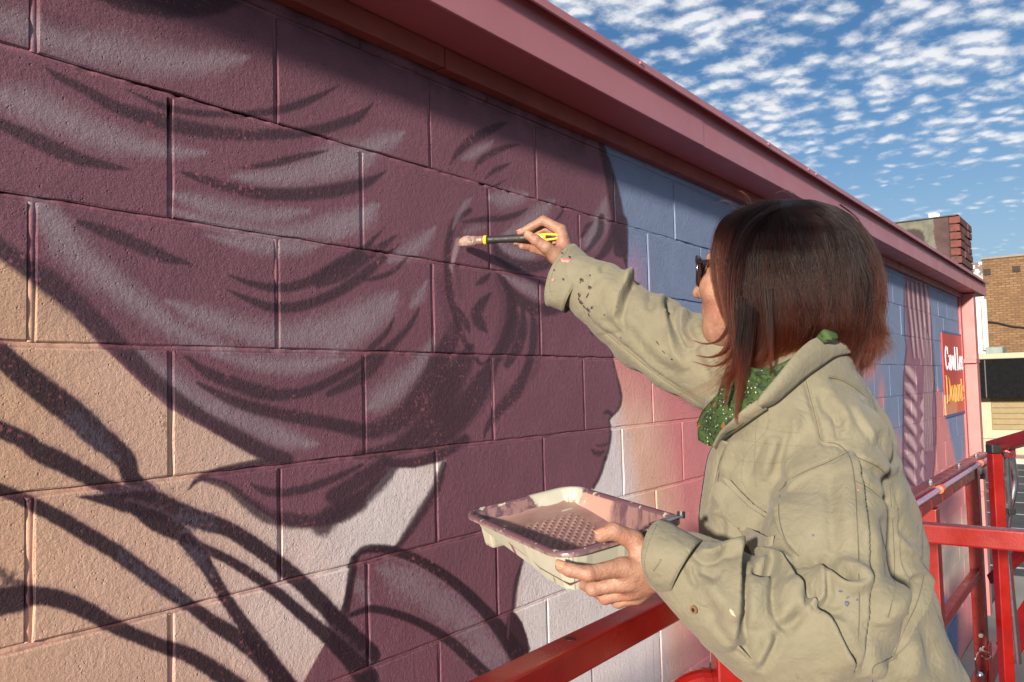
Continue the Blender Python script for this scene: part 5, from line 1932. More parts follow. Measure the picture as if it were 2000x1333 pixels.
FOLDS = [
    # left sleeve, forearm
    ('step', .015, 46, [(1440, 1062), (1444, 1085), (1443, 1112), (1445, 1175), (1443, 1230), (1452, 1264)]),
    ('valley', .009, 9, [(1506, 1096), (1512, 1125), (1510, 1162), (1516, 1212)]),
    ('step', .011, 30, [(1518, 1096), (1534, 1112), (1552, 1142), (1572, 1178)]),
    ('ridge', .009, 16, [(1572, 1180), (1548, 1198), (1522, 1216)]),
    ('valley', .009, 16, [(1564, 1196), (1545, 1212), (1522, 1232)]),
    ('valley', .007, 9, [(1520, 1234), (1513, 1262), (1486, 1314)]),
    ('ridge', .006, 14, [(1508, 1236), (1498, 1270), (1478, 1300)]),
    ('step', .010, 40, [(1572, 1178), (1586, 1184), (1612, 1217), (1645, 1275), (1664, 1326)]),
    ('step', .009, 24, [(1600, 1102), (1606, 1140), (1606, 1168), (1594, 1182), (1578, 1180)]),
    ('ridge', .012, 12, [(1604, 1104), (1614, 1124), (1632, 1146), (1655, 1156), (1668, 1146), (1658, 1126), (1636, 1102)]),
    ('valley', .012, 9, [(1600, 1092), (1622, 1112), (1642, 1134), (1652, 1140)]),
    ('stepl', .010, 24, [(1356, 1080), (1374, 1091), (1392, 1093), (1410, 1086), (1430, 1091), (1444, 1102)]),
    ('valley', .006, 7, [(1345, 1103), (1350, 1126), (1362, 1148)]),
    ('ridge', .007, 14, [(1378, 1128), (1402, 1162), (1424, 1186), (1442, 1206)]),
    ('valley', .006, 10, [(1360, 1110), (1384, 1124), (1400, 1140)]),
    ('ridge', .010, 14, [(1476, 1096), (1500, 1088), (1524, 1092), (1548, 1100)]),
    ('valley', .010, 8, [(1470, 1108), (1492, 1116), (1506, 1104)]),
    ('valley', .008, 8, [(1548, 1106), (1566, 1098), (1590, 1102)]),
    ('ridge', .006, 26, [(1470, 1120), (1472, 1180), (1476, 1230)]),
    ('ridge', .006, 24, [(1542, 1140), (1540, 1170), (1530, 1200)]),
    ('ridge', .005, 20, [(1400, 1200), (1424, 1232), (1446, 1262)]),
    ('valley', .005, 10, [(1380, 1180), (1412, 1222), (1440, 1250), (1470, 1290)]),
    ('ridge', .005, 18, [(1600, 1200), (1640, 1240), (1660, 1300)]),
    ('valley', .004, 8, [(1590, 1188), (1618, 1200), (1650, 1210)]),
    ('valley', .004, 7, [(1606, 1188), (1624, 1196), (1650, 1194)]),
    # left sleeve, upper arm
    ('step', .013, 60, [(1656, 884), (1664, 900), (1671, 960), (1673, 1010), (1677, 1080), (1678, 1160), (1677, 1230), (1670, 1320)]),
    ('valley', .004, 12, [(1618, 930), (1622, 990), (1626, 1060), (1632, 1100)]),
    ('ridge', .004, 16, [(1642, 940), (1646, 1010), (1648, 1080)]),
    ('step', .010, 40, [(1562, 1086), (1545, 1068), (1530, 1040), (1523, 1000), (1526, 962)]),
    ('valley', .007, 9, [(1558, 1090), (1582, 1098), (1606, 1094), (1632, 1104)]),
    ('valley', .005, 7, [(1522, 958), (1548, 932), (1584, 914), (1620, 901), (1654, 884)]),
    ('ridge', .004, 7, [(1530, 966), (1556, 942), (1590, 924), (1624, 910)]),
    # chest
    ('ridge', .006, 14, [(1562, 800), (1548, 840), (1532, 880), (1524, 930)]),
    ('valley', .007, 11, [(1548, 828), (1530, 872), (1519, 930), (1520, 980)]),
    ('ridge', .005, 14, [(1520, 850), (1504, 890), (1494, 940)]),
    ('valley', .004, 10, [(1492, 850), (1470, 900), (1456, 940)]),
    ('ridge', .005, 12, [(1440, 850), (1420, 890), (1408, 930)]),
    ('valley', .004, 8, [(1430, 842), (1410, 880), (1396, 930)]),
    ('ridge', .005, 14, [(1386, 990), (1410, 1010), (1424, 1040), (1428, 1066)]),
    ('valley', .006, 10, [(1404, 1000), (1414, 1030), (1410, 1060)]),
    ('valley', .005, 6, [(1457, 1040), (1460, 1064), (1472, 1100)]),
    # shoulder and yoke
    ('valley', .0045, 5, [(1572, 738), (1584, 782), (1596, 830), (1606, 862), (1634, 866), (1655, 884)]),
    ('valley', .006, 12, [(1604, 762), (1612, 790), (1632, 812), (1650, 828)]),
    ('ridge', .004, 16, [(1602, 748), (1624, 776), (1648, 808), (1660, 850)]),
    ('valley', .004, 6, [(1629, 812), (1634, 836), (1640, 860)]),
    ('valley', .004, 5, [(1640, 820), (1648, 842)]),
    ('ridge', .004, 10, [(1660, 780), (1690, 830), (1716, 872)]),
    ('valley', .004, 9, [(1652, 776), (1680, 824), (1706, 862), (1724, 884)]),
    ('valley', .0045, 5, [(1618, 738), (1640, 742), (1666, 756), (1690, 776)]),
    # cape vent on the back
    ('stepl', .006, 26, [(1655, 884), (1684, 898), (1708, 908), (1724, 920), (1736, 936)]),
    ('valley', .005, 5, [(1666, 936), (1694, 950), (1716, 968), (1732, 990)]),
    ('step', .010, 34, [(1737, 940), (1740, 990), (1744, 1050), (1746, 1120), (1740, 1180), (1734, 1208)]),
    ('ridge', .003, 14, [(1724, 886), (1744, 920), (1760, 960), (1772, 1000)]),
    ('valley', .006, 12, [(1722, 840), (1736, 880), (1746, 910)]),
    # lower back
    ('stepl', .014, 34, [(1742, 1290), (1764, 1234), (1788, 1186), (1800, 1146), (1809, 1098)]),
    ('ridge', .010, 18, [(1798, 1100), (1776, 1116), (1752, 1136), (1734, 1170), (1722, 1204), (1708, 1228)]),
    ('valley', .010, 14, [(1790, 1122), (1766, 1140), (1752, 1172), (1744, 1200)]),
    ('valley', .006, 12, [(1752, 1010), (1770, 1046), (1784, 1064)]),
    ('ridge', .007, 14, [(1750, 1040), (1772, 1070), (1800, 1092)]),
    ('ridge', .006, 22, [(1690, 1000), (1700, 1080), (1706, 1160), (1700, 1220)]),
    ('valley', .006, 18, [(1722, 1010), (1726, 1090), (1724, 1150)]),
    ('stepl', .008, 18, [(1704, 1330), (1705, 1300), (1726, 1292), (1744, 1280)]),
    ('ridge', .007, 20, [(1776, 1240), (1784, 1290), (1774, 1330)]),
    ('valley', .006, 16, [(1800, 1200), (1820, 1260), (1832, 1330)]),
    ('ridge', .005, 20, [(1690, 1250), (1700, 1290), (1690, 1330)]),
    # right sleeve
    ('step', .013, 44, [(1236, 548), (1227, 556), (1216, 578), (1209, 611), (1213, 650)]),
    ('ridge', .008, 10, [(1214, 560), (1228, 550), (1240, 545)]),
    ('stepl', .009, 34, [(1346, 722), (1324, 682), (1308, 645), (1299, 611), (1297, 578)]),
    ('valley', .006, 9, [(1278, 570), (1269, 590), (1274, 612)]),
    ('ridge', .005, 12, [(1292, 574), (1284, 600), (1288, 626)]),
    ('step', .011, 26, [(1348, 680), (1335, 654), (1328, 625), (1333, 600)]),
    ('valley', .007, 8, [(1382, 612), (1354, 618), (1344, 636), (1351, 660), (1372, 674)]),
    ('ridge', .006, 12, [(1376, 630), (1364, 640), (1372, 656)]),
    ('ridge', .006, 18, [(1205, 604), (1240, 640), (1276, 682), (1320, 716)]),
    ('valley', .005, 12, [(1220, 626), (1252, 668), (1290, 706), (1330, 734)]),
    ('valley', .006, 8, [(1303, 586), (1300, 600), (1303, 612)]),
    ('ridge', .006, 18, [(1310, 640), (1330, 680), (1352, 716)]),
    ('valley', .006, 12, [(1345, 668), (1362, 700), (1388, 736)]),
    ('ridge', .005, 14, [(1360, 676), (1384, 706), (1404, 730)]),
    ('valley', .0045, 5, [(1150, 618), (1194, 660), (1232, 690), (1268, 720), (1312, 752), (1370, 786)]),
    ('valley', .005, 10, [(1150, 528), (1156, 544), (1150, 566)]),
    ('valley', .005, 8, [(1174, 522), (1180, 536)]),
    ('ridge', .004, 14, [(1170, 548), (1192, 570), (1200, 596)]),
    ('valley', .005, 10, [(1180, 620), (1200, 634), (1216, 656)]),
]


def relief(V, F, lines, smooth_front=0.05):
    N = vnormals(V, F)
    x, y, d = project(V)
    view = (CAM - V)
    view /= np.linalg.norm(view, axis=1)[:, None]
    face = (N * view).sum(1)
    hgt = fold_height(x, y, lines)
    wgt = np.clip((face + 0.05) / 0.35, 0, 1)
    # small random buckles everywhere
    q = V * 1.0
    nz = (vnoise(q[:, 0] + q[:, 2] * 0.6, q[:, 1] - q[:, 2] * 0.5, 16, 5) - 0.5) * 0.0045
    nz += (vnoise(q[:, 0] * 0.8 - q[:, 2], q[:, 1] + q[:, 2], 38, 6) - 0.5) * 0.0022
    back = (vnoise(q[:, 0] + q[:, 1], q[:, 2] * 0.6, 22, 8) - 0.5) * 0.016 * (1 - wgt)
    return V + N * (hgt * wgt + nz + back)[:, None]


Vs = relief(Vs, Fs, FOLDS)
Vs = laplace(Vs, Fs, 0.45)
shirt = mesh_obj('shirt', Vs, Fs.astype(np.int32), M_KHAKI, person, True)

from mathutils.bvhtree import BVHTree
BV = BVHTree.FromPolygons([tuple(v) for v in Vs], [tuple(f) for f in Fs.tolist()])


def drop(x, y, tree=None, guess=1.35):
    """the point and normal of the shirt seen at a pixel"""
    o = Vector(CAM)
    d = (Vector(at(x, y, 1.0)) - o).normalized()
    h = (tree or BV).ray_cast(o, d)
    if h[0] is None:
        return None
    n = h[1]
    if n.dot(d) > 0:
        n = -n
    return np.array(h[0]), np.array(n)


def inside_poly(x, y, P):
    c = False
    n = len(P)
    for i in range(n):
        x0, y0 = P[i]
        x1, y1 = P[(i + 1) % n]
        if (y0 > y) != (y1 > y) and x < (x1 - x0) * (y - y0) / (y1 - y0) + x0:
            c = not c
    return c


def patch(name, poly, off, thick, mat, parent, step=5.0, lift=None, smooth=True, tree=None, curve=False, fit=False):
    """a piece of cloth or paint lying on the shirt, cut to an outline given in frame pixels"""
    P = np.asarray(poly, float)
    if curve:
        P = catmull(np.vstack([P, P[:1]]), 5)[:-1]
    bm = bmesh.new()
    vs = [bm.verts.new((p[0], p[1], 0)) for p in P]
    f = bm.faces.new(vs)
    bmesh.ops.triangulate(bm, faces=[f])
    lo, hi = P.min(0), P.max(0)
    for ax in (0, 1):
        for c in np.arange(lo[ax] + step, hi[ax], step):
            co = [0, 0, 0]
            no = [0, 0, 0]
            co[ax] = c
            no[ax] = 1
            bmesh.ops.bisect_plane(bm, geom=bm.verts[:] + bm.edges[:] + bm.faces[:], plane_co=co, plane_no=no)
    last = None
    bm.verts.ensure_lookup_table()
    pts = []
    for v in bm.verts:
        h = drop(v.co.x, v.co.y, tree)
        pts.append(h)
    good = [h for h in pts if h is not None]
    if not good:
        bm.free()
        return None
    dm = float(np.median([project([h[0]])[2][0] for h in good]))
    fc = None
    if fit:
        gx_ = np.array([(v.co.x, v.co.y) for v, h in zip(bm.verts, pts) if h is not None])
        z_ = np.array([project([h[0]])[2][0] for h in good])
        ok = z_ > np.median(z_) - 0.028
        gx_, z_ = gx_[ok], z_[ok]

        def fc(x, y):
            w_ = np.exp(-((gx_[:, 0] - x) ** 2 + (gx_[:, 1] - y) ** 2) / (2 * 15.0 ** 2)) + 1e-9
            mu = (w_ * z_).sum() / w_.sum()
            return mu - 0.8 * math.sqrt((w_ * (z_ - mu) ** 2).sum() / w_.sum())
    for v, h in zip(bm.verts, pts):
        x, y = v.co.x, v.co.y
        if fc is not None:
            e = off + (lift(x, y) if lift else 0.0)
            v.co = Vector(at(x, y, float(fc(x, y)) - e))
            continue
        if h is None or abs(project([h[0]])[2][0] - dm) > 0.12:
            v.co = Vector(at(x, y, dm - 0.01))
            continue
        e = off + (lift(x, y) if lift else 0.0)
        v.co = Vector(h[0] + (CAM - h[0]) / np.linalg.norm(CAM - h[0]) * e)
    bmesh.ops.recalc_face_normals(bm, faces=bm.faces[:])
    o = bm_obj(name, bm, mat, parent, smooth)
    if thick:
        s = o.modifiers.new('thick', 'SOLIDIFY')
        s.thickness = thick
        s.offset = 0
    return o


def seam(pts, name='stitching', rad=0.00036, off=0.0006, dash=3.6, gap=2.0, parent=None, tree=None):
    """a row of stitches along a line of frame pixels"""
    C = catmull(pts, 12)
    L = np.concatenate([[0], np.cumsum(np.hypot(*np.diff(C, axis=0).T))])
    bm = bmesh.new()
    s = 0.0
    while s + dash < L[-1]:
        q = []
        for k in (0, 0.5, 1):
            l_ = s + dash * k
            x = np.interp(l_, L, C[:, 0])
            y = np.interp(l_, L, C[:, 1])
            h = drop(x, y, tree)
            if h is not None:
                q.append(tuple(h[0] + h[1] * (off + (0.0004 if k == 0.5 else 0))))
        if len(q) == 3 and (Vector(q[0]) - Vector(q[2])).length < 0.02:
            bm_tube(bm, q, rad, 5)
        s += dash + gap
    o = bm_obj(name, bm, M_THREAD, parent or shirt)
    return o


# rows of stitches
for pts in [
    [(1524, 956), (1549, 930), (1585, 912), (1620, 898), (1652, 880)],
    [(1530, 948), (1554, 923), (1588, 905), (1618, 892)],
    [(1568, 740), (1580, 784), (1592, 832), (1601, 864)],
    [(1577, 738), (1589, 782), (1601, 830), (1608, 858), (1634, 862)],
    [(1618, 734), (1640, 738), (1668, 752), (1692, 772)],
    [(1664, 932), (1694, 946), (1718, 964), (1736, 988)],
    [(1150, 612), (1194, 654), (1234, 684), (1270, 714), (1314, 746), (1370, 780)],
    [(1146, 620), (1190, 664), (1230, 696), (1266, 726), (1310, 758), (1366, 792)],
    [(1500, 800), (1498, 840), (1470, 870), (1452, 900), (1450, 940), (1470, 970), (1496, 990), (1516, 1000)],
    [(1462, 830), (1520, 842), (1560, 846)],
    [(1452, 860), (1510, 868), (1570, 872)],
    [(1450, 900), (1500, 905), (1528, 903)],
    [(1480, 812), (1476, 850), (1474, 900), (1476, 950)],
    [(1426, 850), (1408, 890), (1398, 940)],
    [(1418, 848), (1400, 888), (1389, 940)],
    [(1746, 1060), (1750, 1120), (1744, 1180)],
]:
    seam(pts)


def bump_edge(poly, amt, reach):
    P = np.asarray(poly, float)

    def f(x, y):
        d = 1e9
        for i in range(len(P)):
            a, c = P[i], P[(i + 1) % len(P)]
            t = np.clip(((x - a[0]) * (c - a)[0] + (y - a[1]) * (c - a)[1]) / ((c - a) @ (c - a) + 1e-9), 0, 1)
            d = min(d, math.hypot(x - a[0] - t * (c - a)[0], y - a[1] - t * (c - a)[1]))
        return amt * (1 - math.exp(-d / reach)) + 0.0012 * math.sin(x * 0.11 + y * 0.07)
    return f


M_SEAM_SHADOW = simple('seam_shadow_thread', tuple(c * 0.55 for c in KH), 0.9)  # khaki darkened to paint the shadow line of seams and folds


def seam_shadow_line(pts, rad=0.0007, off=0.0007, tree=None, parent=None):
    C = catmull(pts, 14)
    q = []
    runs = []
    for x, y in C:
        h = drop(x, y, tree)
        if h is None or (q and np.linalg.norm(h[0] - q[-1]) > 0.012):
            if len(q) > 3:
                runs.append(q)
            q = []
            if h is None:
                continue
        q.append(h[0] + h[1] * off)
    if len(q) > 3:
        runs.append(q)
    for r_ in runs:
        r_ = np.array(r_)
        for _ in range(22):
            r_[1:-1] = 0.25 * r_[:-2] + 0.5 * r_[1:-1] + 0.25 * r_[2:]
        bm = bmesh.new()
        bm_tube(bm, [tuple(p) for p in r_], rad, 5)
        bm_obj('seam', bm, M_SEAM_SHADOW, parent or shirt)  # cord laid along the crease, coloured as its shadow line


for pts in [
    [(1522, 960), (1548, 934), (1584, 916), (1620, 902), (1654, 885)],
    [(1572, 738), (1584, 782), (1596, 830), (1604, 862), (1634, 866), (1655, 884)],
    [(1618, 738), (1640, 742), (1666, 756), (1692, 777)],
    [(1655, 884), (1684, 898), (1708, 908), (1724, 920), (1735, 935)],
    [(1656, 888), (1664, 905), (1671, 960), (1673, 1010), (1677, 1080), (1678, 1160), (1677, 1230), (1668, 1320)],
    [(1666, 938), (1694, 952), (1716, 970), (1734, 994)],
    [(1524, 964), (1521, 1000), (1528, 1040), (1543, 1068), (1560, 1086)],
    [(1150, 617), (1194, 659), (1232, 690), (1268, 720), (1312, 752), (1370, 786)],
    [(1737, 945), (1741, 990), (1745, 1050), (1747, 1120), (1741, 1180), (1734, 1206)],
    [(1742, 1290), (1764, 1234), (1788, 1186), (1800, 1146), (1808, 1104)],
    [(1704, 1330), (1705, 1302), (1726, 1292), (1744, 1281)],
    [(1424, 858), (1410, 896), (1402, 940)],
]:
    seam_shadow_line(pts)

# chest pocket with its hanging flap
FLAP = [(1386, 957), (1392, 948), (1404, 940), (1416, 945), (1436, 964), (1462, 990), (1496, 1012), (1524, 1025), (1522, 1038), (1510, 1052), (1497, 1065), (1478, 1056), (1448, 1036), (1430, 1024), (1418, 1012), (1402, 986)]
flap = patch('pocket_flap', FLAP, 0.013, 0.0034, M_KHAKI, person, 4.0, bump_edge(FLAP, 0.004, 14), fit=True)
FLAP2 = [(1410, 932), (1426, 938), (1444, 958), (1470, 984), (1500, 1004), (1526, 1017), (1525, 1024), (1496, 1012), (1462, 990), (1436, 964), (1418, 946)]
place(patch('pocket_band', FLAP2, 0.007, 0.0018, M_KHAKI, None, 4.0, fit=True), person)
fme = flap.data
BVF = BVHTree.FromPolygons([tuple(v.co) for v in fme.vertices], [tuple(p.vertices) for p in fme.polygons])
seam([(1393, 962), (1408, 986), (1423, 1008), (1434, 1020), (1450, 1031), (1479, 1050), (1496, 1058)], 'stitching', 0.0004, 0.0014, 3.6, 2.0, flap, BVF)
seam([(1496, 1058), (1508, 1046), (1517, 1034)], 'stitching', 0.0004, 0.0014, 3.6, 2.0, flap, BVF)
# the pocket bag below the flap
BAG = [(1430, 1016), (1500, 1050), (1512, 1046), (1508, 1078), (1500, 1092), (1470, 1086), (1458, 1060)]
place(patch('pocket', BAG, 0.005, 0.0016, M_KHAKI, None, 5.0, fit=True), person)
# front edge with its double placket
def loft(name, A, B, mat, parent, n=10, per=6, thick=0.0, bulge=0.0, ripple=0.0, seed=0):
    """a strip of cloth between two lines of (px, py, depth)"""
    A = catmull(A, per)
    B = catmull(B, per)
    k = max(len(A), len(B))
    ra = lambda Q: np.stack([np.interp(np.linspace(0, 1, k), np.linspace(0, 1, len(Q)), Q[:, c]) for c in range(3)], 1)
    A, B = ra(A), ra(B)
    V = []
    for i in range(k):
        for j in range(n + 1):
            s = j / n
            q = A[i] * (1 - s) + B[i] * s
            dd = -bulge * math.sin(math.pi * s)
            dd += ripple * math.sin(s * 9 + i * 0.35 + seed + 2 * math.sin(i * 0.13)) * math.sin(math.pi * min(1, s * 1.2 + 0.1))
            V.append(at(q[0], q[1], q[2] + dd))
    F = [(i * (n + 1) + j, (i + 1) * (n + 1) + j, (i + 1) * (n + 1) + j + 1, i * (n + 1) + j + 1) for i in range(k - 1) for j in range(n)]
    o = mesh_obj(name, V, F, mat, parent, True)
    if thick:
        s = o.modifiers.new('thick', 'SOLIDIFY')
        s.thickness = thick
        s.offset = 0
    return o


loft('placket', [(1404, 858, 1.35), (1388, 880, 1.385), (1380, 905, 1.395), (1373, 950, 1.40), (1366, 1000, 1.40), (1366, 1046, 1.40)],
     [(1426, 866, 1.318), (1410, 890, 1.340), (1402, 915, 1.350), (1395, 955, 1.352), (1389, 1000, 1.352), (1388, 1046, 1.352)], M_KHAKI, person, 6, 6, 0.0022, 0.010, 0.002)
def hug(pts, gap):
    out = []
    for x, y, d in pts:
        h = drop(x, y)
        if h is not None:
            ds = project([h[0]])[2][0]
            if abs(ds - d) < 0.12:
                d = ds - gap
        out.append((x, y, d))
    return out


# collar: fold line above, outer edge below, ending in a point
collar = loft('collar',
     [(1648, 668, 1.365), (1625, 663, 1.335), (1600, 660, 1.315), (1578, 669, 1.295), (1550, 695, 1.270), (1518, 735, 1.252), (1487, 772, 1.246), (1479, 788, 1.247)],
     hug([(1662, 690, 1.360), (1645, 694, 1.325), (1630, 699, 1.300), (1602, 718, 1.268), (1573, 739, 1.244), (1545, 763, 1.228), (1518, 786, 1.224), (1491, 800, 1.232)], 0.007),
     M_KHAKI, person, 8, 7, 0.0024, 0.012, 0.0)
# collar stand and lapel edge towards the front
loft('lapel', [(1479, 782, 1.262), (1450, 802, 1.275), (1425, 826, 1.290), (1406, 846, 1.310), (1392, 872, 1.335)],
     hug([(1500, 800, 1.252), (1468, 822, 1.258), (1440, 842, 1.272), (1420, 858, 1.292), (1402, 882, 1.330)], 0.006), M_KHAKI, person, 5, 7, 0.0026, 0.006)
# the far half of the collar beyond the bandana
loft('collar', [(1440, 735, 1.48), (1420, 752, 1.49), (1400, 775, 1.49), (1386, 796, 1.48)], [(1425, 700, 1.52), (1402, 728, 1.53), (1384, 760, 1.52), (1374, 800, 1.49)], M_KHAKI, person, 5, 6, 0.0024, 0.006)

# ---- cuffs


def tube_loft(name, rings, mat, parent, n=44, thick=0.0022, flute=0.0, seed=0):
    """rings: centre, up-vector, side-vector; joined into an open sleeve end"""
    V = []
    for q, (c, u, s) in enumerate(rings):
        for k in range(n):
            a = 2 * math.pi * k / n
            e = 1 + flute * math.sin(a * 5 + q * 0.6 + seed) + 0.4 * flute * math.sin(a * 11 + q * 1.3)
            V.append(c + (u * math.cos(a) + s * math.sin(a)) * e)
    m_ = len(rings)
    F = [(i * n + k, (i + 1) * n + k, (i + 1) * n + (k + 1) % n, i * n + (k + 1) % n) for i in range(m_ - 1) for k in range(n)]
    o = mesh_obj(name, V, F, mat, parent, True)
    s = o.modifiers.new('thick', 'SOLIDIFY')
    s.thickness = thick
    s.offset = -1
    return o


def ring_px(top, bot, near, d):
    """an ellipse through a top and a bottom pixel whose near side bulges to a pixel; depths about d"""
    T = at(*top, d)
    Bq = at(*bot, d)
    c = (T + Bq) / 2
    u = (T - Bq) / 2
    nd = d - near[2]
    s = at(near[0], near[1], nd) - c
    return c, u, s


def cuff_rings(r0, r1, n=7):
    return [tuple(a * (1 - t) + b * t for a, b in zip(r0, r1)) for t in np.linspace(0, 1, n)]


c0 = ring_px((1288, 1019), (1304, 1153), (1254, 1099, 0.045), 1.138)
c1 = ring_px((1372, 1060), (1312, 1166), (1333, 1106, 0.058), 1.126)
cuffL = tube_loft('cuff', cuff_rings(c0, c1), M_KHAKI, person, 48, 0.0030, 0.012)
r0 = ring_px((1110, 481), (1086, 594), (1066, 556, 0.055), 1.760)
r1 = ring_px((1160, 517), (1108, 608), (1116, 570, 0.058), 1.742)
cuffR = tube_loft('cuff', cuff_rings(r0, r1), M_KHAKI, person, 48, 0.0030, 0.014, 2.0)


def tree_of(o):
    mw = [tuple(v.co) for v in o.data.vertices]
    return BVHTree.FromPolygons(mw, [tuple(p.vertices) for p in o.data.polygons])


TL, TR = tree_of(cuffL), tree_of(cuffR)
seam([(1281, 1030), (1268, 1062), (1260, 1098), (1268, 1126), (1300, 1148)], 'stitching', 0.0004, 0.0036, 3.6, 2.0, cuffL, TL)
seam([(1362, 1062), (1336, 1098), (1308, 1142)], 'stitching', 0.0004, 0.0036, 3.6, 2.0, cuffL, TL)
seam([(1108, 490), (1086, 520), (1074, 556), (1080, 580)], 'stitching', 0.0004, 0.0036, 3.4, 2.0, cuffR, TR)
seam([(1148, 520), (1126, 546), (1110, 574)], 'stitching', 0.0004, 0.0036, 3.4, 2.0, cuffR, TR)
# buttonhole and button of the left cuff
patch('buttonhole', [(1289, 1092), (1292, 1094), (1281, 1110), (1277, 1116), (1275, 1113), (1282, 1103)], 0.0045, 0.0008, M_THREAD, cuffL, 4, None, True, TL)
M_BTN = simple('brown_button', alb(120, 92, 66, 1.2), 0.35)
h = drop(1357, 1190)
if h is not None:
    bm = bmesh.new()
    nrm = h[1] * 0.8 - RIGHT * 0.3
    bm_disc(bm, tuple(h[0] + h[1] * 0.003), tuple(nrm), 0.0056, 0.0022, 16)
    bt = bm_obj('button', bm, M_BTN, person)
    bm = bmesh.new()
    bm_disc(bm, tuple(h[0] + h[1] * 0.0044), tuple(nrm), 0.0026, 0.0008, 12)
    bm_obj('button_dimple', bm, M_BLK, bt)

# the sleeve's gauntlet strip with its edge hanging below the left cuff
GA = [(1306, 1154), (1334, 1186), (1352, 1168), (1362, 1148), (1346, 1112), (1340, 1106)]
loft('sleeve_placket', [(1338, 1186, 1.125), (1352, 1214, 1.115), (1384, 1246, 1.10), (1424, 1278, 1.085), (1470, 1306, 1.07)],
     [(1366, 1178, 1.075), (1376, 1200, 1.062), (1404, 1228, 1.050), (1440, 1260, 1.040), (1474, 1296, 1.040)], M_KHAKI, person, 5, 7, 0.002, 0.004)

# ---- paint on the cloth
M_PDK = simple('dried_purple_paint', alb(66, 46, 50, 1.3), 0.5, vary=0.2)
M_PPK = simple('dried_pink_paint', alb(226, 122, 116, 1.3), 0.5, vary=0.1)
M_PBL = simple('dried_blue_paint', alb(98, 104, 124, 0.8), 0.5, vary=0.15)


def splat(cx, cy, r, mat, tree, parent, ang=0.0, asp=1.0, seed=0):
    q = random.Random(seed + int(cx * 7 + cy))
    n = 12
    P = []
    for k in range(n):
        a = 2 * math.pi * k / n
        e = r * q.uniform(0.75, 1.2)
        x, y = e * asp * math.cos(a), e * math.sin(a)
        P.append((cx + x * math.cos(ang) - y * math.sin(ang), cy + x * math.sin(ang) + y * math.cos(ang)))
    return patch('paint_splash', P, 0.0048 if tree is not None else 0.0016, 0.0005, mat, parent, 20, None, True, tree, True)


splat(1108, 509, 4.5, M_PPK, TR, cuffR, 0.15, 3.4)
splat(1080, 547, 2.6, M_PPK, TR, cuffR)
for x, y, r in [(1113, 503, 2.2), (1098, 495, 1.6), (1100, 546, 1.8), (1082, 528, 1.5)]:
    splat(x, y, r, M_PDK, TR, cuffR, 0.7, 1.4)
for x, y, r, a, s in [(1136, 547, 3.6, .3, 1.1), (1152, 562, 3.4, -.4, 1.0), (1152, 538, 1.6, 0, 1), (1133, 552, 1.3, 0, 1), (1131, 576, 2.2, 1.3, 2.0), (1130, 584, 1.2, 1.5, 3), (1135, 591, 3.0, .9, 1.4),
                      (1147, 578, 1.2, 2.1, 5.0), (1141, 600, 1.3, .9, 4.0), (1149, 606, 2.2, 1.0, 2.2), (1156, 601, 2.0, 2.2, 1.6), (1150, 615, 1.2, 1.2, 3), (1180, 615, 1.2, 0, 1), (1212, 660, 1.1, 0, 1),
                      (1284, 670, 1.0, 1.0, 5.0), (1296, 688, .9, .8, 5.0), (1312, 702, 1.2, 0, 1.8)]:
    splat(x, y, r, M_PDK, None, shirt, a, s)
for x, y, r, a, s in [(1654, 1179, 5.0, .2, 1.0), (1642, 1155, 2.2, 0, 1.8), (1656, 1167, 1.8, -.6, 2.2), (1674, 1172, 1.8, 1.2, 1.5), (1588, 1046, 2.0, .5, 1.2)]:
    splat(x, y, r, M_PBL, None, shirt, a, s)
splat(1430, 1197, 3.0, simple('faint_pink_stain', alb(206, 158, 132, 1.4), 0.8), None, shirt, 0.9, 3.0)
splat(1677, 957, 2.0, M_PPK, None, shirt)

# ---- trousers and boots below the shirt
m, t, b = material('dark_denim')
g = t.node('ShaderNodeNewGeometry').outputs['Position']
t.put(b.inputs['Base Color'], t.mix(t.mapr(t.noise(g, 20.0, 4.0), 0.3, 0.7), (0.03, 0.035, 0.05), (0.06, 0.065, 0.085)))
b.inputs['Roughness'].default_value = 0.9
M_DENIM = m
hipl, hipr, knl, knr, anl, anr = LEGS


def trouser_sdf(P):
    d = smin(chain(P, [(hipl, .105), (knl, .078), (anl, .068)], .01), chain(P, [(hipr, .105), (knr, .078), (anr, .068)], .01), .02)
    return smin(d, capsule(P, PEL + np.array([0, 0, .05]), PEL - np.array([0, 0, .02]), .12, .12), .03)


Vt, Ft = polygonise(trouser_sdf, (0.8, -1.05, FLOOR), (1.35, -0.45, -0.3), 0.011, 2)
mesh_obj('trousers', Vt, Ft.astype(np.int32), M_DENIM, person, True)


def boot_sdf(P):
    d = None
    for a_ in (anl, anr):
        c = capsule(P, a_ + np.array([0, 0, .04]), a_ + np.array([0, 0, -.03]), .055, .05)
        c = smin(c, capsule(P, a_ + np.array([0, 0, -.045]), a_ + hf * .16 + np.array([0, 0, -.05]), .046, .040), .03)
        d = c if d is None else np.minimum(d, c)
    return np.maximum(d, FLOOR + 0.002 - P[:, 2])


Vt, Ft = polygonise(boot_sdf, (0.7, -1.1, FLOOR - 0.02), (1.5, -0.4, FLOOR + 0.25), 0.008, 1)
mesh_obj('boots', Vt, Ft.astype(np.int32), M_BLK, person, True)

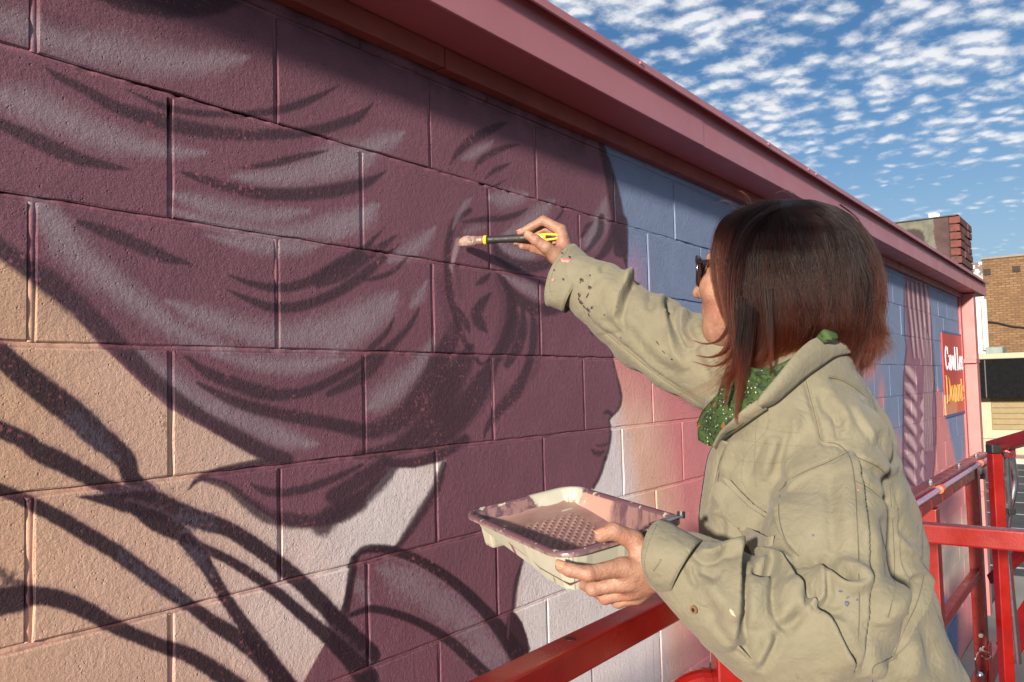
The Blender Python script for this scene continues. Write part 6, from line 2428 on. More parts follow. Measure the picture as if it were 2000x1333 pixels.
# ------------------------------------------------------------------ bandana
m, t, b = material('green_bandana')
g = t.node('ShaderNodeNewGeometry').outputs['Position']
gc = t.mix(t.mapr(t.noise(g, 30.0, 3.0), 0.3, 0.7), alb(52, 78, 34, 0.75), alb(76, 100, 48, 0.8))
d1 = t.voro(g, 62.0, 'F1', 0, 0.8)
ring_ = t.math('MULTIPLY', t.mapr(d1, 0.22, 0.27), t.mapr(d1, 0.40, 0.36))
gate = t.mapr(t.noise(g, 24.0, 1.0), 0.42, 0.46)
gc = t.mix(t.math('MULTIPLY', ring_, gate), gc, (0.012, 0.018, 0.010))
core = t.math('MULTIPLY', t.mapr(d1, 0.16, 0.12), gate)
gc = t.mix(core, gc, (0.30, 0.36, 0.24))
d2 = t.voro(g, 150.0, 'F1', 0, 0.5)
dots = t.math('MULTIPLY', t.mapr(d2, 0.22, 0.17), t.mapr(t.noise(g, 40.0, 1.0), 0.48, 0.52))
gc = t.mix(dots, gc, (0.55, 0.58, 0.42))
swirl = t.math('ABSOLUTE', t.math('SUBTRACT', t.noise(g, 34.0, 2.0, 0.5, 1.6), 0.5))
gc = t.mix(t.math('MULTIPLY', t.mapr(swirl, 0.034, 0.020), 0.9), gc, (0.014, 0.02, 0.012))
rust = t.math('MULTIPLY', t.mapr(t.voro(g, 34.0, 'F1', 0, 1.0), 0.20, 0.15), 0.85)
gc = t.mix(rust, gc, alb(128, 84, 32, 1.2))
t.put(b.inputs['Base Color'], gc)
b.inputs['Roughness'].default_value = 0.8
bn = t.node('ShaderNodeBump', in_Strength=0.8, in_Distance=0.0015)
t.put(bn.inputs['Height'], t.noise(g, 70.0, 4.0, 0.6))
t.put(b.inputs['Normal'], bn.outputs[0])
M_BAND = m

ban = loft('bandana',
     [(1650, 660, 1.385), (1625, 652, 1.350), (1600, 660, 1.322), (1562, 690, 1.300), (1522, 712, 1.292), (1482, 720, 1.302), (1446, 716, 1.330), (1424, 742, 1.345), (1398, 775, 1.365), (1374, 801, 1.395), (1362, 826, 1.41)],
     [(1656, 676, 1.385), (1632, 682, 1.348), (1604, 694, 1.318), (1568, 722, 1.288), (1534, 756, 1.270), (1502, 786, 1.265), (1470, 812, 1.276), (1440, 836, 1.295), (1412, 852, 1.322), (1392, 872, 1.355), (1364, 860, 1.39)],
     M_BAND, person, 18, 9, 0.0016, 0.008, 0.0075, 1.3)
loft('bandana', [(1446, 716, 1.330), (1420, 720, 1.40), (1430, 712, 1.46), (1500, 700, 1.50), (1580, 670, 1.48), (1650, 660, 1.385)],
     [(1430, 800, 1.34), (1396, 800, 1.42), (1410, 780, 1.49), (1500, 770, 1.53), (1600, 720, 1.49), (1668, 690, 1.385)], M_BAND, person, 8, 8, 0.0016, 0.004, 0.003)
# lower rolled edge and the knot standing up at the back
loft('bandana', [(1366, 842, 1.392), (1388, 832, 1.362), (1412, 818, 1.335), (1440, 800, 1.312)], [(1378, 862, 1.388), (1398, 852, 1.352), (1422, 836, 1.322), (1448, 818, 1.300)], M_BAND, person, 6, 6, 0.0016, 0.007)
loft('bandana', [(1588, 668, 1.318), (1602, 650, 1.306), (1612, 644, 1.302), (1636, 653, 1.312)], [(1606, 678, 1.312), (1616, 668, 1.296), (1628, 665, 1.294), (1637, 662, 1.310)], M_BAND, person, 4, 5, 0.0014, 0.001, 0.0)

# ------------------------------------------------------------------ glasses
S_ = 1.05


def hp(f, u, r_):
    return HC + (hf * f + hu * u + hr * r_) * S_


M_FRAME = simple('dark_tortoise_frame', (0.014, 0.010, 0.014), 0.18, vary=0.3, coat=0.5)
m, t, b = material('tinted_lens')
b.inputs['Base Color'].default_value = (0.45, 0.22, 0.16, 1)
b.inputs['Roughness'].default_value = 0.03
b.inputs['Transmission Weight'].default_value = 0.92
b.inputs['IOR'].default_value = 1.12
M_LENS = m
gl = thing('sunglasses', 'dark framed sunglasses with tinted lenses worn by the painting woman', 'sunglasses', tuple(hp(0.11, 0.0, 0.0)))
for s in (-1, 1):
    loop = []
    for k in range(28):
        a = 2 * math.pi * k / 28
        e = 3.0
        cx = abs(math.cos(a)) ** (2 / e) * math.copysign(1, math.cos(a)) * 0.0285
        cz = abs(math.sin(a)) ** (2 / e) * math.copysign(1, math.sin(a)) * 0.0245
        rr_ = 0.034 * s + cx
        loop.append(hp(0.122 - 1.8 * rr_ * rr_ * 2.2, -0.012 + cz * (1.0), rr_))
    bm = bmesh.new()
    bm_tube(bm, [tuple(p) for p in loop + loop[:2]], [0.0036 if 1 < k < 13 else 0.0026 for k in range(30)], 8, False)
    rim = bm_obj('rim', bm, M_FRAME, gl, True)
    bm = bmesh.new()
    vs = [bm.verts.new(tuple(p)) for p in loop]
    bm.faces.new(vs)
    ln = bm_obj('lens', bm, M_LENS, gl)
    so = ln.modifiers.new('thick', 'SOLIDIFY')
    so.thickness = 0.0014
    bm = bmesh.new()
    q = [hp(0.106, -0.002, 0.060 * s), hp(0.100, 0.0, 0.068 * s), hp(0.05, 0.0, 0.073 * s), hp(-0.005, -0.004, 0.079 * s), hp(-0.03, -0.03, 0.077 * s)]
    bm_tube(bm, [tuple(p) for p in catmull(q, 5)], 0.0034, 8)
    bm_obj('temple', bm, M_FRAME, gl, True)
bm = bmesh.new()
bm_tube(bm, [tuple(hp(0.121, -0.004, -0.008)), tuple(hp(0.126, 0.0, 0.0)), tuple(hp(0.121, -0.004, 0.008))], 0.0024, 8)
bm_obj('bridge', bm, M_FRAME, gl, True)

# eyebrow and eyes
M_EYE = simple('eye_white', (0.75, 0.72, 0.70), 0.15, vary=0.02)
M_IRIS = simple('brown_iris', (0.05, 0.02, 0.01), 0.1)
M_LIP = simple('lips', alb(190, 92, 84, 1.2), 0.4, vary=0.06)
for s in (-1, 1):
    bm = bmesh.new()
    bmesh.ops.create_uvsphere(bm, u_segments=16, v_segments=10, radius=0.0118 * S_, matrix=Matrix.Translation(Vector(hp(0.0905, -0.012, 0.031 * s))))
    ey = bm_obj('eye', bm, M_EYE, person, True)
    bm = bmesh.new()
    bm_disc(bm, tuple(hp(0.1018, -0.012, 0.031 * s)), tuple(hf), 0.0055, 0.0016, 16)
    bm_obj('iris', bm, M_IRIS, ey)
for zz_ in (-0.0705, -0.0835):
    bm = bmesh.new()
    q = [hp(0.110, zz_ + 0.0005, -0.022), hp(0.1165, zz_ + 0.001, -0.010), hp(0.119, zz_, 0.0), hp(0.1165, zz_ + 0.001, 0.010), hp(0.110, zz_ + 0.0005, 0.022)]
    bm_tube(bm, [tuple(p) for p in catmull(q, 5)], [0.0015 + 0.0033 * math.sin(math.pi * k / 20) for k in range(21)], 8)
    bm_obj('lip', bm, M_LIP, person, True)

# ------------------------------------------------------------------ hair
HROWS = np.array([  # py, left, right, centre depth, half depth
    (386, 1530, 1552, 1.44, 0.010),
    (391, 1498, 1600, 1.44, 0.046),
    (402, 1462, 1640, 1.44, 0.070),
    (422, 1430, 1670, 1.44, 0.090),
    (450, 1410, 1692, 1.44, 0.104),
    (490, 1398, 1710, 1.44, 0.114),
    (540, 1396, 1721, 1.44, 0.120),
    (590, 1404, 1723, 1.44, 0.122),
    (640, 1416, 1722, 1.44, 0.120),
    (680, 1420, 1712, 1.44, 0.112),
    (720, 1420, 1690, 1.44, 0.100),
    (780, 1424, 1660, 1.44, 0.090)], float)


def shell(py, th, f):
    """points on the hair volume; th: 0 back of head, pi/2 the side towards us, pi the face"""
    yc = np.clip(py, HROWS[0, 0], HROWS[-1, 0])
    L, Rr, dc, hd = (np.interp(yc, HROWS[:, 0], HROWS[:, k]) for k in (1, 2, 3, 4))
    cx, hw = (L + Rr) / 2, (Rr - L) / 2
    c, s = np.cos(th), np.sin(th)
    p = 2 / 2.3
    X = cx + hw * f * np.sign(c) * np.abs(c) ** p
    D = dc - hd * f * np.sign(s) * np.abs(s) ** p
    d = RIGHT * ((X - 1000) / FPX)[..., None] + UP * ((666.5 - py) / FPX)[..., None] + FWD
    return CAM + d * D[..., None]


m, t, b = material('hair')
hi = t.node('ShaderNodeHairInfo')
rnd = t.node('ShaderNodeAttribute', attribute_name='tone').outputs['Fac']
itc = hi.outputs['Intercept']
c0_ = t.mix(rnd, (0.0020, 0.0009, 0.0007), (0.013, 0.0036, 0.0022))
c1_ = t.mix(rnd, (0.016, 0.0034, 0.0015), (0.150, 0.0225, 0.0062))
hc = t.mix(t.mapr(itc, 0.30, 1.0, 0.0, 1.0, True), c0_, c1_)
m.node_tree.nodes.remove(b)
hb_ = t.node('ShaderNodeBsdfHairPrincipled', parametrization='COLOR')
t.put(hb_.inputs['Color'], hc)
hb_.inputs['IOR'].default_value = 1.36
hb_.inputs['Roughness'].default_value = 0.30
hb_.inputs['Radial Roughness'].default_value = 0.5
hb_.inputs['Random Roughness'].default_value = 0.2
t.l.new(hb_.outputs[0], [n_ for n_ in t.n if n_.bl_idname == 'ShaderNodeOutputMaterial'][0].inputs[0])
M_HAIR = m

# dark under-layer over the scalp
nr, na = 26, 56
V, F = [], []
pys = np.concatenate([np.linspace(394, 440, 8), np.linspace(452, 640, nr - 8)])
for py in pys:
    ths = np.linspace(0, 2 * np.pi, na, endpoint=False)
    ff = 0.80 - 0.10 * np.clip((py - 560) / 80, 0, 1)
    V.append(shell(np.full(na, py), ths, ff))
V = np.vstack(V)
for i in range(nr - 1):
    for k in range(na):
        th = 2 * np.pi * (k + 0.5) / na
        if pys[i] > 470 and abs(th - np.pi) < 0.62:
            continue
        if pys[i] > 470 and abs(th - np.pi) < 1.0 and pys[i] > 560:
            continue
        F.append((i * na + k, i * na + (k + 1) % na, (i + 1) * na + (k + 1) % na, (i + 1) * na + k))
F.append(tuple(range(na - 1, -1, -1)))
m_ = simple('hair_under_layer', (0.022, 0.009, 0.006), 0.6, bump=0.003, bscale=90)
hair = mesh_obj('hair', V, F, m_, person, True)


def strands(n, seed, clump_n, fr, front=False):
    r = np.random.default_rng(seed)
    K = 22
    # guide of every clump
    cth = r.uniform(0, 2 * np.pi, clump_n)
    cid = r.integers(0, clump_n, n)
    th = cth[cid] + r.normal(0, 0.055, n)
    th = np.mod(th, 2 * np.pi)
    cg = r.normal(0, 1, (clump_n, 4))
    # where along the head the strand starts: mostly high up
    py0 = 390 + 150 * r.random(n) ** 1.9
    dth = np.abs(th - np.pi)
    face = dth < 0.95
    # ends: longer towards the front and at the near side, tucked at the nape
    end = 676 + 20 * np.cos(th) + cg[cid, 0] * 20 + r.normal(0, 13, n)
    near = np.exp(-((th - 2.25) / 0.50) ** 2)
    end = end + near * (34 + np.abs(cg[cid, 1]) * 26)
    end = np.where(face & (dth < 0.55), 500 + 30 * r.random(n), end)
    keep = ~(face & (dth < 0.62) & (r.random(n) < 0.93))
    u = np.linspace(0, 1, K)[None, :]
    py = py0[:, None] + (end - py0)[:, None] * u
    f0 = fr + r.normal(0, 0.024, n) + 0.034 * cg[cid, 2]
    rise = 1 - np.exp(-(u * 9))
    f = 0.82 + (f0[:, None] - 0.82) * rise
    # the crown: strands run out from a parting a little left of the top
    sw = 0.34 * np.sin(cg[cid, 3])[:, None] * u * (1 - u) + 0.10 * np.sin(5.5 * u + cg[cid, 0][:, None] * 2) * u + (0.05 * r.normal(size=n))[:, None] * u
    part = np.exp(-((py - 392) / 26) ** 2)
    tt = th[:, None] + sw + 0.02 * np.sin(u * 14 + r.uniform(0, 6, n)[:, None]) + part * 0.25 * np.sin(th)[:, None]
    # ends turn in at the nape and flick out behind
    back = np.exp(-((np.minimum(th, 2 * np.pi - th)) / 0.55) ** 2)
    f = f + ((0.15 + 0.07 * cg[cid, 1]) * back)[:, None] * np.clip((u - 0.68) / 0.32, 0, 1) ** 2.0 - (0.10 * back)[:, None] * np.exp(-((u - 0.78) / 0.13) ** 2)
    f = f + 0.018 * np.sin(6.0 * u + 3 * cg[cid, 3][:, None]) * u
    f = f - (0.10 * (1 - back) * (1 - near))[:, None] * np.clip((u - 0.75) / 0.25, 0, 1) ** 2
    # broad locks: each gathers towards its own tip and sits at its own height
    nl_ = 46
    lk = np.floor(th / (2 * np.pi) * nl_).astype(int) % nl_
    lr = np.random.default_rng(77)
    lo_f, lo_e, lo_s = lr.normal(0, 1, nl_), lr.normal(0, 1, nl_), lr.uniform(-1, 1, nl_)
    thc = (lk + 0.5 + 0.3 * lo_s[lk]) * 2 * np.pi / nl_
    gat = np.clip((u - 0.25) / 0.75, 0, 1) ** 1.6 * 0.55
    tt = tt + (thc - th)[:, None] * gat + 0.10 * lo_s[lk][:, None] * np.sin(2.6 * u) * u
    f = f + 0.040 * lo_f[lk][:, None] * np.clip(u * 1.6, 0, 1)
    py = py + (20 * lo_e[lk])[:, None] * u ** 2
    P = shell(py, tt, f)
    # locks in front of the ear swing forward and outward
    fl_ = np.clip((th - 1.75) / 0.5, 0, 1) * (dth < 1.45) * (dth > 0.5)
    am = (0.012 + 0.020 * np.abs(cg[cid, 1])) * fl_
    ub = np.clip((u - 0.62) / 0.38, 0, 1) ** 2
    P = P + LEFT_[None, None] * (am[:, None] * ub)[..., None] * 1.5 + UP[None, None] * (am[:, None] * ub ** 2)[..., None] * 0.25
    # stray hairs
    st_ = (r.random(n) < 0.09)
    dirn_ = r.normal(size=(n, 3))
    P = P + (st_[:, None] * u ** 1.5)[..., None] * dirn_[:, None, :] * 0.012
    # clump towards the middle of the lock
    cen = np.zeros((clump_n, K, 3))
    cnt_ = np.bincount(cid[keep], minlength=clump_n)
    for k in range(3):
        for j in range(K):
            cen[:, j, k] = np.bincount(cid[keep], P[keep, j, k], clump_n) / np.maximum(cnt_, 1)
    cl = 0.55 * u ** 1.3
    P = P * (1 - cl[..., None]) + cen[cid] * cl[..., None]
    P = P[keep]
    tone = np.clip(0.42 + 0.20 * cg[cid, 1] + 0.24 * lo_s[lk] + r.normal(0, 0.12, n), 0, 1)[keep]
    return P, K, tone


def curves_obj(name, P, rad0, parent, tone):
    n, K, _ = P.shape
    cu = bpy.data.hair_curves.new(name)
    cu.add_curves([K] * n)
    cu.points.foreach_set('position', P.astype(np.float32).reshape(-1))
    ra = np.tile(rad0 * np.linspace(1.0, 0.35, K), n).astype(np.float32)
    cu.points.foreach_set('radius', ra)
    ta = cu.attributes.new('tone', 'FLOAT', 'CURVE')
    ta.data.foreach_set('value', tone.astype(np.float32))
    cu.materials.append(M_HAIR)
    o = bpy.data.objects.new(name, cu)
    link(o)
    # stays in world coordinates under its parent chain
    o.parent = parent
    o.matrix_parent_inverse = Matrix.Identity(4) if parent.parent is None else Matrix.Identity(4)
    return o


P1, K, T1 = strands(11000, 5, 420, 0.95)
P2, _, T2 = strands(6000, 6, 300, 0.90)
P3, _, T3 = strands(1500, 8, 700, 0.985)
# separate locks drawn by hand: the bang at the temple and the wisps blown forward
rl = np.random.default_rng(9)


def lock(pts, n, spread, sq=1.0):
    C = catmull(pts, 6)
    C = np.stack([np.interp(np.linspace(0, 1, K), np.linspace(0, 1, len(C)), C[:, k]) for k in range(3)], 1)
    out = []
    for _ in range(n):
        o = rl.normal(0, 1, 3) * spread
        pr_ = np.linspace(1, 0.25, K)[:, None] if sq else np.ones((K, 1))
        q = C + np.stack([o[0] * np.ones(K), o[1] * np.ones(K) * 0.4, o[2] * np.ones(K) * 0.0011], 1) * pr_
        q += np.stack([np.sin(np.linspace(0, 5, K) + rl.uniform(0, 6)), np.zeros(K), np.zeros(K)], 1) * 1.2
        ln = rl.uniform(0.75, 1.0)
        q = np.stack([np.interp(np.linspace(0, ln, K), np.linspace(0, 1, K), q[:, k]) for k in range(3)], 1)
        out.append([at(*p) for p in q])
    return out


LK = []
for pts, n, sp_ in [
    ([(1490, 396, 1.415), (1424, 424, 1.39), (1399, 470, 1.375), (1394, 530, 1.372), (1404, 590, 1.366), (1420, 640, 1.352)], 420, 4.5),
    ([(1510, 396, 1.405), (1446, 424, 1.375), (1420, 470, 1.356), (1412, 540, 1.346), (1422, 610, 1.338), (1428, 664, 1.330)], 500, 9.0),
    ([(1520, 404, 1.39), (1468, 440, 1.358), (1440, 500, 1.340), (1430, 566, 1.328), (1432, 630, 1.318), (1440, 690, 1.305), (1444, 750, 1.288), (1438, 800, 1.285)], 380, 10.0),
    ([(1440, 560, 1.330), (1430, 620, 1.322), (1408, 662, 1.318), (1378, 672, 1.322), (1350, 664, 1.328)], 90, 4.0),
    ([(1446, 580, 1.325), (1438, 640, 1.316), (1418, 684, 1.310), (1390, 698, 1.310), (1358, 694, 1.318)], 120, 4.5),
    ([(1452, 590, 1.320), (1446, 650, 1.310), (1424, 700, 1.300), (1392, 716, 1.300), (1352, 706, 1.312)], 70, 4.0),
    ([(1450, 600, 1.320), (1444, 660, 1.308), (1434, 720, 1.296), (1420, 760, 1.285), (1416, 800, 1.282)], 160, 6.0),
    ([(1466, 600, 1.316), (1460, 670, 1.300), (1450, 740, 1.285), (1440, 790, 1.276), (1436, 830, 1.274)], 120, 6.0),
    ([(1500, 560, 1.312), (1504, 640, 1.302), (1506, 700, 1.288), (1506, 760, 1.270)], 40, 5.0),
    ([(1688, 520, 1.42), (1712, 580, 1.41), (1714, 624, 1.41), (1722, 646, 1.41), (1736, 656, 1.41)], 260, 8.0),
    ([(1680, 560, 1.40), (1706, 620, 1.39), (1714, 660, 1.39), (1700, 684, 1.39), (1660, 692, 1.39)], 300, 9.0),
    ([(1640, 400, 1.40), (1672, 424, 1.40), (1690, 452, 1.40), (1700, 470, 1.40)], 12, 1.5),
    ([(1470, 402, 1.42), (1462, 386, 1.42), (1452, 376, 1.42), (1440, 372, 1.42)], 8, 6.0),
    ([(1560, 392, 1.42), (1548, 378, 1.42), (1530, 372, 1.42), (1510, 380, 1.42)], 8, 6.0),
    ([(1440, 412, 1.42), (1428, 396, 1.42), (1414, 392, 1.42), (1400, 398, 1.42)], 6, 5.0),
]:
    LK += lock(pts, n, sp_)
LK = np.array(LK)
TL_ = np.clip(rl.normal(0.55, 0.3, len(LK)), 0, 1)
hs = curves_obj('hair_strands', np.concatenate([P1, P2, P3, LK]), 0.00024, hair, np.concatenate([T1, T2, T3, TL_]))
hs.matrix_parent_inverse = Matrix.Translation(-person.location)
hs.matrix_parent_inverse = Matrix.Identity(4)
tag(hs, kind='stuff')

# ------------------------------------------------------------------ paint tray
TW, TLN = 0.2201, 0.3158
rv = np.array([0.032, -0.142, -0.437])
ang = float(np.linalg.norm(rv))
TROT = Matrix.Rotation(ang, 4, Vector(rv / ang))
TPOS = Vector((0.571, -0.284, -0.2845))
tray = thing('paint_tray', 'cream plastic paint tray smeared with mauve paint held in her left hand', 'paint tray')
tray.matrix_world = Matrix.Translation(TPOS) @ TROT


def local_obj(name, V, F, mat, parent, smooth=True):
    o = mesh_obj(name, V, F, mat, None, smooth)
    o.parent = parent
    return o


m, t, b = material('tray_plastic')
oc = t.node('ShaderNodeTexCoord').outputs['Object']
s3 = t.node('ShaderNodeSeparateXYZ', in_0=oc)
X_, Y_, Z_ = s3.outputs
cream = t.mix(t.mapr(t.noise(oc, 20.0, 3.0), 0.3, 0.7), alb(190, 188, 168, 0.8), alb(206, 204, 186, 0.8))
mauve = t.mix(t.mapr(t.noise(oc, 18.0, 4.0, 0.6), 0.35, 0.65), alb(136, 100, 104, 0.8), alb(170, 132, 124, 0.8))
darkp = alb(104, 76, 84, 1.0)
stre = t.noise(t.vmath('MULTIPLY', oc, (1.0, 1.0, 0.12)), 60.0, 4.0, 0.6)
wallp = t.mix(t.mapr(stre, 0.42, 0.56), alb(106, 78, 86, 0.8), alb(152, 118, 114, 0.8))
n1 = t.noise(oc, 34.0, 5.0, 0.65)
# inside faces carry paint, the outside is bare plastic; paint runs over the rim in places
ins = t.node('ShaderNodeAttribute', attribute_name='inside').outputs['Fac']
corner = t.math('ADD', t.vmath('DISTANCE', oc, (TW * 0.80, -0.012, 0.0)), t.math('MULTIPLY', t.math('SUBTRACT', n1, 0.5), 0.10))
bare = t.mapr(corner, 0.052, 0.046)
cov = t.math('MULTIPLY', ins, t.math('SUBTRACT', 1.0, bare))
light = t.math('MULTIPLY', t.mapr(t.math('ADD', Y_, t.math('MULTIPLY', n1, 0.03)), -0.13, -0.12), t.mapr(X_, TW * 0.75, TW * 0.85))
inner = t.mix(light, wallp, alb(198, 156, 140, 0.8))
rimz = t.mapr(Z_, -0.004, -0.002)
inner = t.mix(t.math('MULTIPLY', rimz, t.mapr(n1, 0.66, 0.60)), inner, darkp)
chip = t.math('MULTIPLY', rimz, t.mapr(t.noise(oc, 46.0, 4.0, 0.7), 0.60, 0.63))
col = t.mix(cov, cream, inner)
col = t.mix(chip, col, cream)
# runs on the outer wall
run = t.math('MULTIPLY', t.mapr(t.noise(t.vmath('MULTIPLY', oc, (1.0, 1.0, 0.06)), 85.0, 2.0), 0.665, 0.68), t.math('SUBTRACT', 1.0, ins))
col = t.mix(run, col, alb(120, 84, 84, 1.2))
t.put(b.inputs['Base Color'], col)
t.put(b.inputs['Roughness'], t.mapr(cov, 0.0, 1.0, 0.42, 0.25))
b.inputs['Subsurface Weight'].default_value = 0.06
b.inputs['Subsurface Scale'].default_value = 0.01
bn = t.node('ShaderNodeBump', in_Strength=0.8, in_Distance=0.0012)
t.put(bn.inputs['Height'], t.math('MULTIPLY', cov, t.noise(oc, 90.0, 4.0, 0.6)))
t.put(b.inputs['Normal'], bn.outputs[0])
M_TRAY = m


def rrect(inset, n=18, r0=0.034):
    """closed rounded rectangle in tray coordinates"""
    pts = []
    x0, x1, y0, y1 = inset, TW - inset, -TLN + inset, -inset
    r = max(0.006, r0 - inset)
    for cx, cy, a0 in ((x1 - r, y1 - r, 0), (x0 + r, y1 - r, 90), (x0 + r, y0 + r, 180), (x1 - r, y0 + r, 270)):
        for k in range(n):
            a = R(a0 + 90 * k / (n - 1))
            pts.append((cx + r * math.cos(a), cy + r * math.sin(a)))
    # refine the straight sides
    out = []
    m_ = len(pts)
    for i in range(m_):
        a, c = np.array(pts[i]), np.array(pts[(i + 1) % m_])
        k = 14 if np.linalg.norm(c - a) > 0.05 else 1
        for j in range(k):
            out.append(a + (c - a) * j / k)
    return np.array(out)


def floor_z(y):
    """depth of the tray floor: a well at the holder's end, then a ramp"""
    s = (y + TLN) / TLN
    return float(np.interp(s, [0, 0.06, 0.30, 0.36, 0.95, 1.0], [-0.056, -0.056, -0.053, -0.047, -0.022, -0.020]))


lo_ = []
for inset, zf in ((-0.004, -0.007), (-0.004, -0.001), (-0.001, 0.0012), (0.005, 0.0012), (0.0085, -0.0015)):
    P = rrect(inset)
    lo_.append(np.column_stack([P, np.full(len(P), zf)]))
for s in (0.15, 0.35, 0.6, 0.85, 1.0):
    P = rrect(0.0085 + 0.013 * s)
    z = np.array([floor_z(y) for _, y in P])
    # fluted wall
    fl_ = 0.0009 * np.sign(np.sin(np.arange(len(P)) * 0.9)) * math.sin(math.pi * s)
    lo_.append(np.column_stack([P * 1.0, z * s - 0.0015]) + np.column_stack([fl_, fl_, fl_ * 0]))
nl = len(lo_[0])
V = np.vstack(lo_)
F = [(i * nl + k, i * nl + (k + 1) % nl, (i + 1) * nl + (k + 1) % nl, (i + 1) * nl + k) for i in range(len(lo_) - 1) for k in range(nl)]
body_t = local_obj('tray_wall', V, F, M_TRAY, tray)
at_ = body_t.data.attributes.new('inside', 'FLOAT', 'POINT')
at_.data.foreach_set('value', np.array([0.85] * nl + [1.0] * nl + [1.0] * (len(V) - 2 * nl), np.float32))
# the outer skin and the underside
lo2 = []
for s in (0.0, 0.2, 0.45, 0.7, 0.95, 1.0):
    P = rrect(0.0060 + 0.0125 * s)
    z = np.array([floor_z(y) for _, y in P]) - 0.0035
    rib = 0.0014 * (np.abs(np.sin(np.arange(len(P)) * 0.55)) < 0.22) * (1 if 0 < s < 1 else 0)
    c = np.array([TW / 2, -TLN / 2])
    dirv = (P - c) / np.linalg.norm(P - c, axis=1)[:, None]
    lo2.append(np.column_stack([P + dirv * rib[:, None], z * s - 0.002]))
V2 = np.vstack(lo2)
F2 = [(i * nl + k, (i + 1) * nl + k, (i + 1) * nl + (k + 1) % nl, i * nl + (k + 1) % nl) for i in range(len(lo2) - 1) for k in range(nl)]
half = nl
base = (len(lo2) - 1) * nl
cidx = len(V2)
V2 = np.vstack([V2, [[TW / 2, -TLN / 2, floor_z(-TLN / 2) - 0.0035]]])
# underside as strips across the tray so that it follows the ramp
ys = np.linspace(-TLN + 0.02, -0.02, 24)
q0 = len(V2)
V2 = np.vstack([V2] + [[[0.0185, y, floor_z(y) - 0.0035], [TW - 0.0185, y, floor_z(y) - 0.0035]] for y in ys])
for i in range(len(ys) - 1):
    F2.append((q0 + 2 * i, q0 + 2 * i + 2, q0 + 2 * i + 3, q0 + 2 * i + 1))
sk = local_obj('tray_shell', V2, F2, M_TRAY, tray, False)
a2 = sk.data.attributes.new('inside', 'FLOAT', 'POINT')
a2.data.foreach_set('value', np.zeros(len(V2), np.float32))

# floor with raised rolling bumps under a film of paint
m, t, b = material('wet_mauve_paint')
oc = t.node('ShaderNodeTexCoord').outputs['Object']
s3 = t.node('ShaderNodeSeparateXYZ', in_0=oc)
n1 = t.noise(oc, 16.0, 4.0, 0.6)
pc = t.mix(t.mapr(n1, 0.35, 0.65), alb(142, 106, 106, 0.72), alb(172, 136, 128, 0.72))
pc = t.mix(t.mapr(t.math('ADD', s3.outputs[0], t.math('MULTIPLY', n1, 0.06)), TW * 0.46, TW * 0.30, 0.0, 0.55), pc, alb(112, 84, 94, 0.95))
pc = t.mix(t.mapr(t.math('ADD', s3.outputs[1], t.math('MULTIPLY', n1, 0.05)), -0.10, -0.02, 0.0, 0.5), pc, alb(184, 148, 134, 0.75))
t.put(b.inputs['Base Color'], pc)
b.inputs['Roughness'].default_value = 0.3
bn = t.node('ShaderNodeBump', in_Strength=0.6, in_Distance=0.001)
t.put(bn.inputs['Height'], t.noise(oc, 70.0, 3.0))
t.put(b.inputs['Normal'], bn.outputs[0])
M_WET = m
gx, gy = 92, 150
xs = np.linspace(0.014, TW - 0.014, gx)
ys = np.linspace(-TLN + 0.014, -0.014, gy)
XX, YY = np.meshgrid(xs, ys, indexing='ij')
ZZ = np.vectorize(floor_z)(YY)
pu = (XX + YY) / 0.0170
pv = (XX - YY) / 0.0170
du = pu - np.round(pu)
dv = pv - np.round(pv)
bump_ = 0.0042 * np.clip(1 - (np.hypot(du, dv) / 0.36) ** 2, 0, 1)
msk = np.clip((YY + TLN * 0.80) / 0.02, 0, 1) * np.clip((-0.055 - YY) / 0.02, 0, 1) * np.clip((XX - 0.035) / 0.015, 0, 1) * np.clip((TW - 0.035 - XX) / 0.015, 0, 1)
edge_ = np.minimum(np.minimum(XX - 0.014, TW - 0.014 - XX), np.minimum(YY + TLN - 0.014, -0.014 - YY))
ZZ = ZZ + bump_ * msk + 0.010 * np.exp(-edge_ / 0.006) - 0.0015
V3 = np.stack([XX, YY, ZZ], -1).reshape(-1, 3)
ii = np.arange(gx * gy).reshape(gx, gy)
F3 = np.stack([ii[:-1, :-1], ii[1:, :-1], ii[1:, 1:], ii[:-1, 1:]], -1).reshape(-1, 4)
local_obj('paint_film', V3, F3.astype(np.int32), M_WET, tray)
# feet at the shallow end
for x in (0.020, TW - 0.060):
    bm = bmesh.new()
    bm_box(bm, (x, -0.052, -0.060), (x + 0.040, -0.014, -0.027), 0.006, 2)
    for v in bm.verts:
        k = (-v.co.z - 0.027) / 0.033
        v.co.x += (x + 0.02 - v.co.x) * 0.22 * k
        v.co.y += (-0.030 - v.co.y) * 0.18 * k
    o = bm_obj('foot', bm, M_TRAY)
    o.parent = tray
# a torn lip and a screw at the far corner of the holder's end
bm = bmesh.new()
bm_bar(bm, (TW - 0.06, -TLN + 0.008, 0.003), (TW - 0.006, -TLN + 0.004, 0.005), 0.012, 0.004, 0.001)
o = bm_obj('rim_clip', bm, M_ZINC)
o.parent = tray
bm = bmesh.new()
bm_disc(bm, (TW - 0.006, -TLN + 0.004, 0.006), (0.3, 0.2, 1), 0.006, 0.010, 12)
o = bm_obj('clip_screw', bm, M_BLK)
o.parent = tray

# ------------------------------------------------------------------ paint brush
BT = hit(896, 472, 1, -0.008)
BE = at(1091, 462, 1.775)
bax = BE - BT
blen = float(np.linalg.norm(bax))
bax = bax / blen
ts = np.linspace(0, 1, 400)
bpx = project(BT + np.outer(ts * blen, bax))[0]


def bp(px, up=0.0, side=0.0):
    s = float(np.interp(px, bpx, ts)) * blen
    return BT + bax * s + bu * up + bs * side


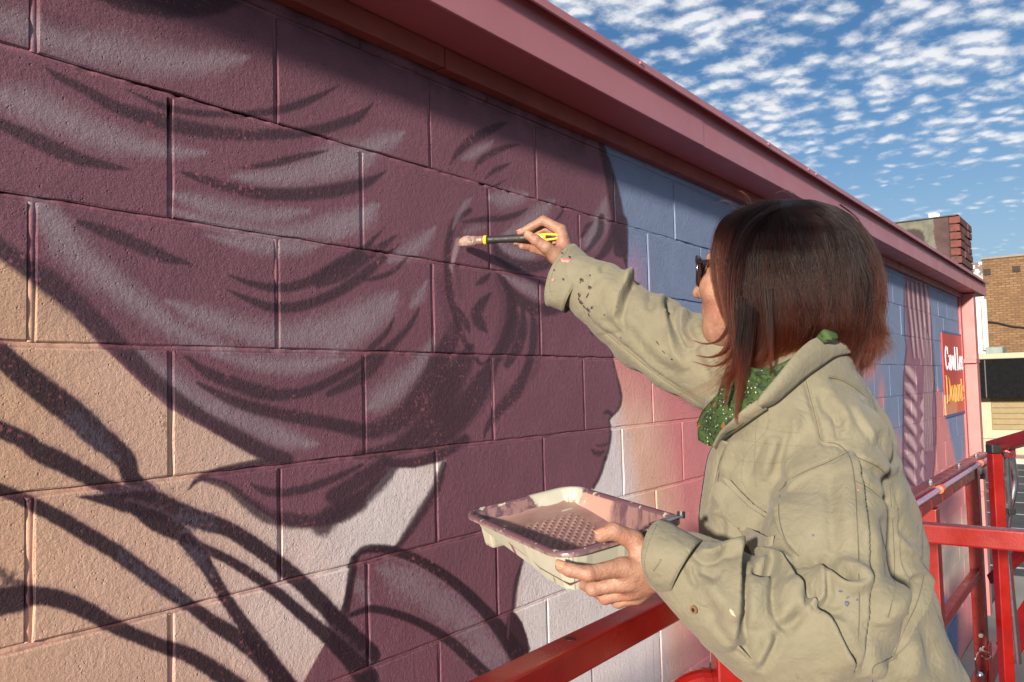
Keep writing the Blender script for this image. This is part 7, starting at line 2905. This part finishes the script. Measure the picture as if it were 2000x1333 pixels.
bs = FWD - bax * (FWD @ bax)
bs /= np.linalg.norm(bs)
bu = np.cross(bs, bax)
if bu[2] < 0:
    bu = -bu
brush = thing('paint_brush', 'angled sash paint brush with black and yellow handle in her right hand', 'paint brush', tuple(BT))


def sect(name, stops, mat, seg=16):
    """stops: px along the brush, half height, half width, lift"""
    V, F = [], []
    for px, hh_, ww, up in stops:
        for k in range(seg):
            a = 2 * math.pi * k / seg
            V.append(bp(px, up + hh_ * math.sin(a), ww * math.cos(a)))
    for i in range(len(stops) - 1):
        for k in range(seg):
            F.append((i * seg + k, i * seg + (k + 1) % seg, (i + 1) * seg + (k + 1) % seg, (i + 1) * seg + k))
    F.append(tuple(range(seg - 1, -1, -1)))
    F.append(tuple((len(stops) - 1) * seg + k for k in range(seg)))
    return mesh_obj(name, V, F, mat, brush, True)


M_YEL = simple('yellow_plastic', alb(232, 184, 40, 1.25), 0.35, vary=0.08, vscale=30)
M_GRIP = simple('black_rubber_grip', (0.022, 0.020, 0.020), 0.55, bump=0.0006, bscale=150, vary=0.3, vscale=40)
m, t, b = material('bristles_with_paint')
g = t.node('ShaderNodeNewGeometry').outputs['Position']
t.put(b.inputs['Base Color'], t.mix(t.mapr(t.noise(g, 60.0, 4.0), 0.4, 0.6), alb(150, 122, 112, 0.75), alb(186, 158, 146, 0.78)))
b.inputs['Roughness'].default_value = 0.35
bn = t.node('ShaderNodeBump', in_Strength=1.0, in_Distance=0.002)
st_ = t.node('ShaderNodeVectorMath', operation='MULTIPLY')
t.put(st_.inputs[0], g)
st_.inputs[1].default_value = (0.3, 0.3, 1.0)
t.put(bn.inputs['Height'], t.noise(st_.outputs[0], 400.0, 3.0))
t.put(b.inputs['Normal'], bn.outputs[0])
M_BRIS = m
sect('ferrule', [(921, .0100, .0072, 0), (930, .0102, .0070, 0), (934, .0097, .0070, 0), (938, .0102, .0072, 0), (946, .0098, .0075, 0)], simple('painted_ferrule', alb(150, 122, 112, 0.9), 0.4, 0.25, vary=0.4, vscale=60))
bri = sect('bristles', [(891, .0016, .0010, -.0085), (894, .0056, .0020, -.0056), (899, .0086, .0032, -.0030), (905, .0112, .0050, -.0006), (912, .0122, .0062, 0), (922, .0112, .0070, 0), (932, .0102, .0074, 0)], M_BRIS, 24)
sect('collar_ring', [(945, .0092, .0080, 0), (946, .0106, .0092, 0), (950, .0106, .0092, 0), (951, .0092, .0080, 0)], M_YEL)
sect('grip', [(950, .0094, .0080, 0), (956, .0088, .0078, 0), (975, .0080, .0074, 0), (1000, .0088, .0078, 0), (1016, .0090, .0080, 0), (1026, .0084, .0070, 0), (1046, .0070, .0055, 0)], M_GRIP)
# yellow end with a hanging hole
sect('handle_inlay', [(1012, .0020, .0020, -.003), (1018, .0052, .0072, -.002), (1030, .0070, .0066, 0), (1048, .0080, .0058, 0), (1062, .0082, .0052, 0), (1066, .0060, .0046, .0004)], M_YEL)
loop = [bp(1060, .0062), bp(1070, .0056), bp(1080, .0046), bp(1087, .0036), bp(1091, .0012), bp(1091, -.0018), bp(1087, -.0042), bp(1078, -.0055), bp(1068, -.0064), bp(1058, -.0070)]
bm = bmesh.new()
bm_tube(bm, [tuple(p) for p in catmull(loop, 4)], 0.0026, 10)
bm_obj('hanging_loop', bm, M_YEL, brush, True)
